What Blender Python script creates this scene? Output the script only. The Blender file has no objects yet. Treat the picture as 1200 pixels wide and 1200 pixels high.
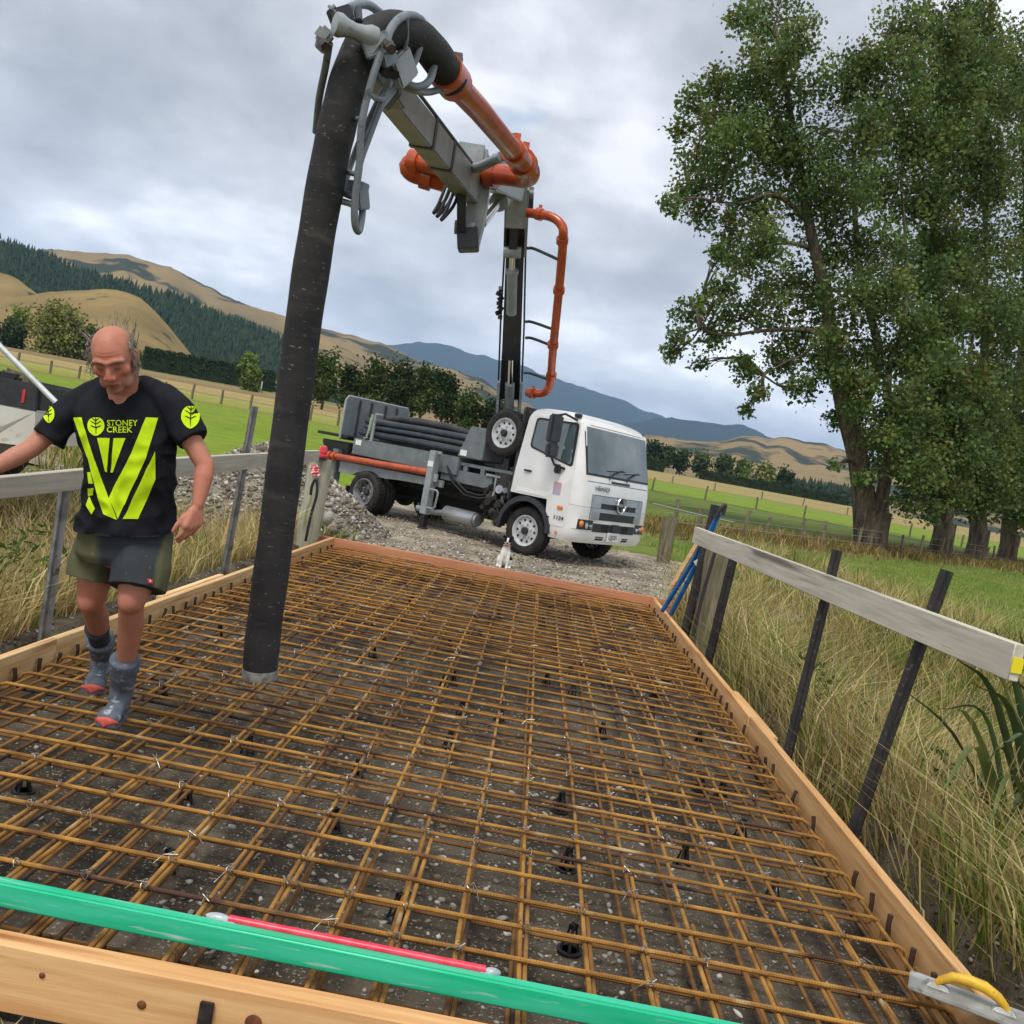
import bpy, bmesh, math, random
import numpy as np
from mathutils import Vector, Matrix, noise as mnoise
from mathutils.bvhtree import BVHTree
random.seed(7); RNG = np.random.default_rng(7)
S = bpy.context.scene
COL = S.collection
R = math.radians

# ------------------------------------------------------------------ camera
FPX = 1100.0                                   # focal length in pixels of a 1200 px frame
CAM = Vector((0.0, 0.0, 1.43))
E1 = Vector((0.98320635, 0.03175802, 0.17971282))
E2 = Vector((-0.18119904, 0.05262757, 0.98203729))
E3 = Vector((0.02172971, -0.99810910, 0.05749828))
cd = bpy.data.cameras.new('camera'); cam = bpy.data.objects.new('camera', cd); COL.objects.link(cam)
cd.sensor_width = 36; cd.sensor_fit = 'HORIZONTAL'; cd.lens = 36 * FPX / 1200
cd.clip_start = 0.05; cd.clip_end = 30000
mw = Matrix((E1, E2, E3)).transposed().to_4x4(); mw.translation = CAM
cam.matrix_world = mw; S.camera = cam

def at(px, py, D):
    """the world point seen at a pixel of the photograph, D metres away along the view axis"""
    return CAM + D * (-E3 + E1 * ((px - 600) / FPX) + E2 * ((600 - py) / FPX))
def onz(px, py, z):
    d = -E3 + E1 * ((px - 600) / FPX) + E2 * ((600 - py) / FPX)
    return CAM + d * ((z - CAM.z) / d.z)

# ------------------------------------------------------------------ world, sun, exposure
SUN_EL, SUN_AZ = R(60), R(200)                 # azimuth measured from +Y towards +X
w = bpy.data.worlds.new('World'); S.world = w; w.use_nodes = True
nt = w.node_tree; nt.nodes.clear()
def N(t, **k):
    n = nt.nodes.new(t)
    for a, b in k.items():
        if a in n.inputs: n.inputs[a].default_value = b
        else: setattr(n, a, b)
    return n
L = lambda a, b: nt.links.new(a, b)
def world():
    out = N('ShaderNodeOutputWorld'); bg = N('ShaderNodeBackground'); L(bg.outputs[0], out.inputs[0])
    sky = N('ShaderNodeTexSky'); sky.sky_type = 'NISHITA'; sky.sun_disc = False
    sky.sun_elevation = SUN_EL; sky.sun_rotation = SUN_AZ
    skm = N('ShaderNodeVectorMath', operation='SCALE'); L(sky.outputs[0], skm.inputs[0]); skm.inputs['Scale'].default_value = 0.1
    tc = N('ShaderNodeTexCoord'); sep = N('ShaderNodeSeparateXYZ'); L(tc.outputs['Generated'], sep.inputs[0])
    # a flat cloud layer seen from below: direction / (height + a little)
    zc = N('ShaderNodeMath', operation='MAXIMUM'); L(sep.outputs['Z'], zc.inputs[0]); zc.inputs[1].default_value = 0.0
    zo = N('ShaderNodeMath', operation='ADD'); L(zc.outputs[0], zo.inputs[0]); zo.inputs[1].default_value = 0.42
    dv = N('ShaderNodeVectorMath', operation='DIVIDE'); L(tc.outputs['Generated'], dv.inputs[0])
    cb = N('ShaderNodeCombineXYZ'); [L(zo.outputs[0], cb.inputs[i]) for i in range(3)]; L(cb.outputs[0], dv.inputs[1])
    mp = N('ShaderNodeMapping'); L(dv.outputs[0], mp.inputs['Vector']); mp.inputs['Scale'].default_value = (1, 1, 1.3); mp.inputs['Location'].default_value = (5.15, 1.3, 0)
    def noise(sc, det, rough, dist=0.3):
        n = N('ShaderNodeTexNoise'); n.inputs['Scale'].default_value = sc; n.inputs['Detail'].default_value = det
        n.inputs['Roughness'].default_value = rough; n.inputs['Distortion'].default_value = dist; L(mp.outputs[0], n.inputs['Vector']); return n
    n1, n2 = noise(2.5, 7, 0.5, 0.25), noise(6.5, 5, 0.55, 0.2)
    mx = N('ShaderNodeMath', operation='MULTIPLY_ADD'); L(n2.outputs[0], mx.inputs[0]); mx.inputs[1].default_value = 0.45
    L(n1.outputs[0], mx.inputs[2])
    cr = N('ShaderNodeValToRGB'); L(mx.outputs[0], cr.inputs[0]); e = cr.color_ramp.elements
    e[0].position = 0.52; e[0].color = (0.335, 0.35, 0.385, 1)
    e[1].position = 0.93; e[1].color = (0.84, 0.85, 0.88, 1)
    k = e.new(0.66); k.color = (0.45, 0.465, 0.50, 1); k = e.new(0.79); k.color = (0.58, 0.595, 0.635, 1)
    # the cloud deck thins and brightens towards the horizon
    hz = N('ShaderNodeMapRange'); L(sep.outputs['Z'], hz.inputs['Value']); hz.inputs['From Min'].default_value = 0.02; hz.inputs['From Max'].default_value = 0.26
    hz.inputs['To Min'].default_value = 1.5; hz.inputs['To Max'].default_value = 0.72; hz.interpolation_type = 'SMOOTHSTEP'
    cs = N('ShaderNodeVectorMath', operation='SCALE'); L(cr.outputs[0], cs.inputs[0]); L(hz.outputs[0], cs.inputs['Scale'])
    # few gaps where the blue shows
    n3 = noise(2.6, 5, 0.5, 0.3)
    gp = N('ShaderNodeMapRange'); L(n3.outputs[0], gp.inputs['Value']); gp.inputs['From Min'].default_value = 0.72; gp.inputs['From Max'].default_value = 0.82
    mix = N('ShaderNodeMixRGB'); L(gp.outputs[0], mix.inputs[0]); L(cs.outputs[0], mix.inputs[1]); L(skm.outputs[0], mix.inputs[2])
    L(mix.outputs[0], bg.inputs[0]); bg.inputs[1].default_value = 1.0
world()
sd = bpy.data.lights.new('sun', 'SUN'); so = bpy.data.objects.new('sun', sd); COL.objects.link(so)
sd.energy = 1.5; sd.angle = R(24); sd.color = (1.0, 0.95, 0.88)
sdir = Vector((math.sin(SUN_AZ) * math.cos(SUN_EL), math.cos(SUN_AZ) * math.cos(SUN_EL), math.sin(SUN_EL)))
so.rotation_euler = sdir.to_track_quat('Z', 'Y').to_euler()
S.view_settings.view_transform = 'Standard'; S.view_settings.look = 'None'
S.view_settings.exposure = 0.95; S.view_settings.gamma = 1; S.view_settings.use_curve_mapping = False
S.render.engine = 'CYCLES'
S.cycles.max_bounces = 6; S.cycles.diffuse_bounces = 3; S.cycles.glossy_bounces = 3; S.cycles.transmission_bounces = 4
S.cycles.transparent_max_bounces = 8; S.cycles.volume_bounces = 0; S.cycles.caustics_reflective = False; S.cycles.caustics_refractive = False
S.cycles.use_denoising = True

# ------------------------------------------------------------------ materials
MAT = {}
def srgb(r, g, b):
    f = lambda c: (c / 255 / 12.92) if c / 255 <= 0.04045 else ((c / 255 + 0.055) / 1.055) ** 2.4
    return (f(r), f(g), f(b))
def mat(name, c1, c2=None, scale=6, detail=4, lo=0.38, hi=0.62, rough=0.6, rough2=None, metal=0, bump=0, bscale=None, bdist=0.01, stretch=(1, 1, 1),
        attr=None, c3=None, c3scale=40, c3lo=0.62, c3hi=0.7, spec=0.5, coat=0, transl=0, objrand=0, wave=None, coord='Object', c4=None, c4scale=1, c4lo=.5, c4hi=.6):
    m = bpy.data.materials.new(name); m.use_nodes = True; t = m.node_tree; b = t.nodes['Principled BSDF']
    MAT[name] = m
    def nn(ty, **kw):
        n = t.nodes.new(ty)
        for a, v in kw.items(): setattr(n, a, v)
        return n
    tc = nn('ShaderNodeTexCoord'); mp = nn('ShaderNodeMapping'); t.links.new(tc.outputs[coord], mp.inputs[0]); mp.inputs['Scale'].default_value = stretch
    oi = nn('ShaderNodeObjectInfo')
    ad = nn('ShaderNodeVectorMath', operation='ADD'); t.links.new(mp.outputs[0], ad.inputs[0])
    if objrand:
        sc = nn('ShaderNodeVectorMath', operation='SCALE'); cb = nn('ShaderNodeCombineXYZ')
        for i in range(3): t.links.new(oi.outputs['Random'], cb.inputs[i])
        t.links.new(cb.outputs[0], sc.inputs[0]); sc.inputs['Scale'].default_value = 37.0; t.links.new(sc.outputs[0], ad.inputs[1])
    vec = ad.outputs[0]
    def noi(s, d=4, ro=0.55):
        n = nn('ShaderNodeTexNoise'); n.inputs['Scale'].default_value = s; n.inputs['Detail'].default_value = d; n.inputs['Roughness'].default_value = ro
        t.links.new(vec, n.inputs['Vector']); return n.outputs[0]
    def rng(x, a, c):
        r = nn('ShaderNodeMapRange'); t.links.new(x, r.inputs[0]); r.inputs[1].default_value = a; r.inputs[2].default_value = c; return r.outputs[0]
    def mixc(f, a, c):
        x = nn('ShaderNodeMixRGB'); t.links.new(f, x.inputs[0])
        for i, v in ((1, a), (2, c)):
            if isinstance(v, tuple): x.inputs[i].default_value = (*v, 1)
            else: t.links.new(v, x.inputs[i])
        return x.outputs[0]
    col = c1
    if attr:
        at_ = nn('ShaderNodeAttribute', attribute_name=attr); col = at_.outputs['Color']
    if c2 is not None:
        f = rng(noi(scale, detail), lo, hi); col = mixc(f, col, c2)
        if rough2 is not None:
            r = nn('ShaderNodeMapRange'); t.links.new(f, r.inputs[0]); r.inputs[3].default_value = rough; r.inputs[4].default_value = rough2; t.links.new(r.outputs[0], b.inputs['Roughness'])
    if c4 is not None: col = mixc(rng(noi(c4scale, 5), c4lo, c4hi), col, c4)
    if c3 is not None: col = mixc(rng(noi(c3scale, 3), c3lo, c3hi), col, c3)
    if objrand:
        h = nn('ShaderNodeHueSaturation'); r = nn('ShaderNodeMapRange'); t.links.new(oi.outputs['Random'], r.inputs[0])
        r.inputs[3].default_value = 1 - 0.5 * objrand; r.inputs[4].default_value = 1 + 0.5 * objrand; t.links.new(r.outputs[0], h.inputs['Value'])
        if isinstance(col, tuple): h.inputs['Color'].default_value = (*col, 1)
        else: t.links.new(col, h.inputs['Color'])
        col = h.outputs[0]
    if isinstance(col, tuple): b.inputs['Base Color'].default_value = (*col, 1)
    else: t.links.new(col, b.inputs['Base Color'])
    if rough2 is None: b.inputs['Roughness'].default_value = rough
    b.inputs['Metallic'].default_value = metal; b.inputs['Specular IOR Level'].default_value = spec
    if coat: b.inputs['Coat Weight'].default_value = coat; b.inputs['Coat Roughness'].default_value = 0.06
    if bump or wave:
        bp = nn('ShaderNodeBump'); bp.inputs['Distance'].default_value = bdist; bp.inputs['Strength'].default_value = bump or 0.6
        if wave:
            wv = nn('ShaderNodeTexWave', bands_direction=wave[0]); wv.inputs['Scale'].default_value = wave[1]; t.links.new(tc.outputs['Object'], wv.inputs['Vector']); t.links.new(wv.outputs['Fac'], bp.inputs['Height'])
        else: t.links.new(noi(bscale or scale * 4, 5, 0.6), bp.inputs['Height'])
        t.links.new(bp.outputs[0], b.inputs['Normal'])
    if transl:
        tr = nn('ShaderNodeBsdfTranslucent'); ms = nn('ShaderNodeMixShader'); ms.inputs[0].default_value = transl
        if isinstance(col, tuple): tr.inputs[0].default_value = (*col, 1)
        else: t.links.new(col, tr.inputs[0])
        t.links.new(b.outputs[0], ms.inputs[1]); t.links.new(tr.outputs[0], ms.inputs[2]); t.links.new(ms.outputs[0], t.nodes['Material Output'].inputs[0])
    return m

# ------------------------------------------------------------------ mesh helpers
def tag(o, label=None, cat=None, group=None, kind=None):
    for k, v in (('label', label), ('category', cat), ('group', group), ('kind', kind)):
        if v: o[k] = v
    return o
def empty(name, loc=(0, 0, 0), rot=(0, 0, 0), label=None, cat=None, group=None):
    o = bpy.data.objects.new(name, None); COL.objects.link(o); o.location = loc; o.rotation_euler = rot
    o.empty_display_size = 0.2
    return tag(o, label, cat, group)
def link(name, me, material=None, parent=None):
    if material is not None and not me.materials: me.materials.append(MAT[material] if isinstance(material, str) else material)
    o = bpy.data.objects.new(name, me); COL.objects.link(o)
    if parent is not None: o.parent = parent
    return o
def frame(d, up=Vector((0, 0, 1))):
    d = Vector(d).normalized()
    if abs(d.dot(up)) > 0.97: up = Vector((0, 1, 0))
    a = d.cross(up).normalized(); b = a.cross(d).normalized()
    return d, a, b
def rotm(rx=0, ry=0, rz=0):
    return (Matrix.Rotation(rz, 3, 'Z') @ Matrix.Rotation(ry, 3, 'Y') @ Matrix.Rotation(rx, 3, 'X'))
class MB:
    """collects closed shells; build() links them as one mesh object"""
    def __init__(s): s.v = []; s.f = []
    def add(s, v, f):
        n = len(s.v); s.v += [tuple(p) for p in v]; s.f += [tuple(i + n for i in q) for q in f]; return s
    def box(s, c, size, rot=None, taper=1.0):
        c = Vector(c); hx, hy, hz = size[0] / 2, size[1] / 2, size[2] / 2; v = []
        for z in (-1, 1):
            k = taper if z > 0 else 1
            for x, y in ((-1, -1), (1, -1), (1, 1), (-1, 1)):
                p = Vector((x * hx * k, y * hy * k, z * hz)); v.append(c + (rot @ p if rot else p))
        return s.add(v, [(3, 2, 1, 0), (4, 5, 6, 7), (0, 1, 5, 4), (1, 2, 6, 5), (2, 3, 7, 6), (3, 0, 4, 7)])
    def bar(s, a, b, wd, ht, up=Vector((0, 0, 1)), w2=None, h2=None):
        a, b = Vector(a), Vector(b); d, x, y = frame(b - a, Vector(up)); w2 = wd if w2 is None else w2; h2 = ht if h2 is None else h2; v = []
        for p, ww, hh in ((a, wd, ht), (b, w2, h2)):
            for i, j in ((-1, -1), (1, -1), (1, 1), (-1, 1)): v.append(p + x * (i * ww / 2) + y * (j * hh / 2))
        return s.add(v, [(3, 2, 1, 0), (4, 5, 6, 7), (0, 1, 5, 4), (1, 2, 6, 5), (2, 3, 7, 6), (3, 0, 4, 7)])
    def loft(s, rings, cap=True, closed=True):
        n = len(rings[0]); v = [p for r in rings for p in r]; f = []
        for k in range(len(rings) - 1):
            for i in range(n if closed else n - 1):
                j = (i + 1) % n; f.append((k * n + i, k * n + j, (k + 1) * n + j, (k + 1) * n + i))
        if cap: f.append(tuple(range(n - 1, -1, -1))); f.append(tuple(range((len(rings) - 1) * n, len(rings) * n)))
        return s.add(v, f)
    def tube(s, pts, r, n=10, cap=True, squash=None):
        pts = [Vector(p) for p in pts]; rs = r if isinstance(r, (list, tuple)) else [r] * len(pts)
        rings = []; up = Vector((0, 0, 1)); px = None
        for i, p in enumerate(pts):
            d = (pts[min(i + 1, len(pts) - 1)] - pts[max(i - 1, 0)]).normalized()
            if px is None: _, x, y = frame(d, up)
            else:
                x = (px - d * px.dot(d))
                x = x.normalized() if x.length > 1e-6 else frame(d)[1]
                y = x.cross(d).normalized()
            px = x
            q = squash or (1, 1)
            rings.append([p + x * (math.cos(a) * rs[i] * q[0]) + y * (math.sin(a) * rs[i] * q[1]) for a in [2 * math.pi * k / n for k in range(n)]])
        return s.loft(rings, cap)
    def cyl(s, a, b, r, n=16, r2=None): return s.tube([a, b], [r, r if r2 is None else r2], n)
    def lathe(s, prof, o=(0, 0, 0), ax=(0, 0, 1), n=24):
        o = Vector(o); d, x, y = frame(Vector(ax)); rings = []
        for r, h in prof: rings.append([o + d * h + x * (math.cos(a) * max(r, 1e-4)) + y * (math.sin(a) * max(r, 1e-4)) for a in [2 * math.pi * k / n for k in range(n)]])
        return s.loft(rings, prof[0] != prof[-1] and max(prof[0][0], prof[-1][0]) < .06, True)
    def ell(s, c, r, rot=None, nu=14, nv=10):
        c = Vector(c); rings = []
        for j in range(1, nv):
            ph = math.pi * j / nv - math.pi / 2
            rings.append([c + (rot @ Vector((math.cos(ph) * math.cos(a) * r[0], math.cos(ph) * math.sin(a) * r[1], math.sin(ph) * r[2])) if rot else
                          Vector((math.cos(ph) * math.cos(a) * r[0], math.cos(ph) * math.sin(a) * r[1], math.sin(ph) * r[2]))) for a in [2 * math.pi * k / nu for k in range(nu)]])
        return s.loft(rings, True)
    def prism(s, poly, axis, a, b):
        """polygon in the plane normal to axis ('x','y','z'), extruded from a to b"""
        def P(u, v, w): return {'x': (w, u, v), 'y': (u, w, v), 'z': (u, v, w)}[axis]
        return s.loft([[Vector(P(u, v, a)) for u, v in poly], [Vector(P(u, v, b)) for u, v in poly]], True)
    def build(s, name, material, parent=None, smooth=False, bevel=0, seg=2, angle=35):
        me = bpy.data.meshes.new(name); me.from_pydata(s.v, [], s.f)
        bm = bmesh.new(); bm.from_mesh(me); bmesh.ops.recalc_face_normals(bm, faces=bm.faces)
        if bevel:
            ed = [e for e in bm.edges if len(e.link_faces) == 2 and e.calc_face_angle(0) > R(angle)]
            bmesh.ops.bevel(bm, geom=ed, offset=bevel, segments=seg, affect='EDGES', clamp_overlap=True)
        bm.to_mesh(me); bm.free()
        if smooth:
            me.shade_smooth(); me.set_sharp_from_angle(angle=R(42))
        return link(name, me, material, parent)
def np_mesh(name, verts, faces, material, parent=None, cols=None, smooth=False):
    """big mesh from arrays; faces (n,3) or (n,4); cols per vertex"""
    me = bpy.data.meshes.new(name); verts = np.asarray(verts, np.float32); faces = np.asarray(faces, np.int32); k = faces.shape[1]
    me.vertices.add(len(verts)); me.vertices.foreach_set('co', verts.ravel())
    me.loops.add(faces.size); me.loops.foreach_set('vertex_index', faces.ravel())
    me.polygons.add(len(faces)); me.polygons.foreach_set('loop_start', np.arange(0, faces.size, k, dtype=np.int32))
    try: me.polygons.foreach_set('loop_total', np.full(len(faces), k, np.int32))
    except Exception: pass
    if cols is not None:
        ca = me.color_attributes.new('Col', 'FLOAT_COLOR', 'POINT'); c4 = np.ones((len(verts), 4), np.float32); c4[:, :3] = cols; ca.data.foreach_set('color', c4.ravel())
    me.update(calc_edges=True); me.validate()
    if smooth: me.shade_smooth()
    return link(name, me, material, parent)
def _h(ix, iy, s): 
    n = (ix.astype(np.int64) * 374761393 + iy.astype(np.int64) * 668265263 + s * 974711) & 0x7fffffff
    n = ((n ^ (n >> 13)) * 1274126177) & 0x7fffffff
    return ((n ^ (n >> 16)) & 0xffff) / 65535.0
def vnoise(x, y, s=0):
    x = np.asarray(x, float); y = np.asarray(y, float); ix = np.floor(x); iy = np.floor(y); fx = x - ix; fy = y - iy; fx = fx * fx * (3 - 2 * fx); fy = fy * fy * (3 - 2 * fy)
    a, b, c, d = _h(ix, iy, s), _h(ix + 1, iy, s), _h(ix, iy + 1, s), _h(ix + 1, iy + 1, s)
    return (a * (1 - fx) + b * fx) * (1 - fy) + (c * (1 - fx) + d * fx) * fy
def fbm(x, y, o=4, s=0):
    v = 0; a = 0.5
    for i in range(o): v = v + a * vnoise(x * 2 ** i, y * 2 ** i, s + i * 17); a *= 0.5
    return v
def sstep(a, b, x):
    t = np.clip((np.asarray(x, float) - a) / (b - a), 0, 1); return t * t * (3 - 2 * t)
ORD = ['first', 'second', 'third', 'fourth', 'fifth', 'sixth', 'seventh', 'eighth', 'ninth', 'tenth', 'eleventh', 'twelfth', 'thirteenth', 'fourteenth', 'fifteenth', 'sixteenth', 'seventeenth', 'eighteenth']
def copy_tree(o, parent=None):
    c = o.copy(); COL.objects.link(c); c.parent = parent
    for ch in list(o.children): copy_tree(ch, c)
    return c
# ------------------------------------------------------------------ ground and hills
def T(x, y):
    """ground height"""
    x = np.asarray(x, float); y = np.asarray(y, float)
    slope = 0.018 + 0.010 * sstep(0.05, -0.25, x / np.maximum(y, 5))
    r = np.maximum(y - 22, 0); rise = slope * np.where(r < 420, r - 0, 420 + (r - 420) * 0.0)
    rise = rise * sstep(0, 14, r)
    z = -0.15 + rise
    # stream bed crossing under the deck, open on both sides of it
    side = np.maximum(sstep(2.25, 3.6, x), sstep(-2.85, -4.2, x))
    along = sstep(13.2, 10.2, y)
    z = z - 0.85 * side * along - 0.25 * sstep(4, 12, x) * sstep(30, 12, y - x)
    deck = sstep(2.15, 2.05, x) * sstep(-2.8, -2.7, x) * sstep(12.1, 12.0, y)
    z = z - 0.2 * deck
    z = z + (fbm(x * 0.7, y * 0.7, 3, 5) - 0.45) * 0.10 * (1 - deck) * sstep(0, 3, np.abs(x + 0.4) - 2.2)
    return z
def axis(lo, hi, fine_lo, fine_hi, step, g=1.16):
    a = list(np.arange(fine_lo, fine_hi + 1e-6, step)); d = step
    while a[-1] < hi: d *= g; a.append(a[-1] + d)
    d = step
    while a[0] > lo: d *= g; a.insert(0, a[0] - d)
    return np.array(a)
def ground_material():
    m = bpy.data.materials.new('ground_grass'); m.use_nodes = True; t = m.node_tree; b = t.nodes['Principled BSDF']; MAT['ground_grass'] = m
    nn = lambda ty, **k: [n := t.nodes.new(ty), [setattr(n, a, v) for a, v in k.items()]][0]
    ge = nn('ShaderNodeNewGeometry'); sp = nn('ShaderNodeSeparateXYZ'); t.links.new(ge.outputs['Position'], sp.inputs[0])
    def noi(s, d=4, st=None, ro=.55):
        n = nn('ShaderNodeTexNoise'); n.inputs['Scale'].default_value = s; n.inputs['Detail'].default_value = d; n.inputs['Roughness'].default_value = ro
        if st:
            mp = nn('ShaderNodeMapping'); mp.inputs['Scale'].default_value = st; t.links.new(ge.outputs['Position'], mp.inputs[0]); t.links.new(mp.outputs[0], n.inputs[0])
        else: t.links.new(ge.outputs['Position'], n.inputs[0])
        return n.outputs[0]
    def mth(op, a, c, d=None):
        n = nn('ShaderNodeMath', operation=op)
        for i, v in enumerate((a, c, d)):
            if v is None: continue
            if isinstance(v, (int, float)): n.inputs[i].default_value = v
            else: t.links.new(v, n.inputs[i])
        return n.outputs[0]
    def ramp(x, st):
        r = nn('ShaderNodeValToRGB'); t.links.new(x, r.inputs[0]); el = r.color_ramp.elements
        for i, (p, c) in enumerate(st):
            e = el[i] if i < 2 else el.new(p)
            e.position = p; e.color = (*c, 1)
        return r.outputs[0]
    def mixc(f, a, c):
        n = nn('ShaderNodeMixRGB')
        if isinstance(f, float): n.inputs[0].default_value = f
        else: t.links.new(f, n.inputs[0])
        for i, v in ((1, a), (2, c)):
            if isinstance(v, tuple): n.inputs[i].default_value = (*v, 1)
            else: t.links.new(v, n.inputs[i])
        return n.outputs[0]
    X, Y = sp.outputs[0], sp.outputs[1]
    yd = mth('MULTIPLY_ADD', noi(0.05, 3), mth('MULTIPLY', Y, 0.16), mth('MULTIPLY', Y, 0.92)); yt = mth('DIVIDE', yd, 500.0)
    G1, G2, ST, BR, OL = (0.17, 0.25, 0.016), (0.12, 0.17, 0.028), (0.33, 0.25, 0.09), (0.20, 0.135, 0.065), (0.15, 0.155, 0.045)
    P = lambda y: y / 500
    left = ramp(yt, [(0, OL), (P(14), OL), (P(18), G1), (P(70), G1), (P(74), (0.19, 0.17, 0.05)), (P(79), (0.24, 0.26, 0.045)), (P(104), (0.30, 0.28, 0.06)), (P(108), (0.19, 0.14, 0.055)), (P(114), ST), (P(165), (0.36, 0.27, 0.11)), (P(172), BR), (P(260), (0.27, 0.20, 0.09)), (P(300), OL)])
    right = ramp(yt, [(0, OL), (P(14), G2), (P(70), G2), (P(74), (0.07, 0.10, 0.03)), (P(78), G1), (P(132), G1), (P(137), BR), (P(142), ST), (P(210), ST), (P(216), BR), (P(222), (0.31, 0.25, 0.10)), (P(380), ST), (P(400), OL)])
    xr = nn('ShaderNodeMapRange'); t.links.new(mth('SUBTRACT', X, mth('MULTIPLY', Y, 0.02)), xr.inputs[0]); xr.inputs[1].default_value = -2; xr.inputs[2].default_value = 2
    col = mixc(xr.outputs[0], left, right)
    # the dry strip under the tree row
    q = mth('SUBTRACT', Y, mth('MULTIPLY', X, 1.02)); q = mth('ADD', q, mth('MULTIPLY', noi(0.5, 4), 5.0)); band = mth('ABSOLUTE', mth('SUBTRACT', q, 29.5), None)
    bm_ = nn('ShaderNodeMapRange'); t.links.new(band, bm_.inputs[0]); bm_.inputs[1].default_value = 4.2; bm_.inputs[2].default_value = 2.2
    gx = nn('ShaderNodeMapRange'); t.links.new(X, gx.inputs[0]); gx.inputs[1].default_value = 1; gx.inputs[2].default_value = 3
    col = mixc(mth('MULTIPLY', bm_.outputs[0], gx.outputs[0]), col, mixc(noi(2.2, 4), (0.15, 0.10, 0.05), (0.23, 0.18, 0.085)))
    v = nn('ShaderNodeMapRange'); t.links.new(noi(0.9, 6, None, .65), v.inputs[0]); v.inputs[1].default_value = .3; v.inputs[2].default_value = .7; v.inputs[3].default_value = 0.72; v.inputs[4].default_value = 1.25
    v2 = nn('ShaderNodeMapRange'); t.links.new(noi(14, 4), v2.inputs[0]); v2.inputs[1].default_value = .3; v2.inputs[2].default_value = .7; v2.inputs[3].default_value = 0.7; v2.inputs[4].default_value = 1.3
    hs = nn('ShaderNodeHueSaturation'); t.links.new(col, hs.inputs['Color']); t.links.new(mth('MULTIPLY', v.outputs[0], v2.outputs[0]), hs.inputs['Value'])
    yl = nn('ShaderNodeMapRange'); t.links.new(noi(0.12, 4), yl.inputs[0]); yl.inputs[1].default_value = .45; yl.inputs[2].default_value = .7; yl.inputs[4].default_value = .3
    t.links.new(mixc(yl.outputs[0], hs.outputs[0], (0.24, 0.20, 0.06)), b.inputs['Base Color'])
    b.inputs['Roughness'].default_value = 0.9; b.inputs['Specular IOR Level'].default_value = 0.15
    bp = nn('ShaderNodeBump'); bp.inputs['Distance'].default_value = 0.06; bp.inputs['Strength'].default_value = 0.8; t.links.new(noi(9, 5, None, .65), bp.inputs['Height']); t.links.new(bp.outputs[0], b.inputs['Normal'])
ground_material()
def grid(name, xs, ys, zf, material):
    X, Y = np.meshgrid(xs, ys); Z = zf(X, Y); n = len(xs)
    V = np.stack([X, Y, Z], -1).reshape(-1, 3); i = np.arange(len(ys) - 1)[:, None] * n + np.arange(n - 1)[None]; i = i.ravel()
    return np_mesh(name, V, np.stack([i, i + 1, i + n + 1, i + n], -1), material, smooth=True)
g = grid('ground', axis(-9000, 9000, -9, 9, 0.16, 1.13), axis(-300, 9500, 0.5, 16, 0.16, 1.09), T, 'ground_grass'); tag(g, kind='structure')

mat('track_gravel', srgb(172, 160, 138), srgb(120, 108, 92), scale=1.3, detail=8, rough=0.95, spec=0.1, bump=1.0, bscale=38, bdist=0.02, c3=srgb(205, 200, 188), c3scale=60, c3lo=.56, c3hi=.66, c4=srgb(84, 76, 64), c4scale=22, c4lo=.54, c4hi=.66)
def track():
    xs = np.arange(-16, 8.01, 0.2); ys = np.arange(12.1, 24, 0.2); X, Y = np.meshgrid(xs, ys)
    edge = 3.6 + 0.25 * (Y - 12) + 1.6 * (fbm(X * .5, Y * .5, 3, 9) - .45)
    c = 17.2 - 0.38 * (X + 1); hw = 4.6 + 1.6 * (fbm(X * .4, Y * .4, 3, 3) - .45)
    inside = ((np.abs(Y - c) < hw) | ((Y < 17.0) & (X > -5.5))) & (X < edge)
    Z = T(X, Y) + 0.03 + (fbm(X * 1.5, Y * 1.5, 3, 2) - .45) * 0.05; n = len(xs)
    i = (np.arange(len(ys) - 1)[:, None] * n + np.arange(n - 1)[None]); ok = inside[:-1, :-1] & inside[1:, 1:]; i = i[ok]
    o = np_mesh('gravel_track', np.stack([X, Y, Z], -1).reshape(-1, 3), np.stack([i, i + 1, i + n + 1, i + n], -1), 'track_gravel', smooth=True); tag(o, kind='structure')
track()

def hill_mat(name, c1, c2, c3, scale, c3lo=.55, c3hi=.62, c3scale=None):
    mat(name, c1, c2, scale=scale, detail=7, lo=.35, hi=.65, rough=0.95, spec=0.05, c3=c3, c3scale=c3scale or scale * 3, c3lo=c3lo, c3hi=c3hi, bump=0.5, bscale=scale * 8, bdist=4)
hill_mat('tan_slope', (0.30, 0.215, 0.085), (0.20, 0.145, 0.06), (0.07, 0.07, 0.035), 0.014, .60, .68)
hill_mat('brown_slope', (0.30, 0.21, 0.09), (0.20, 0.15, 0.07), (0.045, 0.05, 0.03), 0.0045, .50, .56, .006)
hill_mat('forest_floor', (0.028, 0.045, 0.022), (0.02, 0.034, 0.018), (0.02, 0.03, 0.015), 0.02)
hill_mat('mountain_bush', (0.014, 0.024, 0.020), (0.022, 0.032, 0.024), (0.06, 0.055, 0.035), 0.0012, .66, .74)
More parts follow.
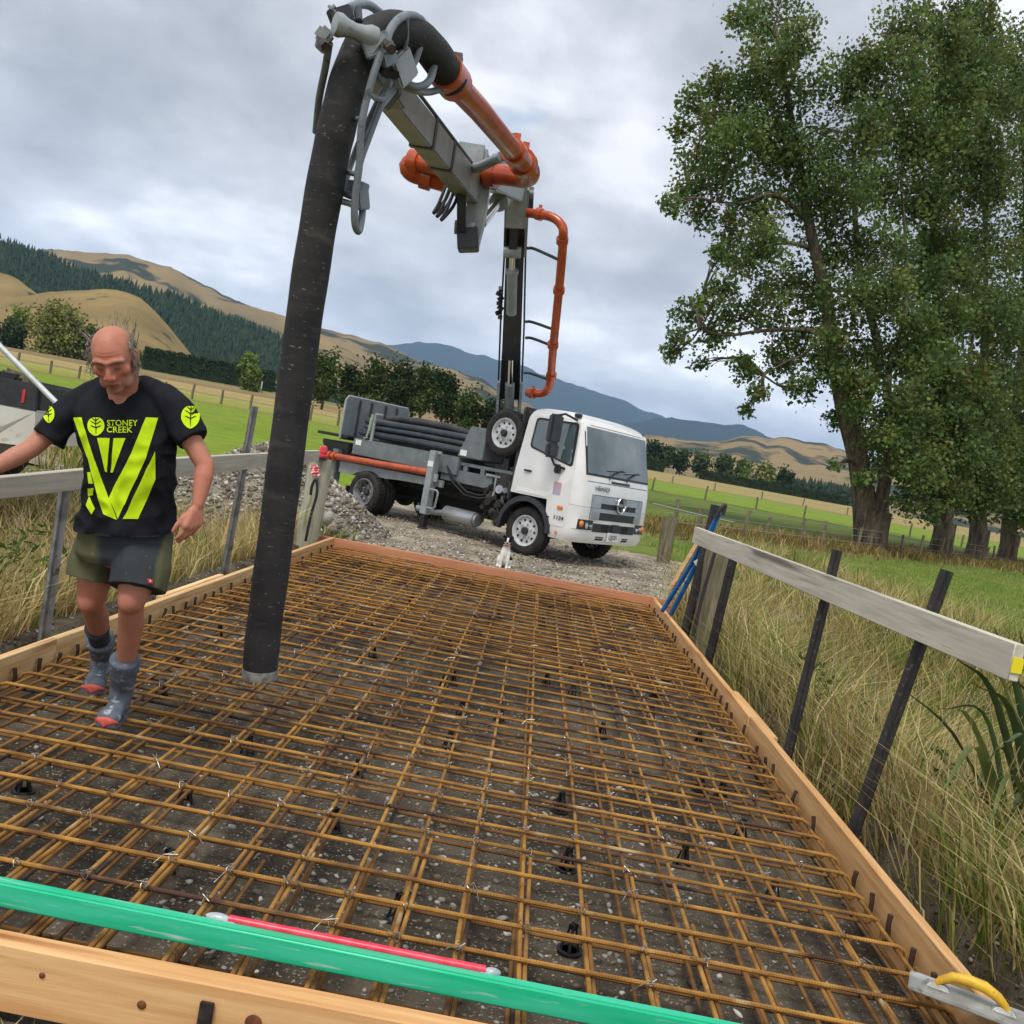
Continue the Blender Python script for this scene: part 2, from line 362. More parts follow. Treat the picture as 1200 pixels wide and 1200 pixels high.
def ridge(name, sky, D, front, material, amp=0.12, ns=0.004, nv=34, shape=1.15, step=7, back=1.6):
    sx = [p[0] for p in sky]; px = np.arange(sx[0], sx[-1] + 0.1, step); py = np.interp(px, sx, [p[1] for p in sky])
    py = py + (vnoise(px * 0.06, px * 0, 3) - .5) * 4 + (vnoise(px * 0.2, px * 0, 8) - .5) * 1.6
    top = np.array([at(a, c, D) for a, c in zip(px, py)]); az = top[:, :2] / np.linalg.norm(top[:, :2], axis=1)[:, None]; dist = np.linalg.norm(top[:, :2], axis=1)
    rows = []
    for k in range(nv + 8):
        if k < nv:
            v = k / (nv - 1); d = dist * (front + (1 - front) * v); xy = az * d[:, None]; z0 = T(xy[:, 0], xy[:, 1]) - 4; f = v ** shape * (1 - 0.0 * v)
            h = top[:, 2] - z0
            n = (fbm(xy[:, 0] * ns, xy[:, 1] * ns, 5, 11) - .47); gl = np.abs(vnoise(xy[:, 0] * ns * 2.2, xy[:, 1] * ns * .8, 5) - .5)
            z = z0 + h * (f + amp * math.sin(math.pi * min(v * 1.02, 1)) * (n * 2 + gl * 0.9 - .2))
            lim = (CAM.z + (top[:, 2] - CAM.z) * (d / dist)); z = np.minimum(z, lim - 0.004 * h * (1 - v))
        else:
            v = (k - nv + 1) / 8; d = dist * (1 + (back - 1) * v); xy = az * d[:, None]; z = top[:, 2] * (1 - v) ** 1.3 - 10 * v
        rows.append(np.column_stack([xy, z]))
    V = np.array(rows); n = len(px); i = (np.arange(len(rows) - 1)[:, None] * n + np.arange(n - 1)[None]).ravel()
    o = np_mesh(name, V.reshape(-1, 3), np.stack([i, i + 1, i + n + 1, i + n], -1), material, smooth=True); tag(o, kind='structure')
    return V[:nv]
ridge('mountain', [(120, 430), (300, 415), (400, 412), (440, 408), (465, 404), (490, 399), (515, 402), (560, 416), (600, 424), (650, 444), (700, 458), (735, 472), (760, 484), (800, 497), (900, 530), (1100, 575), (1300, 600)], 10500, 0.7, 'mountain_bush', 0.24, 0.0009, nv=50, step=4)
ridge('mountain', [(640, 520), (700, 505), (740, 496), (785, 490), (830, 494), (870, 499), (905, 512), (960, 548), (1100, 590)], 7600, 0.75, 'mountain_bush', 0.12, 0.001)
ridge('tan_hills', [(-160, 330), (-40, 300), (55, 293), (100, 294), (150, 299), (200, 314), (260, 344), (330, 370), (380, 385), (440, 400), (500, 425), (560, 442), (600, 466), (660, 492), (720, 505), (780, 514), (830, 517), (880, 512), (930, 514), (965, 520), (1010, 538), (1100, 560), (1300, 585)], 2600, 0.42, 'brown_slope', 0.34, 0.0030, nv=60, shape=1.05, step=4)
FOREST = ridge('forest_hill', [(-200, 203), (-100, 246), (0, 290), (60, 311), (100, 325), (150, 341), (200, 355), (250, 374), (320, 398), (350, 420), (375, 445), (395, 470), (420, 495)], 1080, 0.76, 'forest_floor', 0.06, 0.005, shape=1.0)
ridge('tan_hill', [(-220, 330), (-150, 296), (-60, 300), (0, 318), (25, 330), (45, 346), (60, 372), (80, 420)], 840, 0.7, 'tan_slope', 0.05, 0.008)
ridge('tan_hill', [(-200, 395), (-120, 372), (-40, 356), (0, 351), (60, 343), (105, 338), (135, 339), (165, 349), (185, 368), (203, 390), (222, 413), (245, 440), (262, 462)], 720, 0.62, 'tan_slope', 0.07, 0.008, shape=0.95)

# pine plantation on the hillside: thousands of far conifers reading as one mass
mat('pine_needles', (0.02, 0.035, 0.016), attr='Col', rough=0.9, spec=0.05)
def conifers(name, P, hmin, hmax, wr, cols, material, sides=6, tiers=3):
    n = len(P); h = RNG.uniform(hmin, hmax, n); base = RNG.uniform(0, 6.28, n); V = []; Fs = []; C = []; nv = tiers * (sides + 1)
    for t_ in range(tiers):
        z0 = h * (0.06 + 0.30 * t_); zt = h * (0.52 + 0.24 * t_); zt = np.minimum(zt, h) if t_ < tiers - 1 else h; rr = h * wr * (1 - 0.27 * t_)
        for s_ in range(sides):
            a = base + s_ * 2 * math.pi / sides + t_; k = rr * RNG.uniform(.65, 1.2, n)
            V.append(np.column_stack([P[:, 0] + np.cos(a) * k, P[:, 1] + np.sin(a) * k, P[:, 2] + z0 - 0.06 * h * RNG.uniform(0, 1, n)]))
        V.append(np.column_stack([P[:, 0], P[:, 1], P[:, 2] + zt]))
    V = np.array(V)  # (nv, n, 3)
    idx = np.arange(n) * nv; F = []
    for t_ in range(tiers):
        o = t_ * (sides + 1)
        for s_ in range(sides): F.append(np.stack([idx + o + s_, idx + o + (s_ + 1) % sides, idx + o + sides], -1))
    cv = cols[RNG.integers(0, len(cols), n)] * RNG.uniform(.7, 1.3, (n, 1)); C = np.repeat(cv, nv, 0)
    return np_mesh(name, V.transpose(1, 0, 2).reshape(-1, 3), np.concatenate(F), material, cols=C)
def forest():
    nv, nu, _ = FOREST.shape; n = 15000
    u = RNG.uniform(0, nu - 1.01, n); v = RNG.uniform(0.02, nv - 1.01, n); iu = u.astype(int); iv = v.astype(int); fu = (u - iu)[:, None]; fv = (v - iv)[:, None]
    P = (FOREST[iv, iu] * (1 - fu) + FOREST[iv, iu + 1] * fu) * (1 - fv) + (FOREST[iv + 1, iu] * (1 - fu) + FOREST[iv + 1, iu + 1] * fu) * fv
    o = conifers('pine_plantation', P, 9, 18, 0.2, np.array([(0.022, 0.042, 0.022), (0.028, 0.05, 0.024), (0.018, 0.034, 0.02), (0.035, 0.055, 0.025)]), 'pine_needles')
    tag(o, 'dark green pine plantation covering the hillside on the left', 'forest', kind='stuff')
forest()
# ------------------------------------------------------------------ bridge deck: formwork, base, rebar
XL, XR, YN, YF = -2.45, 1.69, 2.32, 11.93      # inner faces of the formwork
ZB = -0.262                                    # base of the pour
mat('deck_base', srgb(98, 89, 75), srgb(64, 57, 46), scale=2.2, detail=7, rough=0.85, spec=0.25, bump=1, bscale=45, bdist=0.012, c3=srgb(150, 144, 132), c3scale=75, c3lo=.60, c3hi=.68, c4=srgb(58, 52, 44), c4scale=1.1, c4lo=.5, c4hi=.62)
g = grid('deck_base', np.arange(XL - 0.02, XR + 0.03, 0.06), np.arange(YN - .02, YF + .03, 0.06), lambda x, y: ZB + (fbm(x * 4, y * 4, 4, 1) - .47) * 0.035, 'deck_base'); tag(g, kind='structure')
def wood(name, c1, c2, dark, **k):
    mat(name, c1, c2, scale=4.0, stretch=(0.4, 8, 8), detail=7, lo=.33, hi=.67, rough=.75, spec=.2, bump=.25, bscale=30, bdist=.003, c3=dark, c3scale=1.6, c3lo=.60, c3hi=.72, objrand=.22, **k)
wood('pine_board', srgb(218, 176, 124), srgb(192, 142, 90), srgb(146, 92, 54))
wood('pale_board', srgb(232, 202, 152), srgb(204, 160, 106), srgb(160, 108, 64))
wood('red_board', srgb(204, 146, 112), srgb(182, 120, 88), srgb(132, 74, 54))
wood('grey_board', srgb(206, 200, 184), srgb(176, 170, 154), srgb(120, 114, 104), c4=srgb(104, 100, 94), c4scale=5, c4lo=.66, c4hi=.80)
mat('knot', srgb(120, 66, 34), srgb(80, 44, 24), scale=30, rough=.7)
mat('steel_dull', srgb(96, 90, 84), srgb(60, 54, 50), scale=14, rough=.55, metal=.6)
def board(name, a, b, th, ht, material, label, up=(0, 0, 1), group=None, cat='board', bev=.004):
    """a plank from a to b, built along its own x axis so the grain follows it"""
    a, b = Vector(a), Vector(b); ln = (b - a).length; m = MB(); n = max(2, int(ln / 0.6)); rings = []
    for i in range(n + 1):
        x = ln * i / n; jy, jz = random.uniform(-.0025, .0025), random.uniform(-.002, .002)
        rings.append([Vector((x, s * th / 2 + jy, t * ht / 2 + jz)) for s, t in ((-1, -1), (1, -1), (1, 1), (-1, 1))])
    m.loft(rings); o = m.build(name, material, None, bevel=bev, seg=1, smooth=True, angle=50)
    d, x, y = frame(b - a, Vector(up)); M = Matrix((d, -x, y)).transposed().to_4x4(); M.translation = a; o.matrix_world = M
    return tag(o, label, cat, group)
FB = 'formwork boards round the deck'
HT = 0.27; TH = 0.045; zc = -HT / 2
f1 = board('form_board', (XL - TH / 2, 1.6, zc), (XL - TH / 2, 5.05, zc), TH, HT, 'pale_board', 'pale pine formwork board at the left deck edge beside the walking man', group=FB)
board('form_board', (XL - TH / 2, 5.053, zc - .004), (XL - TH / 2, 9.0, zc - .004), TH, HT, 'pale_board', 'pale pine formwork board on the left behind the black hose', group=FB)
board('form_board', (XL - TH / 2, 9.003, zc + .002), (XL - TH / 2, 12.0, zc + .002), TH, HT, 'pine_board', 'pine formwork board at the far left corner by the gravel heap', group=FB)
board('form_board', (XL - TH * 1.5 - .002, 6.6, zc + .03), (XL - TH * 1.5 - .002, 7.9, zc + .03), TH, HT * .8, 'pale_board', 'short pale joining board lapped outside the left formwork', group=FB)
board('form_board', (XR + TH / 2, 1.3, zc), (XR + TH / 2, 6.3, zc), TH, HT, 'pine_board', 'long pine formwork board at the near right deck edge under the float', group=FB)
board('form_board', (XR + TH / 2, 6.303, zc - .003), (XR + TH / 2, 12.0, zc - .003), TH, HT, 'pine_board', 'pine formwork board at the right deck edge running back to the far corner', group=FB)
board('form_board', (XR + TH * 1.5 + .002, 5.9, zc + .01), (XR + TH * 1.5 + .002, 7.1, zc + .01), TH, HT * .85, 'pine_board', 'short pine joining board lapped outside the right formwork', group=FB)
board('form_board', (-3.3, YF + TH / 2, zc), (2.75, YF + TH / 2, zc), TH, HT, 'red_board', 'reddish formwork board across the far end of the deck', group=FB)
fb = board('form_board', (-3.0, YN - TH / 2 - .012, -.0875), (1.66, YN - TH / 2 - .012, -.0875), TH + .02, .175, 'pine_board', 'pine formwork board with a knot across the near end of the deck', group=FB)
for kx, kz, kr in ((-.455, -.075, .022), (-.74, -.085, .012), (.05, -.09, .015), (-1.0, -.06, .008)):
    k = MB().lathe([(kr, 0), (kr * .8, .003), (kr * .3, .0045)], (kx, YN - TH - .022, kz), (0, -1, 0), 16).build('knot', 'knot', fb, smooth=True); k.matrix_parent_inverse = fb.matrix_world.inverted()
st = MB().box((-.575, YN - TH - .03, -.14), (.035, .012, .2)).build('stake', 'steel_dull', None, bevel=.002); tag(st, 'flat steel stake nailed against the near formwork board', 'stake')

# ---- reinforcing bars
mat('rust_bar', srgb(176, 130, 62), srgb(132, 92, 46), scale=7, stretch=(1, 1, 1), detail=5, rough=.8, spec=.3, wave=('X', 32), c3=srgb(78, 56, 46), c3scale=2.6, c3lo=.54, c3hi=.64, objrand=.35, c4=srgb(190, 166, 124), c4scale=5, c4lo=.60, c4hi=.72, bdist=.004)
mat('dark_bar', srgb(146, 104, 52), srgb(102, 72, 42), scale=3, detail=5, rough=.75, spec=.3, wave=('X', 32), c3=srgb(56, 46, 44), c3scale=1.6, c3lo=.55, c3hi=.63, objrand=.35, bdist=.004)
mat('bar_end', srgb(74, 54, 42), srgb(44, 36, 33), scale=20, rough=.7, spec=.3)
mat('tie_wire', srgb(190, 184, 172), srgb(120, 112, 100), scale=60, rough=.4, metal=.8)
RB = empty('rebar_mat', ((XL + XR) / 2, YN, ZB), label='rusty steel rebar mat tied in a square grid inside the formwork', cat='rebar')
RO = RB.location
def bar_mesh(name, ln, r, material, hooks=None, seg=8, bow=.006):
    """bar along +x; hooks: 'down' bends both ends down, 'up' bends both ends up as tall stubs"""
    pts = []
    if hooks == 'down': pts += [(0.0, 0, -.075), (0.004, 0, -.045), (.02, 0, -.014), (.05, 0, -.002)]
    elif hooks == 'up': pts += [(0.0, 0, .02), (.004, 0, .012), (.014, 0, .004)]
    else: pts += [(0, 0, 0)]
    n = max(3, int(ln / 0.7)); p1 = random.uniform(0, 6)
    for i in range(1, n): x = ln * i / n; pts.append((x, bow * math.sin(p1 + x * 1.1), bow * .6 * math.sin(p1 * 2 + x * 1.7)))
    if hooks == 'down': pts += [(ln - .05, 0, -.002), (ln - .02, 0, -.014), (ln - .004, 0, -.045), (ln, 0, -.075)]
    elif hooks == 'up': pts += [(ln - .014, 0, .004), (ln - .004, 0, .012), (ln, 0, .02)]
    else: pts += [(ln, 0, 0)]
    m = MB().tube(pts, r, seg); o = m.build(name, material, RB, smooth=True); me = o.data; bpy.data.objects.remove(o); return me
BR_, LR = 0.008, 0.008
ZT = -0.086; W = XR - XL
top_t = [bar_mesh('transverse_bar', W - .07, BR_, 'rust_bar', 'down') for _ in range(4)]
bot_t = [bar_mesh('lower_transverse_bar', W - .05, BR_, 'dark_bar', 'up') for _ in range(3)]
top_l = [bar_mesh('longitudinal_bar', YF - YN - .08, LR, 'rust_bar', None) for _ in range(4)]
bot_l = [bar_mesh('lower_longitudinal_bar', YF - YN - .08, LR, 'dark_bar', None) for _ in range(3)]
lap_l = [bar_mesh('lap_bar', L_, LR, m_, None) for L_, m_ in ((1.25, 'rust_bar'), (.95, 'dark_bar'), (2.4, 'rust_bar'))]
stub = MB().tube([(0, 0, 0), (.002, 0, .05), (-.003, 0, .088)], [.011, .010, .011], 8).build('bar_end', 'bar_end', RB, smooth=True); stub_me = stub.data; bpy.data.objects.remove(stub)
def put(me, name, loc, rz=0, rx=0, ry=0):
    o = bpy.data.objects.new(name, me); COL.objects.link(o); o.parent = RB; o.location = Vector(loc) - RO; o.rotation_euler = (rx, ry, rz); return o
TY = [YN + .07 + .204 * i for i in range(47)]; LX = [XL + .09 + .1985 * i for i in range(21)]
for i, y in enumerate(TY):
    j = random.uniform(-.012, .012)
    put(top_t[i % 4], 'transverse_bar', (XL + .035 + random.uniform(-.012, .012), y + j, ZT), R(random.uniform(-.22, .22)))
    yb = y + random.uniform(-.02, .02)
    put(bot_t[i % 3], 'lower_transverse_bar', (XL + .025, yb, ZT - .1005), R(random.uniform(-.2, .2)))
    for x in (XL + .026, XR - .028):
        if random.random() < .82: put(stub_me, 'bar_end', (x, y + random.uniform(-.02, .02), ZT - .070 + random.uniform(-.012, .012)), random.uniform(0, 6), 0, R(random.uniform(-7, 7)))
for i, x in enumerate(LX):
    j = random.uniform(-.01, .01)
    put(top_l[i % 4], 'longitudinal_bar', (x + j, YN + .04, ZT - .0162), R(90 + random.uniform(-.1, .1)))
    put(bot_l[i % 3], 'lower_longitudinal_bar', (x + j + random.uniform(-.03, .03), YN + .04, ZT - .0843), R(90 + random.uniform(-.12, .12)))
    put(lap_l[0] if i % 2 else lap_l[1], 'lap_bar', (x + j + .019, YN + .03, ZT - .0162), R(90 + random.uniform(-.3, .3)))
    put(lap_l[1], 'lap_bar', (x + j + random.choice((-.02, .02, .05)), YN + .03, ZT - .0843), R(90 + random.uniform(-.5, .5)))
    if i % 3 == 1: put(lap_l[2], 'lap_bar', (x + j + .0185, YN + 6.4, ZT - .0162), R(90))
# ties
def tie(tail):
    m = MB(); r = .0016
    ring = [(.013 * math.cos(a), .013 * math.sin(a) * .8, .004 + .011 * math.sin(2 * a + .5)) for a in [2 * math.pi * k / 9 for k in range(10)]]
    m.tube(ring, r, 5); m.tube([(.008, .008, .008), (.004, .002, .018), (-.005, -.004, .02), (-.01, .006, .012)], r, 5)
    if tail: m.tube([(0, 0, .014), (.012, .012, .022), (.02 * tail, -.02, .016), (.028 * tail, -.05, -.012)], r, 5); m.tube([(0, 0, .014), (-.01, .01, .024), (-.02, -.018, .012)], r, 5)
    o = m.build('tie_wire', 'tie_wire', RB, smooth=True); me = o.data; bpy.data.objects.remove(o); return me
ties = [tie(0), tie(1), tie(-1), tie(1.6)]; cand = [(x, y) for y in TY for x in LX[1:-1] if random.random() < .5 * math.exp(-(y - 2.4) / 5) + .12]; random.shuffle(cand)
for k, (x, y) in enumerate(sorted(cand[:290], key=lambda q: q[1])):
    put(random.choice(ties), 'tie_wire', (x + random.uniform(-.006, .006), y + random.uniform(-.006, .006), ZT + .002), random.uniform(0, 6.3))

# ---- black plastic bar chairs
mat('black_plastic', srgb(24, 24, 26), srgb(34, 34, 36), scale=20, rough=.45)
def chair_proto():
    t = empty('bar_chair'); m = MB()
    m.lathe([(.046, 0), (.046, .006), (.03, .007), (.03, .0)], n=18); m.build('base_ring', 'black_plastic', t, smooth=True)
    for k in range(4):
        a = k * math.pi / 2 + .6; MB().bar((.032 * math.cos(a), .032 * math.sin(a), .004), (.010 * math.cos(a), .010 * math.sin(a), .088), .012, .009, w2=.008, h2=.007).build('leg', 'black_plastic', t)
    MB().box((0, .008, .092), (.026, .006, .018)).box((0, -.008, .092), (.026, .006, .018)).box((0, 0, .085), (.026, .022, .006)).build('saddle', 'black_plastic', t)
    return t
CH = chair_proto()
cpx = [(465, 1072, 'beside the red level tube'), (668, 1108, 'nearest the green straightedge middle'), (390, 968, 'left of the stony patch'), (195, 1020, 'just above the green straightedge'), (217, 936, 'below the hanging hose'),
       (418, 908, None), (526, 872, None), (656, 946, None), (664, 1014, None), (28, 922, 'at the left picture edge'), (585, 842, None), (210, 776, None), (145, 820, None), (190, 812, None), (420, 778, None), (468, 770, None), (520, 803, None), (540, 836, None), (818, 870, None), (820, 922, None), (845, 930, None), (868, 978, None), (905, 1050, None), (640, 800, None), (705, 860, None), (290, 880, None), (760, 800, None), (800, 1010, None)]
first = True
for px, py, w_ in cpx:
    p = onz(px, py, ZB + .02); o = CH if first else copy_tree(CH); first = False
    o.location = (p.x, p.y, ZB + .0); o.rotation_euler = (0, 0, random.uniform(0, 6))
    tag(o, 'small black plastic bar chair under the rebar ' + w_ if w_ else 'black bar chair between the rebar, ' + ('left' if px < 450 else 'right' if px > 750 else 'middle') + ' of the deck, ' + ORD[min(17, sum(q[1] > py for q in cpx if (q[0] < 450) == (px < 450) and (q[0] > 750) == (px > 750)))] + ' from the near edge there', 'bar chair', 'black bar chairs under the rebar')
for iy, y in enumerate(np.arange(6.9, 11.6, .75)):
    for ix, x in enumerate(np.arange(XL + .5, XR - .2, .8)):
        o = copy_tree(CH); o.location = (x + random.uniform(-.2, .2), y + random.uniform(-.2, .2), ZB); tag(o, 'small black bar chair, ' + ORD[ix] + ' from the left, ' + ORD[6 - iy] + ' row before the far formwork', 'bar chair', 'black bar chairs under the rebar')

# ---- pebbles: unit stones scattered as one mass
ICO = None
def stones(name, P, rad, cols, material, parent=None, flat=.65):
    global ICO
    if ICO is None:
        bm = bmesh.new(); bmesh.ops.create_icosphere(bm, subdivisions=1, radius=1); ICO = (np.array([v.co[:] for v in bm.verts]), np.array([[v.index for v in f.verts] for f in bm.faces])); bm.free()
    V0, F0 = ICO; n = len(P); a = RNG.uniform(0, 6.28, n); ca, sa = np.cos(a), np.sin(a)
    sc = np.stack([RNG.uniform(.7, 1.35, n), RNG.uniform(.6, 1.1, n), RNG.uniform(.4, .9, n) * flat * 1.2], -1) * rad[:, None]
    V = V0[None] * (1 + RNG.uniform(-.22, .22, (n, len(V0), 1))) * sc[:, None, :]
    X = V[..., 0] * ca[:, None] - V[..., 1] * sa[:, None]; Y = V[..., 0] * sa[:, None] + V[..., 1] * ca[:, None]; tl = RNG.uniform(-.4, .4, (n, 1)); Z = V[..., 2] + X * tl
    V = np.stack([X, Y, Z], -1) + P[:, None, :]; F = (F0[None] + (np.arange(n) * len(V0))[:, None, None]).reshape(-1, 3)
    C = np.repeat(cols, len(V0), 0)
    o = np_mesh(name, V.reshape(-1, 3), F, material, parent, cols=C, smooth=False); return tag(o, kind='stuff')
mat('pebble', (.3, .3, .3), attr='Col', rough=.85, spec=.25, bump=.4, bscale=60, bdist=.003)
def pebcol(n, dark=1.0):
    base = np.array([srgb(168, 162, 150), srgb(140, 132, 118), srgb(190, 186, 176), srgb(120, 112, 100), srgb(150, 134, 112), srgb(206, 202, 194)]); return base[RNG.integers(0, len(base), n)] * RNG.uniform(.6, 1.15, (n, 1)) * dark
def scatter_deck():
    n = 11000; x = RNG.uniform(XL + .03, XR - .03, n); y = YN + (YF - YN) * RNG.uniform(0, 1, n) ** 1.25; keep = fbm(x * 1.3, y * 1.3, 3, 21) + .9 * np.exp(-((x - .05) ** 2 / .5 + (y - 4.3) ** 2 / 1.2)) + RNG.uniform(-.2, .2, n) > .5
    x, y = x[keep], y[keep]; n = len(x); r = .006 + .013 * RNG.random(n) ** 2.2; z = ZB + (fbm(x * 4, y * 4, 4, 1) - .47) * .035 + r * .2
    stones('base_pebbles', np.column_stack([x, y, z]), r, pebcol(n, .8), 'pebble')
scatter_deck()
def scatter_track():
    n = 16000; x = RNG.uniform(-8, 4.5, n); y = 12.05 + 7 * RNG.random(n) ** 1.6; r = .008 + .022 * RNG.random(n) ** 2.5; z = T(x, y) + .035 + r * .2
    stones('track_stones', np.column_stack([x, y, z]), r, pebcol(n, .95), 'pebble')
    # shoulder outside the right and left formwork
    n = 6500; s = RNG.random(n) < .65; y = RNG.uniform(1.2, 12, n); x = np.where(s, XR + .05 + .45 * RNG.random(n) ** 1.5, XL - .06 - .4 * RNG.random(n) ** 1.4); r = .005 + .013 * RNG.random(n) ** 2; z = T(x, y) + .012 + r * .3
    stones('shoulder_stones', np.column_stack([x, y, z]), r, pebcol(n, .6), 'pebble')
scatter_track()
mat('shoulder_dirt', srgb(112, 104, 90), srgb(80, 72, 60), scale=4, detail=7, rough=.95, spec=.1, bump=1, bscale=40, bdist=.02)
for nm, x0, x1 in (('shoulder', XR + .047, XR + .62), ('shoulder', XL - .55, XL - .05)):
    g = grid(nm, np.arange(x0, x1, .05), np.arange(1.0, 12.0, .08), lambda x, y: np.maximum(T(x, y) + .012 + (fbm(x * 5, y * 5, 3, 6) - .45) * .05, -.9), 'shoulder_dirt'); tag(g, kind='structure')
g = grid('near_ground', np.arange(-3.2, 2.0, .05), np.arange(.6, YN - .06, .05), lambda x, y: -.2 + (fbm(x * 5, y * 5, 4, 8) - .45) * .07, 'shoulder_dirt'); tag(g, kind='structure')
n = 1500; x = RNG.uniform(-2.6, 1.5, n); y = RNG.uniform(1.3, YN - .08, n); stones('near_stones', np.column_stack([x, y, np.full(n, -.195)]), .006 + .016 * RNG.random(n) ** 2, pebcol(n, .85), 'pebble')

# ---- green straightedge with its red tube
mat('green_alloy', srgb(30, 184, 134), srgb(64, 196, 156), scale=7, stretch=(.3, 4, 4), detail=6, rough=.32, spec=.5, c3=srgb(176, 206, 194), c3scale=16, c3lo=.62, c3hi=.74)
mat('red_tube', srgb(214, 40, 66), srgb(226, 70, 92), scale=20, rough=.3)
mat('clear_cap', srgb(196, 204, 206), srgb(150, 160, 164), scale=20, rough=.25)
GE = empty('straightedge', (-1.7, 2.475, 0), label='green aluminium straightedge with a red tube on top lying across the near formwork', cat='straightedge')
GE.rotation_euler = (0, R(.25), R(.1))
MB().box((1.45, 0, .006), (3.6, .038, .070)).build('blade', 'green_alloy', GE, bevel=.006, seg=3, smooth=True)
MB().tube([(1.08, .022, .044), (1.4, .0215, .0445), (1.80, .022, .044)], .0115, 12).build('red_tube', 'red_tube', GE, smooth=True)
MB().ell((1.05, .021, .043), (.036, .014, .012)).box((1.075, .019, .037), (.05, .02, .012)).build('end_cap', 'clear_cap', GE, smooth=True)
MB().ell((1.82, .021, .043), (.024, .013, .011)).box((1.805, .019, .037), (.035, .02, .012)).build('end_cap', 'clear_cap', GE, smooth=True)

# ---- magnesium float with yellow handle
mat('float_blade', srgb(188, 190, 186), srgb(150, 150, 144), scale=9, detail=6, rough=.5, metal=.35, c3=srgb(120, 118, 110), c3scale=30, c3lo=.6, c3hi=.7, bump=.2)
mat('yellow_handle', srgb(222, 178, 44), srgb(190, 146, 40), scale=18, rough=.45, c3=srgb(150, 130, 90), c3scale=40, c3lo=.64, c3hi=.7)
fp = onz(1066, 1142, .012); fq = onz(1260, 1215, .012); ang = math.atan2(fq.y - fp.y, fq.x - fp.x)
FL = empty('hand_float', (fp.x, fp.y, .004), (0, 0, ang), 'grey metal hand float with yellow handle on the near right formwork', 'float')
MB().box((.22, -.03, .006), (.44, .13, .012)).build('blade', 'float_blade', FL, bevel=.004, smooth=True)
for bx_ in (.085, .275): MB().box((bx_, -.03, .02), (.075, .045, .016), taper=.6).build('bracket', 'float_blade', FL, bevel=.004, smooth=True)
MB().tube([(.075, -.03, .018), (.09, -.03, .04), (.12, -.03, .062), (.16, -.03, .07), (.21, -.03, .068), (.25, -.03, .052), (.272, -.03, .034), (.285, -.03, .018)], [.011, .013, .016, .018, .018, .016, .013, .011], 12).build('handle', 'yellow_handle', FL, smooth=True)
# ------------------------------------------------------------------ concrete pump truck
mat('white_paint', srgb(232, 232, 230), srgb(224, 224, 221), scale=3, rough=.28, spec=.5, coat=.35, c3=srgb(196, 190, 178), c3scale=5, c3lo=.66, c3hi=.8)
mat('grey_paint', srgb(112, 120, 122), srgb(98, 106, 108), scale=5, detail=6, rough=.42, spec=.5, c3=srgb(138, 138, 130), c3scale=12, c3lo=.62, c3hi=.75)
mat('light_grey_paint', srgb(150, 156, 158), srgb(132, 138, 140), scale=6, detail=6, rough=.35, spec=.5, c3=srgb(96, 98, 98), c3scale=14, c3lo=.66, c3hi=.75)
mat('boom_dark', srgb(52, 56, 62), srgb(44, 47, 52), scale=5, rough=.4, spec=.5, c3=srgb(84, 86, 88), c3scale=14, c3lo=.66, c3hi=.75)
mat('orange_paint', srgb(190, 84, 38), srgb(164, 66, 30), scale=8, detail=6, rough=.3, spec=.5, coat=.3, c3=srgb(120, 62, 40), c3scale=16, c3lo=.66, c3hi=.74)
mat('tyre', srgb(40, 40, 41), srgb(58, 56, 53), scale=7, detail=6, rough=.85, spec=.25, bump=.3, bscale=60)
mat('rim_silver', srgb(206, 208, 210), srgb(184, 186, 188), scale=10, rough=.35, metal=.15)
mat('chrome', srgb(225, 227, 230), rough=.12, metal=1)
mat('silver_trim', srgb(178, 182, 186), srgb(160, 164, 168), scale=4, rough=.3, metal=.6)
mat('dark_trim', srgb(38, 40, 44), srgb(50, 52, 56), scale=12, rough=.5)
mat('black_void', srgb(16, 16, 17), srgb(26, 25, 24), scale=9, rough=.8)
mat('chassis_dirty', srgb(58, 56, 52), srgb(34, 33, 32), scale=9, detail=6, rough=.8, c3=srgb(100, 94, 84), c3scale=20, c3lo=.6, c3hi=.7)
mat('window_glass', srgb(62, 78, 82), srgb(92, 108, 110), scale=1.4, detail=2, rough=.04, spec=1.0, coat=.6)
mat('mirror_black', srgb(44, 47, 55), srgb(52, 55, 62), scale=5, rough=.45)
mat('amber', srgb(232, 130, 30), rough=.2, spec=.6, coat=.5)
mat('lamp_glass', srgb(180, 188, 190), srgb(90, 96, 100), scale=12, lo=.45, hi=.5, rough=.08, spec=.8, coat=.8)
mat('plate_white', srgb(226, 226, 224), rough=.4)
mat('plate_text', srgb(30, 30, 34), rough=.5)
mat('door_sticker', srgb(176, 168, 190), srgb(206, 150, 140), scale=5, detail=2, rough=.4)
mat('rubber_hose', srgb(46, 46, 49), srgb(60, 60, 62), scale=6, detail=6, rough=.7, bump=.25, bscale=40, c3=srgb(92, 90, 88), c3scale=24, c3lo=.67, c3hi=.76)
mat('blue_black_pipe', srgb(44, 50, 58), srgb(58, 66, 74), scale=4, rough=.4)
mat('pale_rope', srgb(168, 190, 160), srgb(130, 150, 120), scale=30, rough=.8)
mat('led_white', srgb(240, 240, 236), rough=.2, coat=.5)
TA = R(-36); TO = Vector((.563, 16.31, -.125))
TRK = empty('concrete_pump_truck', TO, (0, 0, TA), 'white and grey concrete pump truck with an orange piped boom unfolded towards the deck', 'truck')
TM = Matrix.Translation(TO) @ Matrix.Rotation(TA, 4, 'Z'); TMI = TM.inverted()
def tb(m, name, material, parent=None, **k):
    return m.build(name, material, parent or TRK, **k)
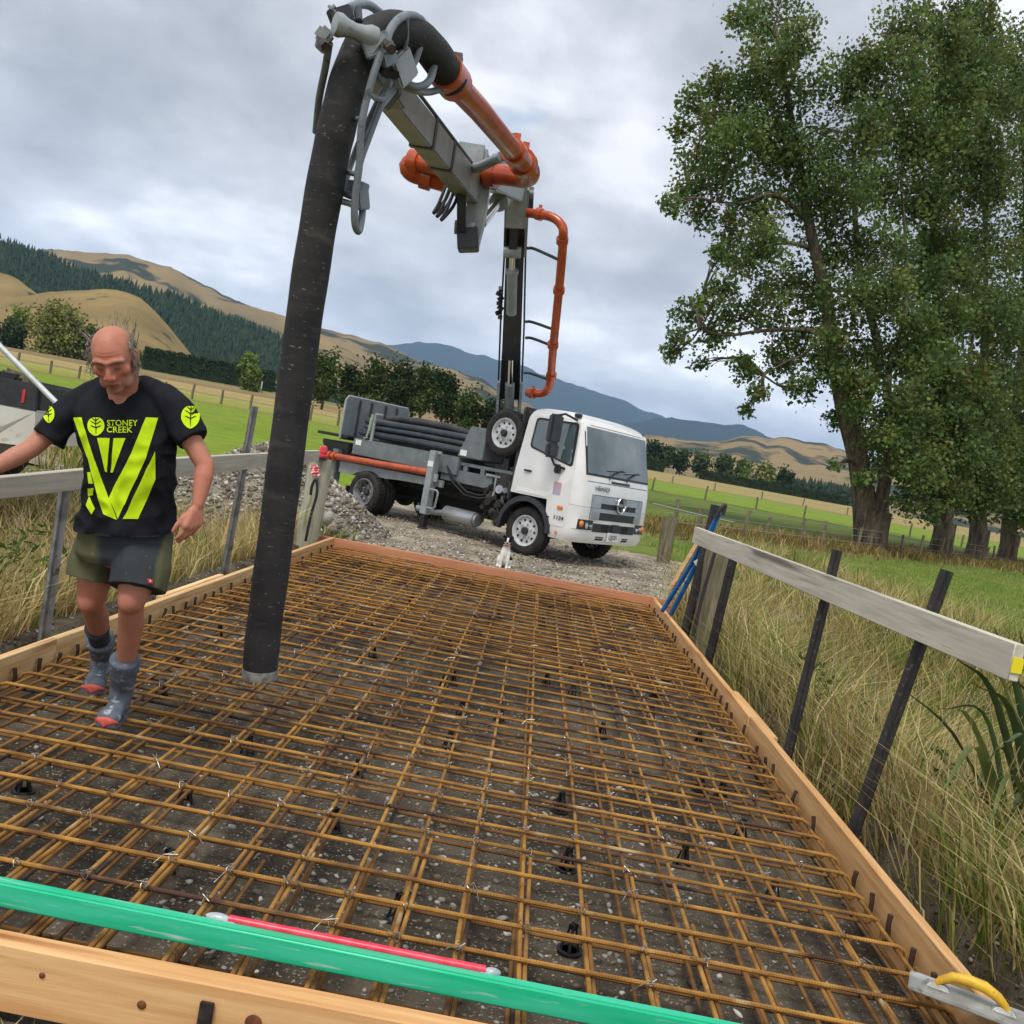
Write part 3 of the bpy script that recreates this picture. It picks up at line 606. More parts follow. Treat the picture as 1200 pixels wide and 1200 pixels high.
# cab surface
def hw(z): return float(np.interp(z, [.4, .5, 1.4, 2.25, 2.36, 2.42, 2.46], [1.12, 1.15, 1.15, 1.075, 1.03, .95, .80]))
def xf(z): return float(np.interp(z, [.4, .5, .9, 1.3, 1.48, 2.25, 2.36, 2.42, 2.46], [.98, 1.03, 1.04, 1.02, .99, .80, .72, .60, .40]))
def xr(z): return float(np.interp(z, [.4, 1.0, 2.3, 2.42, 2.46], [-.42, -.42, -.36, -.30, -.2]))
def front_x(y, z):
    h = hw(z); rc = .17; a = abs(y); x = xf(z) - .07 * (a / h) ** 2
    if a > h - rc: t = min((a - h + rc) / rc, 1); x -= rc * (1 - math.sqrt(max(0, 1 - t * t))) * .95
    return x
def ring(z, rear=None, n=26):
    h = hw(z); pts = []; ys = [math.sin((k / n - .5) * math.pi) * h for k in range(n + 1)]
    for y in ys: pts.append(Vector((front_x(y, z), y, z)))
    rx = xr(z) if rear is None else rear
    for k, (dx, dy) in enumerate(((.06, 0), (.018, .018), (0, .06))): pts.append(Vector((rx + dx, h - dy, z)))
    for k, (dx, dy) in enumerate(((0, .06), (.018, .018), (.06, 0))): pts.append(Vector((rx + dx, -h + dy, z)))
    return pts
m = MB(); m.loft([ring(z) for z in (.99, 1.1, 1.3, 1.42, 1.5, 1.7, 1.9, 2.1, 2.25, 2.31, 2.36, 2.40, 2.43, 2.452, 2.46)]); cab = tb(m, 'cab', 'white_paint', smooth=True)
m = MB(); m.loft([ring(z, .47) for z in (.40, .44, .5, .6, .8, .985)]); lower = tb(m, 'bumper', 'white_paint', smooth=True)
def side_poly(poly, sgn=-1, off=.004, th=.01, rnd=.0):
    """polygon (x,z) on the cab side; corners rounded"""
    if rnd:
        q = []; n = len(poly)
        for i in range(n):
            a, b, c = [Vector((*poly[j % n], 0)) for j in (i - 1, i, i + 1)]; p0 = b + (a - b).normalized() * rnd; p1 = b + (c - b).normalized() * rnd
            for t in (0, .25, .5, .75, 1): v = p0 * (1 - t) ** 2 + b * 2 * t * (1 - t) + p1 * t * t; q.append((v.x, v.y))
        poly = q
    return MB().loft([[Vector((x, sgn * (hw(z) - .02), z)) for x, z in poly], [Vector((x, sgn * (hw(z) + off + th - .01), z)) for x, z in poly]])
def front_patch(y0, y1, z0, z1, off, ny=12, nz=6, th=.012, sk=0):
    """patch of the cab front, standing proud by off; sk slants the ends"""
    m = MB(); F_, B_ = [], []
    for j in range(nz + 1):
        for i in range(ny + 1):
            z = z0 + (z1 - z0) * j / nz; k = sk * j / nz; y = (y0 + k) + ((y1 - k) - (y0 + k)) * i / ny; x = front_x(y, z); F_.append(Vector((x + off, y * (1 + .0), z))); B_.append(Vector((x + off - th, y, z)))
    n = ny + 1; f = [(j * n + i, j * n + i + 1, (j + 1) * n + i + 1, (j + 1) * n + i) for j in range(nz) for i in range(ny)]
    N0 = len(F_); edge = [i for i in range(n)] + [j * n + ny for j in range(1, nz + 1)] + [nz * n + i for i in range(ny - 1, -1, -1)] + [j * n for j in range(nz - 1, 0, -1)]
    g = [(edge[k], edge[(k + 1) % len(edge)], edge[(k + 1) % len(edge)] + N0, edge[k] + N0) for k in range(len(edge))]
    m.add(F_ + B_, f + [tuple(i + N0 for i in reversed(q)) for q in f] + g); return m
WIN = [(-.13, 2.24), (-.14, 1.80), (.70, 1.60), (.64, 2.24)]
for s in (-1, 1):
    d = tb(side_poly([(-.24, 2.33), (-.27, 1.02), (.37, 1.02), (.42, .60), (.80, .60), (.80, 1.45), (.68, 2.33)], s, .006, .01, .05), 'door', 'white_paint')
    if s < 0: d['label'] = 'driver door with a small square sticker'
    tb(side_poly([(-.17, 2.28), (-.18, 1.775), (.74, 1.565), (.68, 2.28)], s, .009, .01, .07), 'window_seal', 'black_plastic', d)
    tb(side_poly(WIN, s, .013, .01, .06), 'window', 'window_glass', d, smooth=False)
    tb(MB().box((-.10, s * 1.168, 1.385), (.15, .03, .03)), 'handle', 'black_plastic', d, bevel=.006)
    tb(MB().box((.66, s * 1.165, .90), (.11, .022, .05)), 'indicator', 'amber', d, bevel=.008)
    # wheel arch flare
    m = MB(); a0 = [];
    for k in range(15):
        a = math.pi * (1.02 - 1.0 * k / 14); c, sn = math.cos(a), math.sin(a); o_, i_ = .555, .47
        a0.append([Vector((c * i_ - .01, s * 1.02, .42 + sn * i_)), Vector((c * i_ - .01, s * 1.175, .42 + sn * i_)), Vector((c * o_ - .01, s * 1.165, .42 + sn * o_)), Vector((c * o_ - .01, s * 1.02, .42 + sn * o_))])
    m.loft(a0); tb(m, 'wheel_arch', 'dark_trim', smooth=True)
    m = MB().box((.43, s * 1.14, .72), (.10, .05, .02)); tb(m, 'step', 'black_plastic')
tb(MB().box((0.02, 0, .96), (.95, 2.0, .05)), 'cab_floor', 'black_void')
tb(side_poly([(.46, 1.29), (.46, 1.09), (.61, 1.09), (.61, 1.29)], -1, .011, .008), 'sticker', 'door_sticker')
for s in (-1,): tb(MB().cyl((.66, -1.155, .50), (.66, -1.175, .50), .022, 14), 'reflector', 'amber')
tb(front_patch(-1.0, 1.0, 1.495, 2.29, .004, sk=.015, th=.02), 'windscreen_seal', 'black_plastic', smooth=True)
ws = tb(front_patch(-.965, .965, 1.53, 2.255, .009, sk=.02, th=.02), 'windscreen', 'window_glass', smooth=True)
for y0, dy in ((-.42, .42), (.12, .42)):
    tb(MB().tube([(front_x(y0, 1.47) + .03, y0, 1.47), (front_x(y0 + .1, 1.55) + .03, y0 + .12, 1.56), (front_x(y0 + dy, 1.62) + .028, y0 + dy, 1.66)], .010, 6).tube([(front_x(y0, 1.6) + .024, y0 - .02, 1.61), (front_x(y0 + .5, 1.64) + .024, y0 + .52, 1.645)], .008, 6), 'wiper', 'black_plastic')
tb(front_patch(-.96, .96, 1.395, 1.405, .002, nz=1), 'panel_seam', 'dark_trim')
tb(front_patch(-.30, .28, 1.415, 1.455, .006, nz=1), 'vent', 'dark_trim')
gr = tb(front_patch(-.80, .80, .80, 1.20, .006, th=.03), 'grille', 'dark_trim', smooth=True)
tb(front_patch(-.80, .80, 1.075, 1.19, .022, th=.02, nz=2), 'grille_bar', 'silver_trim', gr, smooth=True)
tb(front_patch(-.78, .78, .925, .985, .022, th=.02, nz=2), 'grille_bar', 'silver_trim', gr, smooth=True)
for s in (-1, 1):
    y0, y1 = (-.80, -.56) if s < 0 else (.56, .80)
    tb(front_patch(y0, y1, .80, .98, .020, th=.02, nz=2, ny=4), 'grille_bar', 'silver_trim', gr, smooth=True); tb(front_patch(y0, y1, .99, 1.12, .019, th=.02, nz=2, ny=4), 'grille_bar', 'silver_trim', gr, smooth=True)
# emblem: ring with an upright diamond split by a bar
ex = front_x(0, 1.08) + .05
em = tb(MB().tube([(ex, .125 * math.cos(a), 1.085 + .13 * math.sin(a)) for a in [2 * math.pi * k / 28 for k in range(29)]], .016, 8, cap=False), 'emblem', 'chrome', gr, smooth=True)
m = MB(); m.prism([(0, 1.195), (-.06, 1.11), (.06, 1.11)], 'x', ex - .02, ex); m.prism([(-.06, 1.06), (.06, 1.06), (0, .975)], 'x', ex - .02, ex); tb(m, 'emblem_diamond', 'black_plastic', gr)
tb(MB().ell((ex - .022, 0, 1.085), (.012, .10, .125)), 'emblem_disc', 'silver_trim', gr, smooth=True)
def text(s, size, name, material, parent, M, extr=.002, off=0, sx=1):
    cu = bpy.data.curves.new(name, 'FONT'); cu.body = s; cu.size = size; cu.extrude = extr; cu.offset = off; cu.align_x = 'CENTER'; cu.align_y = 'CENTER'; cu.space_character = 1.05
    o = bpy.data.objects.new('t', cu); COL.objects.link(o); dg = bpy.context.evaluated_depsgraph_get(); me = bpy.data.meshes.new_from_object(o.evaluated_get(dg)); bpy.data.objects.remove(o)
    me.materials.clear(); me.name = name
    if sx != 1: me.transform(Matrix.Diagonal((sx, 1, 1, 1)))
    if M is not None: me.transform(M)
    return link(name, me, material, parent)
FR = Matrix(((0, 0, 1, 0), (1, 0, 0, 0), (0, 1, 0, 0), (0, 0, 0, 1)))         # text plane facing +x
SD = Matrix(((1, 0, 0, 0), (0, 0, -1, 0), (0, 1, 0, 0), (0, 0, 0, 1)))        # text plane facing -y
text('HINO', .10, 'lettering', 'silver_trim', gr, Matrix.Translation((front_x(-.56, 1.305) + .010, -.56, 1.305)) @ Matrix.Rotation(R(-3.6), 4, 'Z') @ FR, .006, .001, 1.5)
text('1124', .085, 'lettering', 'dark_trim', cab, Matrix.Translation((.665, -1.168, .735)) @ SD @ Matrix(((1, .15, 0, 0), (0, 1, 0, 0), (0, 0, 1, 0), (0, 0, 0, 1))), .002, .001, 1.15)
tb(front_patch(-.66, .66, .60, .74, .006, nz=2, th=.02), 'lower_grille', 'dark_trim', lower)
for y0, y1 in ((-.42, -.22), (.22, .42)): tb(front_patch(y0, y1, .61, .73, .010, nz=1, ny=2, th=.02), 'lower_grille', 'black_void', lower)
for y0, y1 in ((-.52, -.30), (.30, .50)): tb(front_patch(y0, y1, .465, .525, .006, nz=1, ny=2, th=.02), 'bumper_slot', 'black_void', lower)
tb(MB().box((front_x(0, .67) + .015, -.02, .68), (.03, .22, .14)), 'camera_box', 'dark_trim', lower, bevel=.01)
pl = tb(MB().box((front_x(0, .5) + .018, -.04, .535), (.012, .36, .15)), 'number_plate', 'plate_white', lower, bevel=.004)
text('QJJ281', .105, 'plate_lettering', 'plate_text', lower, Matrix.Translation((front_x(0, .5) + .0265, -.04, .53)) @ FR, .001, .0, .9)
for s in (-1, 1):
    h = tb(front_patch(-1.09 if s < 0 else .68, -.68 if s < 0 else 1.09, .62, .78, .008, nz=3, ny=8, th=.03), 'headlight', 'dark_trim', smooth=True)
    tb(MB().ell((front_x(.82, .70) + .012, s * .84, .69), (.022, .05, .055)), 'lens', 'lamp_glass', h, smooth=True)
    tb(MB().ell((front_x(.72, .70) + .014, s * .735, .675), (.02, .04, .045)), 'lens', 'lamp_glass', h, smooth=True)
    tb(MB().ell((front_x(.98, .70) + .006, s * .97, .71), (.03, .055, .055)), 'indicator', 'amber', h, smooth=True)
    tb(front_patch(*((-1.12, -1.06) if s < 0 else (1.06, 1.12)), .62, .80, .012, nz=3, ny=2, th=.02), 'led_strip', 'led_white', h)
    # mirrors
    mr = tb(MB().box((.42, s * 1.36, 2.12), (.14, .22, .46), rotm(0, 0, s * .35)), 'mirror', 'mirror_black', bevel=.03, smooth=True)
    tb(MB().box((.43, s * 1.35, 1.77), (.13, .21, .23), rotm(0, 0, s * .35)), 'mirror', 'mirror_black', bevel=.03, smooth=True)
    tb(MB().tube([(.62, s * 1.07, 2.32), (.5, s * 1.25, 2.38), (.44, s * 1.36, 2.34)], .018, 8), 'mirror_arm', 'black_plastic', smooth=True)
    tb(MB().tube([(.60, s * 1.14, 1.52), (.48, s * 1.28, 1.56), (.44, s * 1.35, 1.68)], .02, 8), 'mirror_arm', 'black_plastic', smooth=True)
    tb(MB().box((.52, s * 1.22, 1.50), (.09, .11, .15)), 'round_mirror', 'black_plastic', bevel=.02, smooth=True)
tb(MB().box((.58, -1.0, 2.40), (.10, .10, .06)), 'marker_lamp', 'dark_trim', bevel=.01)
tb(MB().box((-.46, 0, 1.7), (.09, 2.1, 1.45)).box((-.46, 0, 1.0), (.09, 2.2, .3)), 'cab_back', 'dark_trim', bevel=.02)
# wheels
mat('rim_shaded', srgb(140, 142, 143), srgb(110, 111, 112), scale=10, rough=.45, metal=.15)  # darker rim copy for the outer rear wheels: dish shading put into the colour
def wheel(x, y, s, dual=False, rim='rim_silver'):
    prof = [(.27, -.11), (.33, -.125), (.375, -.115), (.398, -.09), (.40, -.05), (.40, .05), (.398, .09), (.375, .115), (.33, .125), (.27, .11), (.245, .08), (.245, -.08), (.27, -.11)]
    o = MB().lathe(prof, (x, y, .40), (0, 1, 0), 40).build('wheel', 'tyre', TRK, smooth=True)
    m = MB()
    for k in range(40):
        a = 2 * math.pi * k / 40
        for t in (-.075, -.025, .025, .075):
            m.box((x + .397 * math.cos(a + t * .7), y + t, .40 + .397 * math.sin(a + t * .7)), (.02, .04, .034), Matrix.Rotation(-(a), 3, 'Y'))
    tag(m.build('tread', 'tyre', o), kind='stuff')
    q = s * .10 if not dual else s * .115
    dish = (-.035 if not dual else -.13)
    pr = [(.262, -.03), (.262, 0.0), (.255, .012), (.240, .008), (.228, -.012), (.212, dish), (.14, dish + .008), (.11, dish + .016), (.07, dish + .02), (.0, dish + .02)]
    rm = MB().lathe(pr, (x, y + q, .40), (0, s, 0), 36).build('rim', rim, o, smooth=True)
    m = MB()
    for k in range(10):
        a = 2 * math.pi * k / 10; c = Vector((x + .178 * math.cos(a), y + q + s * (dish + .006), .40 + .178 * math.sin(a))); m.cyl(c - Vector((0, s * .006, 0)), c + Vector((0, s * .006, 0)), .020, 12)
    tag(m.build('rim_holes', 'black_void', rm), kind='stuff')
    rm2 = MB()
    for k in range(6):
        a = 2 * math.pi * k / 6 + .3; c = Vector((x + .118 * math.cos(a), y + q + s * (dish + .02), .40 + .118 * math.sin(a))); rm2.cyl(c, c + Vector((0, s * .03, 0)), .014, 6)
    tag(rm2.build('wheel_nuts', 'rim_silver', rm), kind='stuff')
    MB().lathe([(.062, 0), (.062, .05), (.05, .065), (0, .068)], (x, y + q + s * (dish + .01), .40), (0, s, 0), 20).build('hub', 'dark_trim', rm, smooth=True)
    return o
WB = 3.85
for s in (-1, 1):
    wheel(0, s * .98, s); wheel(-WB, s * 1.03, s, True, 'rim_shaded'); wheel(-WB, s * .76, -s, True)
def fix_depth():
    # nothing may lie deeper than thing > part > sub-part: lift rim details to the wheel
    for o in list(TRK.children):
        for c in list(o.children):
            for g in list(c.children): g.parent = o
fix_depth()
# spare wheel stowed upright behind the cab
sw = wheel(-.80, -1.0, -1); sw.location = (0, .02, 1.53); sw['label'] = 'spare wheel stowed upright behind the cab'; fix_depth()
tb(MB().box((-.80, -.78, 1.5), (.12, .2, .5)).box((-.80, -.8, 1.35), (.5, .1, .08)), 'spare_carrier', 'dark_trim')
# chassis, engine, exhaust
tb(MB().box((-2.3, -.40, .74), (5.4, .09, .22)).box((-2.3, .40, .74), (5.4, .09, .22)), 'chassis_rails', 'chassis_dirty')
tb(MB().box((-1.5, 0, .62), (1.9, .62, .5)).box((-3.2, 0, .6), (1.8, .5, .3)), 'gearbox', 'black_void', bevel=.03)
tb(MB().cyl((-WB, -.7, .40), (-WB, .7, .40), .09, 12).ell((-WB, 0, .42), (.22, .2, .2)), 'rear_axle', 'chassis_dirty', smooth=True)
tb(MB().cyl((0, -.8, .36), (0, .8, .36), .06, 10), 'front_axle', 'chassis_dirty')
tb(MB().cyl((-1.95, -.86, .36), (-1.25, -.86, .36), .135, 22).cyl((-1.25, -.86, .36), (-1.19, -.86, .36), .11, 22), 'muffler', 'silver_trim', smooth=True)
tb(MB().tube([(-1.95, -.86, .36), (-2.2, -.86, .32), (-2.45, -.88, .34), (-2.62, -.92, .33)], .055, 12), 'exhaust_pipe', 'light_grey_paint', smooth=True)
eng = tb(MB().box((-.78, -.62, .66), (.50, .5, .42)).box((-.62, -.78, .95), (.3, .3, .3)).box((-.95, -.84, .62), (.26, .14, .30)), 'engine', 'chassis_dirty', bevel=.03)
rr = random.Random(3)
for k in range(34):
    c = (rr.uniform(-1.12, -.55), rr.uniform(-.98, -.86), rr.uniform(.38, .98)); r_ = rr.uniform(.03, .085)
    tb(MB().cyl(c, (c[0] + rr.uniform(-.03, .12), c[1] - rr.uniform(.03, .1), c[2] + rr.uniform(-.04, .04)), r_, 12), 'engine_fitting', rr.choice(('chassis_dirty', 'black_void', 'silver_trim', 'chassis_dirty', 'steel_dull')), eng, smooth=True)
for k in range(9):
    x = rr.uniform(-1.1, -.5); z = rr.uniform(.75, 1.05); x2 = rr.uniform(-1.15, -.5); z2 = rr.uniform(.35, .7)
    tb(MB().tube([(x, -.9, z), ((x + x2) / 2 + rr.uniform(-.12, .12), -1.0, (z + z2) / 2), (x2, -.93, z2)], .014, 7), 'engine_hose', rr.choice(('black_plastic', 'light_grey_paint', 'black_plastic')), eng, smooth=True)
tb(MB().tube([(-2.0, -1.0, 1.2), (-1.75, -1.02, .98), (-1.45, -1.02, .82), (-1.15, -1.0, .80), (-.95, -.95, .88)], .018, 8), 'hydraulic_hose', 'black_plastic', smooth=True)
tb(MB().tube([(-2.05, -.99, 1.22), (-1.8, -1.01, .93), (-1.5, -1.01, .76), (-1.15, -1.0, .75), (-.9, -.95, .82)], .018, 8), 'hydraulic_hose', 'black_plastic', smooth=True)
# pump body
tb(MB().box((-3.12, -.62, 1.22), (2.75, .78, .32)), 'hydraulic_tank', 'grey_paint', bevel=.012)
tb(MB().box((-3.12, .62, 1.22), (2.75, .78, .32)), 'hydraulic_tank', 'grey_paint', bevel=.012)
tb(MB().box((-2.9, 0, .98), (3.6, 1.86, .22)).box((-3.1, 0, 1.25), (2.7, .6, .5)), 'sub_frame', 'black_void')
tb(MB().prism([(-4.75, .88), (-2.02, .92), (-2.02, .79), (-3.1, .76), (-3.45, .73), (-4.2, .74), (-4.35, .66), (-4.75, .66)], 'y', -1.03, -.97), 'side_rail', 'light_grey_paint', bevel=.006)
tb(MB().box((-1.55, -.93, 1.05), (1.2, .08, .22)), 'side_beam', 'grey_paint', bevel=.008)
tb(MB().box((-1.25, -.90, 1.28), (1.6, .10, .06)), 'side_beam', 'grey_paint', bevel=.006)
for x in (-1.62, -1.22, -.72): tb(MB().box((x, -.92, 1.19), (.09, .06, .16)), 'bracket', 'grey_paint')
tb(MB().box((-.93, -.98, 1.18), (.34, .05, .045)).box((-.86, -.98, 1.0), (.05, .045, .34)), 'bracket', 'light_grey_paint', bevel=.008)
tb(MB().box((-1.2, -.2, 1.2), (1.5, 1.2, .25)), 'turret_base', 'black_void')
tb(MB().box((-.72, -.85, 1.12), (.4, .3, .28)), 'control_block', 'chassis_dirty', bevel=.03)
# toolbox in front of the pipes
tb(MB().prism([(-1.80, 1.40), (-1.60, 1.96), (-1.22, 1.96), (-1.22, 1.40)], 'y', -1.02, -.45), 'toolbox', 'grey_paint', bevel=.012)
tb(MB().box((-1.66, -1.025, 1.475), (.15, .006, .10)), 'sticker', 'plate_white'); tb(MB().box((-4.34, -1.018, 1.30), (.16, .006, .10)), 'sticker', 'plate_white')
# stowed delivery pipes and hose
for k, (y, z, r_, x0, x1, mt) in enumerate(((-.86, 1.50, .062, -4.5, -1.70, 'blue_black_pipe'), (-.70, 1.49, .062, -4.45, -1.70, 'rubber_hose'), (-.86, 1.63, .045, -4.4, -1.70, 'blue_black_pipe'), (-.80, 1.74, .065, -4.45, -1.62, 'blue_black_pipe'), (-.62, 1.62, .06, -4.4, -1.7, 'blue_black_pipe'))):
    tb(MB().tube([(x0, y, z), (x0 + .05, y, z), ((x0 + x1) / 2, y, z + .015), (x1, y, z)], [r_ * .8, r_, r_, r_], 14), 'stowed_pipe', mt, smooth=True)
tb(MB().tube([(-4.15, -.55, 1.70), (-4.0, -.66, 1.84), (-3.6, -.72, 1.88), (-3.0, -.70, 1.89), (-2.4, -.66, 1.88), (-2.0, -.62, 1.84), (-1.65, -.6, 1.80)], .07, 14), 'stowed_hose', 'rubber_hose', smooth=True)
for x in (-4.02,): tb(MB().box((x, -1.0, 1.62), (.06, .03, .52)).box((x + .08, -.97, 1.9), (.2, .04, .03)), 'pipe_stake', 'light_grey_paint')
tb(MB().tube([(-4.08, -1.03, 1.88), (-4.10, -1.04, 1.6), (-4.12, -1.03, 1.42), (-4.2, -1.03, 1.40)], .016, 6).tube([(-4.05, -1.03, 1.88), (-4.07, -1.04, 1.55), (-4.15, -1.03, 1.45)], .014, 6), 'rope', 'pale_rope', smooth=True)
# headboard panel (hopper guard) at the back
hb = tb(MB().prism([(-.98, 1.30), (.80, 1.30), (.80, 2.08), (.72, 2.15), (-.90, 2.15), (-.98, 2.08)], 'x', -4.95, -4.91), 'hopper_guard', 'grey_paint', bevel=.006)
tb(MB().tube([(-4.93, -.98, 1.32), (-4.93, -.98, 2.08), (-4.93, -.92, 2.16), (-4.93, .74, 2.16), (-4.93, .80, 2.08), (-4.93, .80, 1.32)], .022, 8), 'rim_tube', 'light_grey_paint', hb, smooth=True)
for y in (-.62, -.3, .1, .42): tb(MB().box((-4.90, y, 1.72), (.03, .04, .8)), 'rib', 'dark_trim', hb)
tb(MB().box((-5.0, 0, 1.0), (.7, 1.7, .5), taper=1.2), 'hopper', 'dark_trim', bevel=.03)
tb(MB().box((-5.2, -.5, 1.36), (.9, .9, .06)), 'hopper_lid', 'black_plastic', bevel=.01)
tb(MB().tube([(-5.2, -1.10, .94), (-4.9, -1.11, .95), (-3.5, -1.11, .985), (-2.28, -1.11, 1.02)], .062, 16), 'side_pipe', 'orange_paint', smooth=True)
for x in (-5.12, -4.98, -4.85): tb(MB().cyl((x, -1.11, .948), (x + .05, -1.11, .949), .088, 14), 'pipe_clamp', 'orange_paint', smooth=True)
# outriggers
for s in (-1,):
    og = tb(MB().bar((-2.16, s * 1.19, .28), (-2.16, s * 1.19, 1.42), .15, .15), 'outrigger', 'light_grey_paint', bevel=.008)
    tb(MB().bar((-2.16, s * 1.19, -.02), (-2.16, s * 1.19, .30), .10, .10), 'outrigger_leg', 'black_plastic', og)
    tb(MB().box((-2.20, s * 1.22, -.012), (.70, .42, .02)).cyl((-2.16, s * 1.19, -.01), (-2.16, s * 1.19, .05), .10, 12), 'foot_pad', 'dark_trim', og)
    tb(MB().tube([(-2.08, s * 1.25, .74), (-1.92, s * 1.25, .74), (-1.88, s * 1.25, .70), (-1.90, s * 1.25, .45), (-1.95, s * 1.25, .41), (-2.08, s * 1.25, .41)], .018, 8), 'grab_handle', 'light_grey_paint', og, smooth=True)
    tb(MB().box((-2.05, s * 1.2, .95), (.10, .03, .14)), 'bracket', 'light_grey_paint', og); tb(MB().box((-2.1, s * 1.2, 1.4), (.2, .04, .05)), 'bracket', 'light_grey_paint', og)
    tb(MB().box((-2.16, s * 1.27, 1.18), (.13, .008, .10)), 'sticker', 'plate_white', og)
    tb(MB().box((-4.9, s * .98, .62), (.16, .16, .95)).box((-4.9, s * .98, .1), (.12, .12, .3)), 'rear_outrigger', 'grey_paint', bevel=.01)
tb(MB().box((-4.35, -.98, .30), (.03, .3, .3)), 'mudflap', 'dark_trim')

# ------------------------------------------------------------------ boom, in world coordinates under the truck
def bp(m, name, material, parent=None, **k):
    o = m.build(name, material, parent or TRK, **k)
    if parent is None: o.matrix_parent_inverse = TMI
    return o
A = lambda l: [at(*p) for p in l]
def smooth_path(pts, n=6):
    """Catmull-Rom through the points"""
    P = [Vector(p) for p in pts]; P = [P[0] * 2 - P[1]] + P + [P[-1] * 2 - P[-2]]; out = []
    for i in range(1, len(P) - 2):
        for k in range(n):
            t = k / n; out.append(.5 * ((2 * P[i]) + (P[i + 1] - P[i - 1]) * t + (2 * P[i - 1] - 5 * P[i] + 4 * P[i + 1] - P[i + 2]) * t * t + (3 * P[i] - P[i - 1] - 3 * P[i + 1] + P[i + 2]) * t ** 3))
    return out + [P[-2]]
side_v = E1.copy()                                     # the boom plane faces the photographer, so its pins lie across the view
# turret and first section
b0, b1 = at(597, 470, 17.0), at(606, 232, 14.3)
up0 = (b1 - b0).normalized(); rt = up0.cross(E3).normalized() * -1
if rt.dot(E1) < 0: rt = -rt
fw = rt.cross(up0).normalized()                        # roughly towards or away from the viewer
if fw.dot(E3) < 0: fw = -fw                            # towards the viewer
tur = at(596, 505, 17.1)
ped = bp(MB().bar(tur + Vector((0, 0, -.75)), tur + Vector((0, 0, .25)), .62, .62), 'turret', 'grey_paint', bevel=.03)
for s in (-1, 1): bp(MB().bar(tur + rt * (s * .20) + Vector((0, 0, -.2)), b0 + rt * (s * .20) + up0 * .45, .05, .36, up=fw), 'turret_plate', 'light_grey_paint', ped, bevel=.008)
s1 = bp(MB().bar(b0 + up0 * .1 + fw * -.10, b1 - up0 * .15 - fw * .06, .34, .40, up=fw, w2=.27, h2=.32), 'boom_section', 'boom_dark', bevel=.015)
for s in (-1, 1):
    bp(MB().bar(b0 - up0 * .1 + rt * (s * .17), b0 + up0 * 1.0 + rt * (s * .15), .03, .34, up=fw), 'side_plate', 'boom_dark', s1, bevel=.006)
    bp(MB().tube([b0 + rt * s * .21 + up0 * .3, b0 + rt * s * .20 + up0 * 1.6, b1 + rt * s * .17 - up0 * 1.0, b1 + rt * s * .17 - up0 * .3], .016, 6), 'hydraulic_line', 'steel_dull' if s > 0 else 'black_plastic', s1)
    bp(MB().bar(b1 - up0 * .85 + rt * (s * .16) + fw * .08, b1 + up0 * .25 + rt * (s * .16) + fw * .05, .04, .42, up=fw), 'head_plate', 'boom_dark' if s < 0 else 'light_grey_paint', s1, bevel=.01)
    bp(MB().cyl(b1 + rt * s * .12, b1 + rt * s * .25, .17, 18), 'pivot_boss', 'boom_dark', s1, smooth=True)
bp(MB().cyl(b0 + up0 * -.25 + fw * .22, b0 + up0 * .55 + fw * .22, .085, 16), 'lift_ram', 'light_grey_paint', s1, smooth=True)
bp(MB().cyl(b0 + up0 * .55 + fw * .22, b0 + up0 * 1.05 + fw * .2, .05, 14), 'ram_rod', 'chrome', s1, smooth=True)
r0, r1, r2 = b0 + up0 * 2.0 + fw * .26 + rt * -.02, b0 + up0 * 2.75 + fw * .28 + rt * -.03, b1 - up0 * .75 + fw * .30 + rt * -.04
bp(MB().cyl(r0, r1, .085, 16).cyl(r1, r1 + up0 * .05, .10, 16), 'fold_ram', 'light_grey_paint', s1, smooth=True)
bp(MB().cyl(r1, r2, .048, 14), 'ram_rod', 'chrome', s1, smooth=True)
bp(MB().cyl(r2 - rt * .14, r2 + rt * .14, .09, 16), 'ram_pin', 'light_grey_paint', s1, smooth=True)
bp(MB().bar(r2 - up0 * .05, b1 + up0 * .12 + fw * .28, .12, .10, up=fw, w2=.16), 'link_arm', 'boom_dark', s1, bevel=.01)
m = MB()
for k in range(7): q = b0 + up0 * (1.75 + .09 * k) - rt * (.21 + .03 * (k % 2)); m.box(q, (.07, .09, .06), rotm(k, k, 0))
bp(m, 'valve_stack', 'black_plastic', s1)
# second section, folded over towards the viewer
k0, k1 = at(607, 222, 14.2), at(573, 203, 8.0); d2 = (k1 - k0).normalized()
s2 = bp(MB().bar(k0 - d2 * .2, k1 + d2 * .25, .26, .34, w2=.22, h2=.26), 'boom_section', 'light_grey_paint', bevel=.012)
bp(MB().bar(at(604, 262, 14.0), at(606, 205, 13.4), .32, .30, up=fw, w2=.26), 'head_fork', 'light_grey_paint', s2, bevel=.02)
ra, rb, rc_ = at(594, 232, 12.5), at(585, 236, 9.8), at(564, 262, 8.1)
bp(MB().cyl(ra, rb, .085, 16).cyl(rb, rb + (rc_ - rb) * .04, .10, 14), 'fold_ram', 'light_grey_paint', s2, smooth=True); bp(MB().cyl(rb, rc_, .045, 14), 'ram_rod', 'chrome', s2, smooth=True)
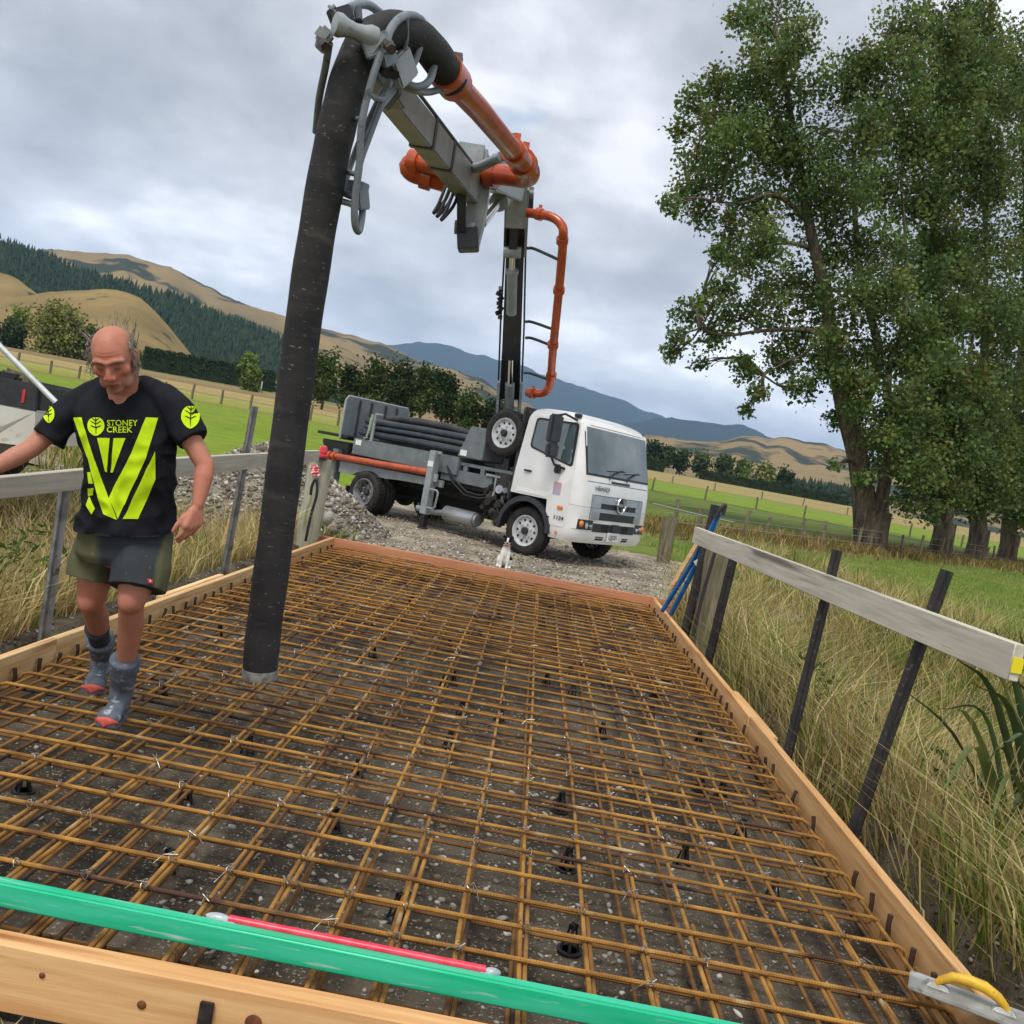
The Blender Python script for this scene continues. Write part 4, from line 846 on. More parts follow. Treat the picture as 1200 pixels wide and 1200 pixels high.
# knuckle between second and third sections
kn = bp(MB().bar(at(532, 192, 7.75), at(570, 198, 7.75), .30, .30, up=Vector((0, 0, 1))), 'knuckle', 'light_grey_paint', bevel=.03)
pts = A([(572, 204, 7.7), (569, 232, 7.7), (564, 262, 7.72), (558, 292, 7.75)])
bp(MB().loft([[p + E1 * a + E3 * b for a, b in ((-w_, -.10), (w_ * .2, -.10), (w_ * .2, .10), (-w_, .10))] for p, w_ in zip(pts, (.10, .14, .13, .06))]), 'link_plate', 'light_grey_paint', kn, bevel=.006)
bp(MB().bar(at(548, 268, 7.6), at(549, 294, 7.62), .17, .22, up=E3), 'link_fork', 'boom_dark', kn, bevel=.008)
bp(MB().cyl(at(533, 266, 7.55), at(556, 268, 7.55), .055, 14), 'link_pin', 'light_grey_paint', kn, smooth=True)
bp(MB().bar(at(541, 222, 7.35), at(541, 270, 7.5), .07, .09, up=E3), 'rod_link', 'boom_dark', kn)
# third section: open box towards the tip
t0, t1 = at(549, 219, 7.55), at(448, 96, 4.95); d3 = (t1 - t0).normalized(); 
s3 = bp(MB().bar(t0 - d3 * .15, t1, .17, .22, up=Vector((0, 0, 1)), w2=.13, h2=.16), 'boom_section', 'light_grey_paint', bevel=.008)
n3 = d3.cross(Vector((0, 0, 1))).normalized(); u3 = n3.cross(d3).normalized()
for f_ in (.40, .62): q = t0 + (t1 - t0) * f_; bp(MB().bar(q - d3 * .03, q + d3 * .03, .185 - .045 * f_, .235 - .065 * f_), 'stiffener', 'boom_dark', s3)
for f_ in (.3, .55): q = t0 + (t1 - t0) * f_ + n3 * .11 + u3 * .05; bp(MB().box(q, (.06, .06, .06)), 'lug', 'light_grey_paint', s3)
for a in ((528, 218), (533, 222), (524, 214)): bp(MB().tube(smooth_path([at(*a, 7.4), at(a[0] - 10, a[1] + 25, 7.35), at(a[0] - 16, a[1] + 36, 7.3), at(a[0] - 2, a[1] + 20, 7.4), at(a[0] + 6, a[1], 7.5)], 4), .014, 6), 'hydraulic_hose', 'black_plastic', s3, smooth=True)
# orange delivery pipes
def pipe(pts, r=.066, n=18, clamps=(), name='delivery_pipe', sm=0):
    P = A(pts); P = smooth_path(P, sm) if sm else P
    o = bp(MB().tube(P, r, n), name, 'orange_paint', smooth=True)
    for c, e in clamps:
        c, e = at(*c), at(*e); d = (e - c).normalized(); bp(MB().cyl(c - d * .045, c + d * .045, r * 1.32, 20).box(c + Vector((0, 0, r * 1.5)), (.05, .05, .06)), 'pipe_clamp', 'orange_paint', o, smooth=True)
    return o
pa = pipe([(527, 92, 5.02), (560, 127, 5.6), (604, 180, 6.85)], .070, clamps=(((532, 96, 5.1), (560, 127, 5.6)), ((603, 179, 6.8), (610, 186, 6.95))))
bp(MB().cyl(at(521, 82, 4.95), at(533, 98, 5.12), .098, 22), 'hose_coupling', 'orange_paint', pa, smooth=True)
for c in ((536, 68, 5.0), (602, 161, 6.8)): bp(MB().box(at(*c), (.05, .03, .05)).cyl(at(*c), at(c[0] - 6, c[1] + 10, c[2]), .014, 8), 'clamp_lever', 'steel_dull', pa)
pipe([(604, 180, 6.85), (613, 190, 7.0), (620, 199, 7.15), (620, 206, 7.3), (612, 208, 7.4), (598, 206, 7.45), (560, 202, 7.6)], .080, sm=3, clamps=(((577, 204, 7.55), (560, 202, 7.6)), ((613, 191, 7.05), (607, 184, 6.9))))
pipe([(545, 198, 7.75), (505, 193, 7.85), (487, 190, 7.9), (478, 195, 7.92), (484, 203, 7.95), (500, 208, 8.0), (520, 214, 8.05)], .078, sm=3, clamps=(((487, 190, 7.9), (505, 193, 7.85)), ((500, 208, 8.0), (510, 211, 8.0))))
bp(MB().tube(smooth_path(A([(530, 193, 7.6), (556, 197, 7.2), (570, 192, 7.0), (588, 183, 6.8)]), 4), .038, 10), 'pipe_strut', 'light_grey_paint', s3, smooth=True)
pipe([(612, 249, 13.9), (632, 251, 13.75), (648, 255, 13.65), (658, 264, 13.6), (660, 278, 13.65), (656, 330, 14.2), (648, 410, 15.3), (645, 446, 15.9), (641, 457, 16.0), (634, 461, 16.1), (618, 460, 16.3)], .068, sm=4,
     clamps=(((632, 251, 13.75), (648, 255, 13.65)), ((659, 282, 13.7), (656, 330, 14.2)), ((655, 340, 14.33), (648, 410, 15.3)), ((648, 404, 15.2), (648, 412, 15.3)), ((646, 440, 15.8), (645, 446, 15.9)), ((624, 461, 16.2), (618, 460, 16.3))))
for a, b in (((618, 291, 14.4), (654, 304, 13.95)), ((616, 377, 15.4), (651, 387, 14.95)), ((616, 396, 15.6), (649, 406, 15.2)), ((614, 437, 16.1), (646, 446, 15.9))):
    bp(MB().tube(smooth_path([at(*a), at(a[0] + 8, a[1] + .5, a[2]), at(*b)], 3), .024, 8), 'pipe_strut', 'boom_dark', s1, smooth=True)
# tip: roller, hoops and the hose guide cage
tip = bp(MB().bar(at(462, 112, 5.05), at(436, 66, 4.62), .15, .15), 'boom_tip', 'light_grey_paint', bevel=.01)
bp(MB().lathe([(.0, 0), (.05, .005), (.052, .03), (.040, .06), (.034, .10), (.040, .14), (.052, .17), (.05, .20), (.0, .205)], at(391, 27, 4.15), (at(438, 45, 4.25) - at(391, 27, 4.15)), 22), 'roller', 'light_grey_paint', tip, smooth=True)
for c, sz in (((380, 42, 4.2), (.07, .07, .07)), ((440, 52, 4.25), (.07, .06, .11)), ((393, 18, 4.4), (.04, .26, .04)), ((452, 58, 4.3), (.07, .06, .08))): bp(MB().box(at(*c), sz, rotm(.2, .5, .2)), 'roller_bracket', 'light_grey_paint', tip, bevel=.014)
for c in ((377, 50, 4.15), (454, 52, 4.22), (448, 80, 4.35), (458, 82, 4.4)): bp(MB().cyl(at(*c), at(c[0] + 5, c[1] + 6, c[2] - .05), .024, 6), 'bolt', 'steel_dull' if c[1] < 60 else 'black_plastic', tip)
mat('guide_grey', srgb(122, 130, 136), srgb(100, 107, 112), scale=6, detail=5, rough=.38, spec=.5, c3=srgb(70, 70, 70), c3scale=20, c3lo=.62, c3hi=.7)
def guide(pts, r=.024, n=5): bp(MB().tube(smooth_path(A(pts), n), r * .72, 9), 'guide_bar', 'guide_grey', tip, smooth=True)
guide([(386, 50, 4.2), (381, 80, 4.3), (374, 115, 4.42), (370, 155, 4.58)])
guide([(446, 62, 4.25), (434, 100, 4.25), (424, 145, 4.27), (421, 195, 4.32), (416, 232, 4.36), (416, 262, 4.4), (421, 270, 4.45), (425, 240, 4.5), (419, 215, 4.52), (422, 190, 4.5), (440, 140, 4.5), (457, 95, 4.5)])
guide([(455, 96, 4.5), (440, 125, 4.52), (424, 160, 4.55), (412, 190, 4.6), (404, 215, 4.6), (398, 232, 4.62)], .022)
guide([(405, 150, 4.55), (412, 140, 4.4), (424, 140, 4.28)], .018); guide([(398, 200, 4.58), (408, 202, 4.45), (420, 205, 4.33)], .018)
guide([(392, 218, 4.6), (404, 226, 4.5), (424, 234, 4.45)], .026); guide([(392, 234, 4.6), (408, 238, 4.5), (418, 242, 4.4)], .022)
guide([(397, 30, 4.3), (404, 14, 4.4), (418, 6, 4.5), (432, 6, 4.62), (446, 16, 4.7), (455, 26, 4.75)], .03)
guide([(415, 25, 4.35), (417, 10, 4.5), (420, -4, 4.55)], .02)
guide([(452, 52, 4.25), (457, 36, 4.3), (468, 22, 4.38), (482, 18, 4.5), (494, 24, 4.6), (499, 34, 4.65), (512, 54, 4.8), (508, 80, 4.8), (502, 96, 4.75), (488, 102, 4.7), (474, 96, 4.65), (462, 84, 4.5)], .028)
guide([(477, 22, 4.45), (476, 50, 4.5), (468, 70, 4.55)], .015); guide([(497, 30, 4.62), (492, 55, 4.62), (484, 76, 4.62), (472, 80, 4.55)], .024)
guide([(460, 92, 4.6), (480, 104, 4.75), (500, 108, 4.9), (518, 104, 5.0)], .026)
bp(MB().bar(at(466, 62, 4.5), at(478, 96, 4.6), .05, .16), 'tip_plate', 'light_grey_paint', tip, bevel=.01)
for a, b, w_, h_, mt in (((383, 36, 4.22), (376, 60, 4.24), .035, .11, 'guide_grey'), ((386, 22, 4.3), (412, 14, 4.35), .03, .07, 'boom_dark'), ((437, 40, 4.24), (446, 66, 4.26), .035, .13, 'guide_grey'), ((446, 66, 4.26), (462, 60, 4.32), .03, .10, 'guide_grey'), ((440, 92, 4.4), (458, 78, 4.42), .04, .09, 'guide_grey'), ((420, 28, 4.32), (419, 12, 4.4), .03, .05, 'boom_dark'), ((468, 98, 4.62), (452, 118, 4.72), .03, .12, 'guide_grey'), ((404, 218, 4.55), (428, 222, 4.45), .05, .06, 'guide_grey'), ((424, 222, 4.43), (426, 246, 4.46), .03, .07, 'guide_grey')):
    bp(MB().bar(at(*a), at(*b), w_, h_), 'bracket_plate', mt, tip, bevel=.006)
guide([(430, 110, 4.26), (446, 116, 4.42), (452, 110, 4.5)], .018)
for f_ in (-.06, .06): bp(MB().tube([t0 + u3 * .13 + n3 * f_, t0.lerp(t1, .5) + u3 * .115 + n3 * f_, t1 + u3 * .10 + n3 * f_], .012, 6), 'hydraulic_line', 'black_plastic', s3, smooth=True)

# ------------------------------------------------------------------ delivery hose hanging from the tip
mat('hose_rubber', srgb(36, 35, 37), srgb(50, 48, 48), scale=3, detail=7, rough=.72, spec=.35, bump=.35, bscale=22, bdist=.006, stretch=(1, 1, 3), c3=srgb(128, 124, 118), c3scale=30, c3lo=.65, c3hi=.74, c4=srgb(76, 72, 66), c4scale=4, c4lo=.58, c4hi=.78)
mat('wet_concrete', srgb(150, 148, 142), srgb(110, 106, 100), scale=30, rough=.8, bump=.5)
hp = A([(530, 95, 5.05), (518, 76, 4.92), (503, 56, 4.78), (482, 40, 4.62), (455, 36, 4.48), (428, 52, 4.38), (410, 92, 4.35), (397, 140, 4.36), (386, 190, 4.40), (372, 270, 4.46), (359, 355, 4.52), (345, 460, 4.6), (332, 560, 4.66), (318, 670, 4.72), (309, 740, 4.77), (304, 793, 4.8)])
hpath = smooth_path(hp, 6); hr = [.088 + .0015 * math.sin(i * .9) for i in range(len(hpath))]
DH = empty('delivery_hose', (hpath[-1].x, hpath[-1].y, hpath[-1].z), label='thick black rubber delivery hose hanging from the boom tip down to the rebar', cat='hose')
def dh(m, name, material): o = m.build(name, material, DH, smooth=True); o.matrix_parent_inverse = Matrix.Translation(DH.location).inverted(); return o
dh(MB().tube(hpath, hr, 28), 'hose', 'hose_rubber')
e0, e1 = hpath[-1], hpath[-2]; dd = (e0 - e1).normalized()
dh(MB().tube([e0 - dd * .045, e0 - dd * .03, e0 - dd * .008, e0 + dd * .004], [.089, .091, .0915, .089], 28), 'concrete_smear', 'wet_concrete')
# ------------------------------------------------------------------ guard rails, posts and what leans on them
mat('post_black', srgb(50, 47, 46), srgb(36, 34, 34), scale=9, detail=5, rough=.6, spec=.4, c3=srgb(96, 84, 74), c3scale=40, c3lo=.62, c3hi=.7)
mat('post_galv', srgb(138, 138, 136), srgb(104, 104, 102), scale=9, detail=5, rough=.5, metal=.5, c3=srgb(80, 74, 68), c3scale=14, c3lo=.6, c3hi=.68)
mat('old_post', srgb(132, 124, 104), srgb(96, 90, 72), scale=4, stretch=(5, 5, .5), detail=6, rough=.9, spec=.1, bump=.6, bscale=18, bdist=.01, c3=srgb(100, 104, 66), c3scale=5, c3lo=.56, c3hi=.68)
mat('pale_post', srgb(176, 174, 156), srgb(146, 146, 124), scale=4, stretch=(4, 4, .6), detail=6, rough=.9, spec=.1, bump=.5, bscale=18, bdist=.01, c3=srgb(124, 130, 100), c3scale=4, c3lo=.55, c3hi=.68)
mat('yellow_tag', srgb(232, 214, 30), rough=.5); mat('red_lens', srgb(206, 40, 48), rough=.25, coat=.5); mat('red_tape', srgb(196, 52, 66), srgb(220, 190, 190), scale=30, lo=.5, hi=.55, rough=.6)
mat('blue_conduit', srgb(36, 124, 200), srgb(28, 104, 176), scale=8, rough=.4); mat('white_board', srgb(204, 202, 194), srgb(170, 168, 160), scale=6, rough=.8)
mat('fence_wire', srgb(170, 168, 160), rough=.5, metal=.5)
def ypost(a, b, sz, material, label, name='fence_post', group='steel posts holding the guard rails'):
    """star-section steel post"""
    a, b = Vector(a), Vector(b); d, x, y = frame(b - a, E3); ln = (b - a).length; t = sz * .13; poly = []
    for k in range(3):
        th = math.pi / 2 + k * 2 * math.pi / 3; u = Vector((math.cos(th), math.sin(th))); v = Vector((-u.y, u.x))
        poly += [u * sz * .6 - v * t, u * sz * .6 + v * t, u * t * 1.6 + (v * t * 1.2)]
    # order as a closed star outline
    poly = []
    for k in range(3):
        th = math.pi / 2 + k * 2 * math.pi / 3; u = Vector((math.cos(th), math.sin(th))); v = Vector((-u.y, u.x)); w_ = Vector((math.cos(th + math.pi / 3), math.sin(th + math.pi / 3)))
        poly += [u * sz * .6 - v * t, u * sz * .6 + v * t, w_ * t * 1.3]
    m = MB().loft([[Vector((p.x, p.y, z)) for p in poly] for z in (0, ln * .33, ln * .66, ln)]); o = m.build(name, material)
    M = Matrix((x, y, d)).transposed().to_4x4(); M.translation = a; o.matrix_world = M
    return tag(o, label, 'post', group)
zb = -.45
def low(px, py, D, px2, py2, D2, k=.14):
    """base pushed a little into the bank along the post"""
    a, b = at(px, py, D), at(px2, py2, D2); return a - (b - a) * k, b
ypost(*low(1000, 978, 4.55, 1111, 669, 4.45), .058, 'post_black', 'black steel post at the near end of the right guard rail, leaning outwards')
ypost(*low(922, 890, 5.62, 982, 645, 5.6), .055, 'post_black', 'second black steel post from the near end of the right guard rail')
ypost(*low(830, 776, 8.42, 862, 646, 8.3), .07, 'post_black', 'black steel post against the old wooden post on the right')
ypost(*low(803, 742, 9.9, 839, 592, 9.9), .085, 'post_black', 'tall black steel post at the far end of the right rail beside the blue conduits')
q = MB().tube([at(812, 745, 9.4), at(824, 695, 9.4), at(838, 646, 9.4)], .018, 8).build('steel_rod', 'post_black', smooth=True); tag(q, 'thin dark steel rod leaning by the old wooden post', 'rod')
def rpost(px, py, px2, py2, D, r, material, label, n=14, extra=.3, flat=1):
    a, b = at(px, py, D), at(px2, py2, D); d = b - a; ln = d.length; m = MB(); dz, x, y = frame(d, E3); rings = []
    for k in range(9):
        t = -extra / ln + (1 + extra / ln) * k / 8; rr = r * (1 + .05 * math.sin(k * 2.1)); rings.append([Vector((math.cos(u) * rr * (1 + .06 * math.sin(3 * u + k * .4)), math.sin(u) * rr * flat * (1 + .05 * math.cos(2 * u)), t * ln)) for u in [2 * math.pi * j / n for j in range(n)]])
    m.loft(rings); o = m.build('wooden_post', material, smooth=True); M = Matrix((x, y, dz)).transposed().to_4x4(); M.translation = a; o.matrix_world = M; return tag(o, label, 'post')
rpost(824, 752, 845, 638, 9.6, .135, 'old_post', 'weathered round wooden post behind the far end of the right rail')
fpq = rpost(776, 660, 786, 606, 19, .14, 'old_post', 'short old wooden strainer post in the grass right of the truck')
wp = rpost(357, 640, 377, 537, 11.85, .15, 'pale_post', 'pale mossy wooden post with a red lamp at the far end of the left rail', flat=.8)
# rails
GR = 'weathered timber guard rails'
ra_, rb_ = at(815, 627, 8.6), at(1192, 777, 3.68)
rl = board('guard_rail', ra_, rb_, .045, .15, 'grey_board', 'weathered grey timber guard rail on the right with a yellow tag on its end', group=GR, cat='rail')
d, x, y = frame(rb_ - ra_); tg = MB().box(rb_ + d * .004 - y * .01, (.045, .006, .06), Matrix((x, d, y)).transposed()).build('end_tag', 'yellow_tag', rl); tg.matrix_parent_inverse = rl.matrix_world.inverted()
for f_ in (.735, .80, .86, .905):
    p = ra_ + (rb_ - ra_) * f_ - x * .0235 + y * random.uniform(-.04, .03); k = MB().cyl(p + x * .01, p - x * .004, .008, 8).build('nail', 'post_black', rl); k.matrix_parent_inverse = rl.matrix_world.inverted()
lb = at(-60, 578, 4.45); lm_ = at(178, 552, 5.9); lf = at(372, 534, 11.35)
board('guard_rail', lb, lm_, .045, .115, 'grey_board', 'weathered grey timber guard rail passing behind the walking man', group=GR, cat='rail')
board('guard_rail', at(176, 550, 5.92), lf, .045, .135, 'grey_board', 'paler timber guard rail behind the hose, ending at the pale post', group=GR, cat='rail')
def galv(px, py, D, px2, py2, D2, label):
    a, b = low(px, py, D, px2, py2, D2, .25); return ypost(a, b, .06, 'post_galv', label)
galv(50, 748, 5.35, 77, 560, 5.35, 'galvanised steel post under the left rail behind the walking man')
galv(262, 672, 8.45, 298, 476, 8.3, 'tall galvanised steel post standing beside the left rail near the hose')
# red lamp and tape on the pale post
lp = empty('warning_lamp', at(377, 537, 11.7), label='small red lamp standing on top of the pale wooden post', cat='lamp')
MB().lathe([(.0, 0), (.06, .005), (.06, .04), (.05, .05), (.055, .11), (.04, .15), (.0, .165)], (0, 0, 0), (0.05, 0, 1), 16).build('lens', 'red_lens', lp, smooth=True)
MB().cyl((0, 0, -.02), (0, 0, .015), .065, 14).build('base', 'black_plastic', lp)
tp = MB()
for k in range(4): c = at(369 + random.uniform(-2, 2), 547 + 3 * k, 11.66); tp.box(c, (.10, .02, .035), rotm(random.uniform(-.5, .5), random.uniform(-.6, .6), 0))
tp = tp.build('tape', 'red_tape'); tag(tp, 'scrap of red and white tape tied round the pale post', 'tape')
cb = MB().tube(smooth_path([at(364, 580, 11.62), at(366, 568, 11.6), at(371, 562, 11.6), at(371, 580, 11.6), at(364, 605, 11.62), at(358, 634, 11.65)], 5), .018, 7).build('cable', 'black_plastic', smooth=True); tag(cb, 'black cable hanging down the pale wooden post', 'cable')
# conduits and boards at the right rail end
for k, (a, b) in enumerate((((776, 716, 10.6), (843, 602, 9.75)), ((786, 720, 10.5), (838, 612, 9.8)))):
    c = MB().tube(smooth_path([at(*a), at((a[0] + b[0]) / 2 + 2, (a[1] + b[1]) / 2, (a[2] + b[2]) / 2), at(*b)], 5), .026, 10).build('conduit', 'blue_conduit', smooth=True)
    tag(c, ('upper' if k == 0 else 'lower') + ' blue plastic conduit leaning on the far end of the right rail', 'pipe', 'blue conduits leaning on the rail')
c = MB().tube(smooth_path([at(838, 608, 9.75), at(845, 596, 9.7), at(850, 592, 9.7), at(847, 604, 9.72)], 5), .02, 8).build('hose_end', 'rubber_hose', smooth=True); tag(c, 'looped dark hose end poking up behind the right rail', 'hose')
c = MB().bar(at(786, 690, 10.2), at(826, 622, 9.95), .03, .05).build('batten', 'pale_board', bevel=.003); tag(c, 'thin pale timber batten leaning beside the blue conduits', 'batten')
c = MB().bar(at(818, 655, 10.05), at(838, 690, 10.0), .12, .03, up=E3).build('offcut', 'white_board', bevel=.004); tag(c, 'white painted board offcut leaning by the old wooden post', 'board')
c = MB().bar(at(822, 640, 10.2), at(842, 652, 10.1), .14, .03, up=E3).build('offcut', 'white_board', bevel=.004); tag(c, 'pale board offcut tucked under the far end of the right rail', 'board')
c = MB().bar(at(812, 725, 10.6), at(832, 690, 10.4), .16, .04, up=E3).build('offcut', 'red_board', bevel=.004); tag(c, 'reddish board offcut leaning low behind the black post', 'board')
# paddock fences
def wire(a, b, r, label):
    a, b = Vector(a), Vector(b); mid = (a + b) / 2 - Vector((0, 0, .03 * (b - a).length / 10)); o = MB().tube(smooth_path([a, mid, b], 6), r, 5).build('fence_wire', 'fence_wire'); return tag(o, label, 'wire')
def tz(x, y): return float(T(x, y))
def fence_line(p0, p1, n, h, r, label, wl, group, wires=3, wr=.008):
    for k in range(n):
        t = k / (n - 1); x = p0[0] + (p1[0] - p0[0]) * t + random.uniform(-.3, .3); y = p0[1] + (p1[1] - p0[1]) * t; z = tz(x, y); hh = h * random.uniform(.85, 1.1)
        o = MB().tube([(x, y, z - .2), (x + random.uniform(-.03, .03), y, z + hh * .5), (x + random.uniform(-.06, .06), y, z + hh)], [r, r * .95, r * .9], 8).build('paddock_post', 'old_post', smooth=True); tag(o, label + ', ' + ORD[k] + ' from the left', 'post', group)
    for k in range(wires):
        pts = [Vector((p0[0] + (p1[0] - p0[0]) * t, p0[1] + (p1[1] - p0[1]) * t, tz(p0[0] + (p1[0] - p0[0]) * t, p0[1] + (p1[1] - p0[1]) * t) + h * (.35 + .27 * k))) for t in [i / 12 for i in range(13)]]
        o = MB().tube(pts, wr, 4).build('fence_wire', 'fence_wire'); tag(o, ('lowest ', 'middle ', 'top ')[k] + wl, 'wire', group + ', wires')
fence_line((4.2, 30), (26, 53), 15, 1.05, .07, 'thin fence post in the dry strip under the trees', 'fence wire strung along the dry strip under the trees', 'fence posts under the trees')
fence_line((5, 76), (60, 78), 14, 1.1, .08, 'distant fence post between the two green paddocks', 'distant wire between the two green paddocks', 'fence posts between green paddocks')
fence_line((6, 135), (90, 139), 14, 1.2, .10, 'distant fence post along the straw coloured paddock', 'distant wire along the straw coloured paddock', 'fence posts along the straw paddock', 2, .012)
fence_line((-46, 76), (-5, 78), 18, 1.2, .11, 'distant fence post beyond the left green paddock', 'distant wire beyond the left green paddock', 'fence posts beyond the left paddock', 2, .012)
wire(at(765, 590, 19), at(860, 612, 22), .016, 'white electric fence tape stretched beside the old strainer post')

# ------------------------------------------------------------------ gravel heap
def heap(x, y):
    d = np.sqrt(((x + 3.95) / 1.9) ** 2 + ((y - 14.2) / 1.7) ** 2); d2 = np.sqrt(((x + 4.9) / 1.3) ** 2 + ((y - 14.7) / 1.5) ** 2); n = fbm(x * 1.1, y * 1.1, 4, 31)
    return np.maximum(1.32 * np.clip(1 - d, 0, 1) ** 0.85, .75 * np.clip(1 - d2, 0, 1) ** .9) * (.8 + .42 * n)
mat('heap_gravel', srgb(150, 142, 126), srgb(98, 92, 80), scale=3, detail=8, rough=.95, spec=.1, bump=1, bscale=26, bdist=.04, c3=srgb(188, 184, 172), c3scale=30, c3lo=.58, c3hi=.66)
hg = grid('gravel_heap', np.arange(-6.6, -1.8, .1), np.arange(12.2, 16.8, .1), lambda x, y: T(x, y) - .07 * (heap(x, y) < .02) - .03 + heap(x, y) + (fbm(x * 5, y * 5, 3, 3) - .45) * .08, 'heap_gravel'); tag(hg, 'heap of loose grey gravel behind the left rail', 'gravel heap')
n = 16000; x = RNG.uniform(-6.6, -1.9, n); y = RNG.uniform(12.3, 16.6, n); k = (heap(x, y) > .03); x, y = x[k], y[k]; n = len(x); r = .012 + .045 * RNG.random(n) ** 3.0
hs = stones('heap_stones', np.column_stack([x, y, T(x, y) - .04 + heap(x, y) + r * .3]), r, pebcol(n, .78), 'pebble', flat=.8); hs.parent = hg
for px, py, D, r in ((385, 607, 12.9, .12), (392, 622, 12.6, .09), (405, 628, 12.6, .07), (372, 618, 12.5, .06)):
    p = at(px, py, D); o = stones('boulder', np.array([[p.x, p.y, max(p.z, -.1)]]), np.array([r]), pebcol(1, .8), 'pebble', flat=1.0); del o['kind']; tag(o, {385: 'largest grey boulder at the foot of the gravel heap', 392: 'grey boulder just below the largest one by the far formwork', 405: 'small stone right of the boulders by the far formwork', 372: 'small stone left of the boulders by the pale post'}[px], 'stone', 'stones at the foot of the heap')

# ------------------------------------------------------------------ ute parked at the left
mat('ute_paint', srgb(216, 214, 204), srgb(206, 202, 190), scale=2, rough=.3, coat=.4, c3=srgb(160, 150, 130), c3scale=5, c3lo=.6, c3hi=.75)
ur = at(68, 520, 12.0); UT = empty('parked_ute', (ur.x, ur.y, -.10), (0, 0, R(8)), 'beige ute with a black tray box parked beyond the left rail', 'ute')
m = MB(); m.prism([(0, .62), (-.55, .60), (-.68, .95 * .6)] + [(-1.0 + .48 * math.cos(a), .38 + .48 * math.sin(a)) for a in [R(20 + 14 * k) for k in range(11)]] + [(-1.6, .5), (-2.0, .5), (-2.0, 1.08), (0, 1.04), (.02, .9)], 'y', -.88, .88); m.build('tray_side', 'ute_paint', UT)
m = MB(); m.prism([(-2.05, .5), (-2.3, .45), (-3.55, .45), (-3.7, .55)] + [(-4.1 + .46 * math.cos(a), .38 + .46 * math.sin(a)) for a in [R(20 + 14 * k) for k in range(11)]] + [(-4.65, .5), (-5.0, .5), (-5.05, .9), (-4.9, 1.05), (-3.9, 1.15), (-3.35, 1.72), (-2.5, 1.76), (-2.1, 1.2), (-2.05, 1.1)], 'y', -.86, .86); m.build('cabin', 'ute_paint', UT)
m = MB(); m.prism([(-2.6, 1.66), (-2.3, 1.18), (-3.8, 1.18), (-3.35, 1.66)], 'y', -.875, .875); m.build('side_windows', 'window_glass', UT)
m = MB(); m.prism([(.0, 1.05), (-.02, 1.36), (-1.95, 1.42), (-1.95, 1.09)], 'y', -.86, -.80); m.build('tray_box', 'dark_trim', UT, bevel=.01)
m = MB(); m.prism([(.0, 1.05), (-.02, 1.36), (-1.95, 1.42), (-1.95, 1.09)], 'y', .80, .86); m.build('tray_box', 'dark_trim', UT, bevel=.01)
MB().box((-.01, 0, 1.2), (.05, 1.6, .28)).build('tray_box', 'dark_trim', UT, bevel=.01)
MB().box((-.16, -.868, 1.2), (.035, .012, .16)).build('tail_reflector', 'red_lens', UT, bevel=.004)
MB().box((-.9, -.4, 1.36), (1.2, .7, .16)).build('load', 'black_plastic', UT, bevel=.04, smooth=True); MB().box((-.4, -.5, 1.40), (.35, .3, .14), rotm(0, .2, .3)).build('load', 'old_post', UT, bevel=.04)
for x in (-.45, -.75, -1.05, -1.35): MB().cyl((x, -.885, .97), (x, -.872, .97), .014, 8).build('rivet', 'black_void', UT)
for x in (-1.0, -4.1):
    for s in (-1, 1):
        o = MB().lathe([(.22, -.1), (.33, -.11), (.375, -.08), (.38, 0), (.375, .08), (.33, .11), (.22, .1), (.22, -.1)], (x, s * .78, .38), (0, 1, 0), 30).build('wheel', 'tyre', UT, smooth=True)
        MB().lathe([(.225, .0), (.2, -.02), (.1, -.01), (0, -.01)], (x, s * .86, .38), (0, s, 0), 24).build('rim', 'rim_silver', o, smooth=True)
    m = MB(); a0 = []
    for k in range(13):
        a = math.pi * (1.05 - 1.1 * k / 12); c, sn = math.cos(a), math.sin(a); a0.append([Vector((x + c * .44, -.84, .38 + sn * .44)), Vector((x + c * .44, -.92, .38 + sn * .44)), Vector((x + c * .54, -.92, .38 + sn * .54)), Vector((x + c * .56, -.86, .38 + sn * .56))])
    m.loft(a0); m.build('arch_flare', 'ute_paint', UT, smooth=True)
pole = MB().cyl(at(-60, 345, 10.6), at(66, 472, 10.6), .032, 12).build('pole', 'rim_silver', smooth=True); tag(pole, 'slanting aluminium pole above the parked ute tray', 'pole')
# ------------------------------------------------------------------ the man walking on the rebar
mat('skin', (.5, .2, .13), attr='Col', rough=.52, spec=.35, bump=.5, bscale=300, bdist=.002, c2=srgb(150, 90, 74), scale=34, detail=6, lo=.5, hi=1.2, c3=srgb(120, 72, 60), c3scale=160, c3lo=.6, c3hi=1.0)
mat('shirt_black', srgb(26, 27, 33), srgb(33, 34, 40), scale=9, detail=5, rough=.85, spec=.15, bump=.3, bscale=260, bdist=.001)
mat('shirt_lime', srgb(204, 236, 26), srgb(190, 224, 20), scale=14, rough=.7, spec=.2)
mat('shorts_cloth', (.05, .05, .04), attr='Col', rough=.9, spec=.1, bump=.4, bscale=200, bdist=.001, c3=srgb(120, 122, 120), c3scale=26, c3lo=.66, c3hi=.82)
mat('boot_rubber', srgb(92, 100, 112), srgb(72, 78, 90), scale=16, detail=6, rough=.75, bump=.3, bscale=60, c3=srgb(160, 164, 166), c3scale=30, c3lo=.58, c3hi=.7)
mat('boot_red', srgb(206, 92, 80), srgb(180, 74, 64), scale=20, rough=.7, c3=srgb(190, 160, 150), c3scale=40, c3lo=.62, c3hi=.72)
mat('sock', srgb(52, 54, 60), srgb(40, 42, 48), scale=30, rough=.9)
mat('hair_grey', srgb(170, 163, 154), srgb(112, 104, 96), scale=40, rough=.6, spec=.4)
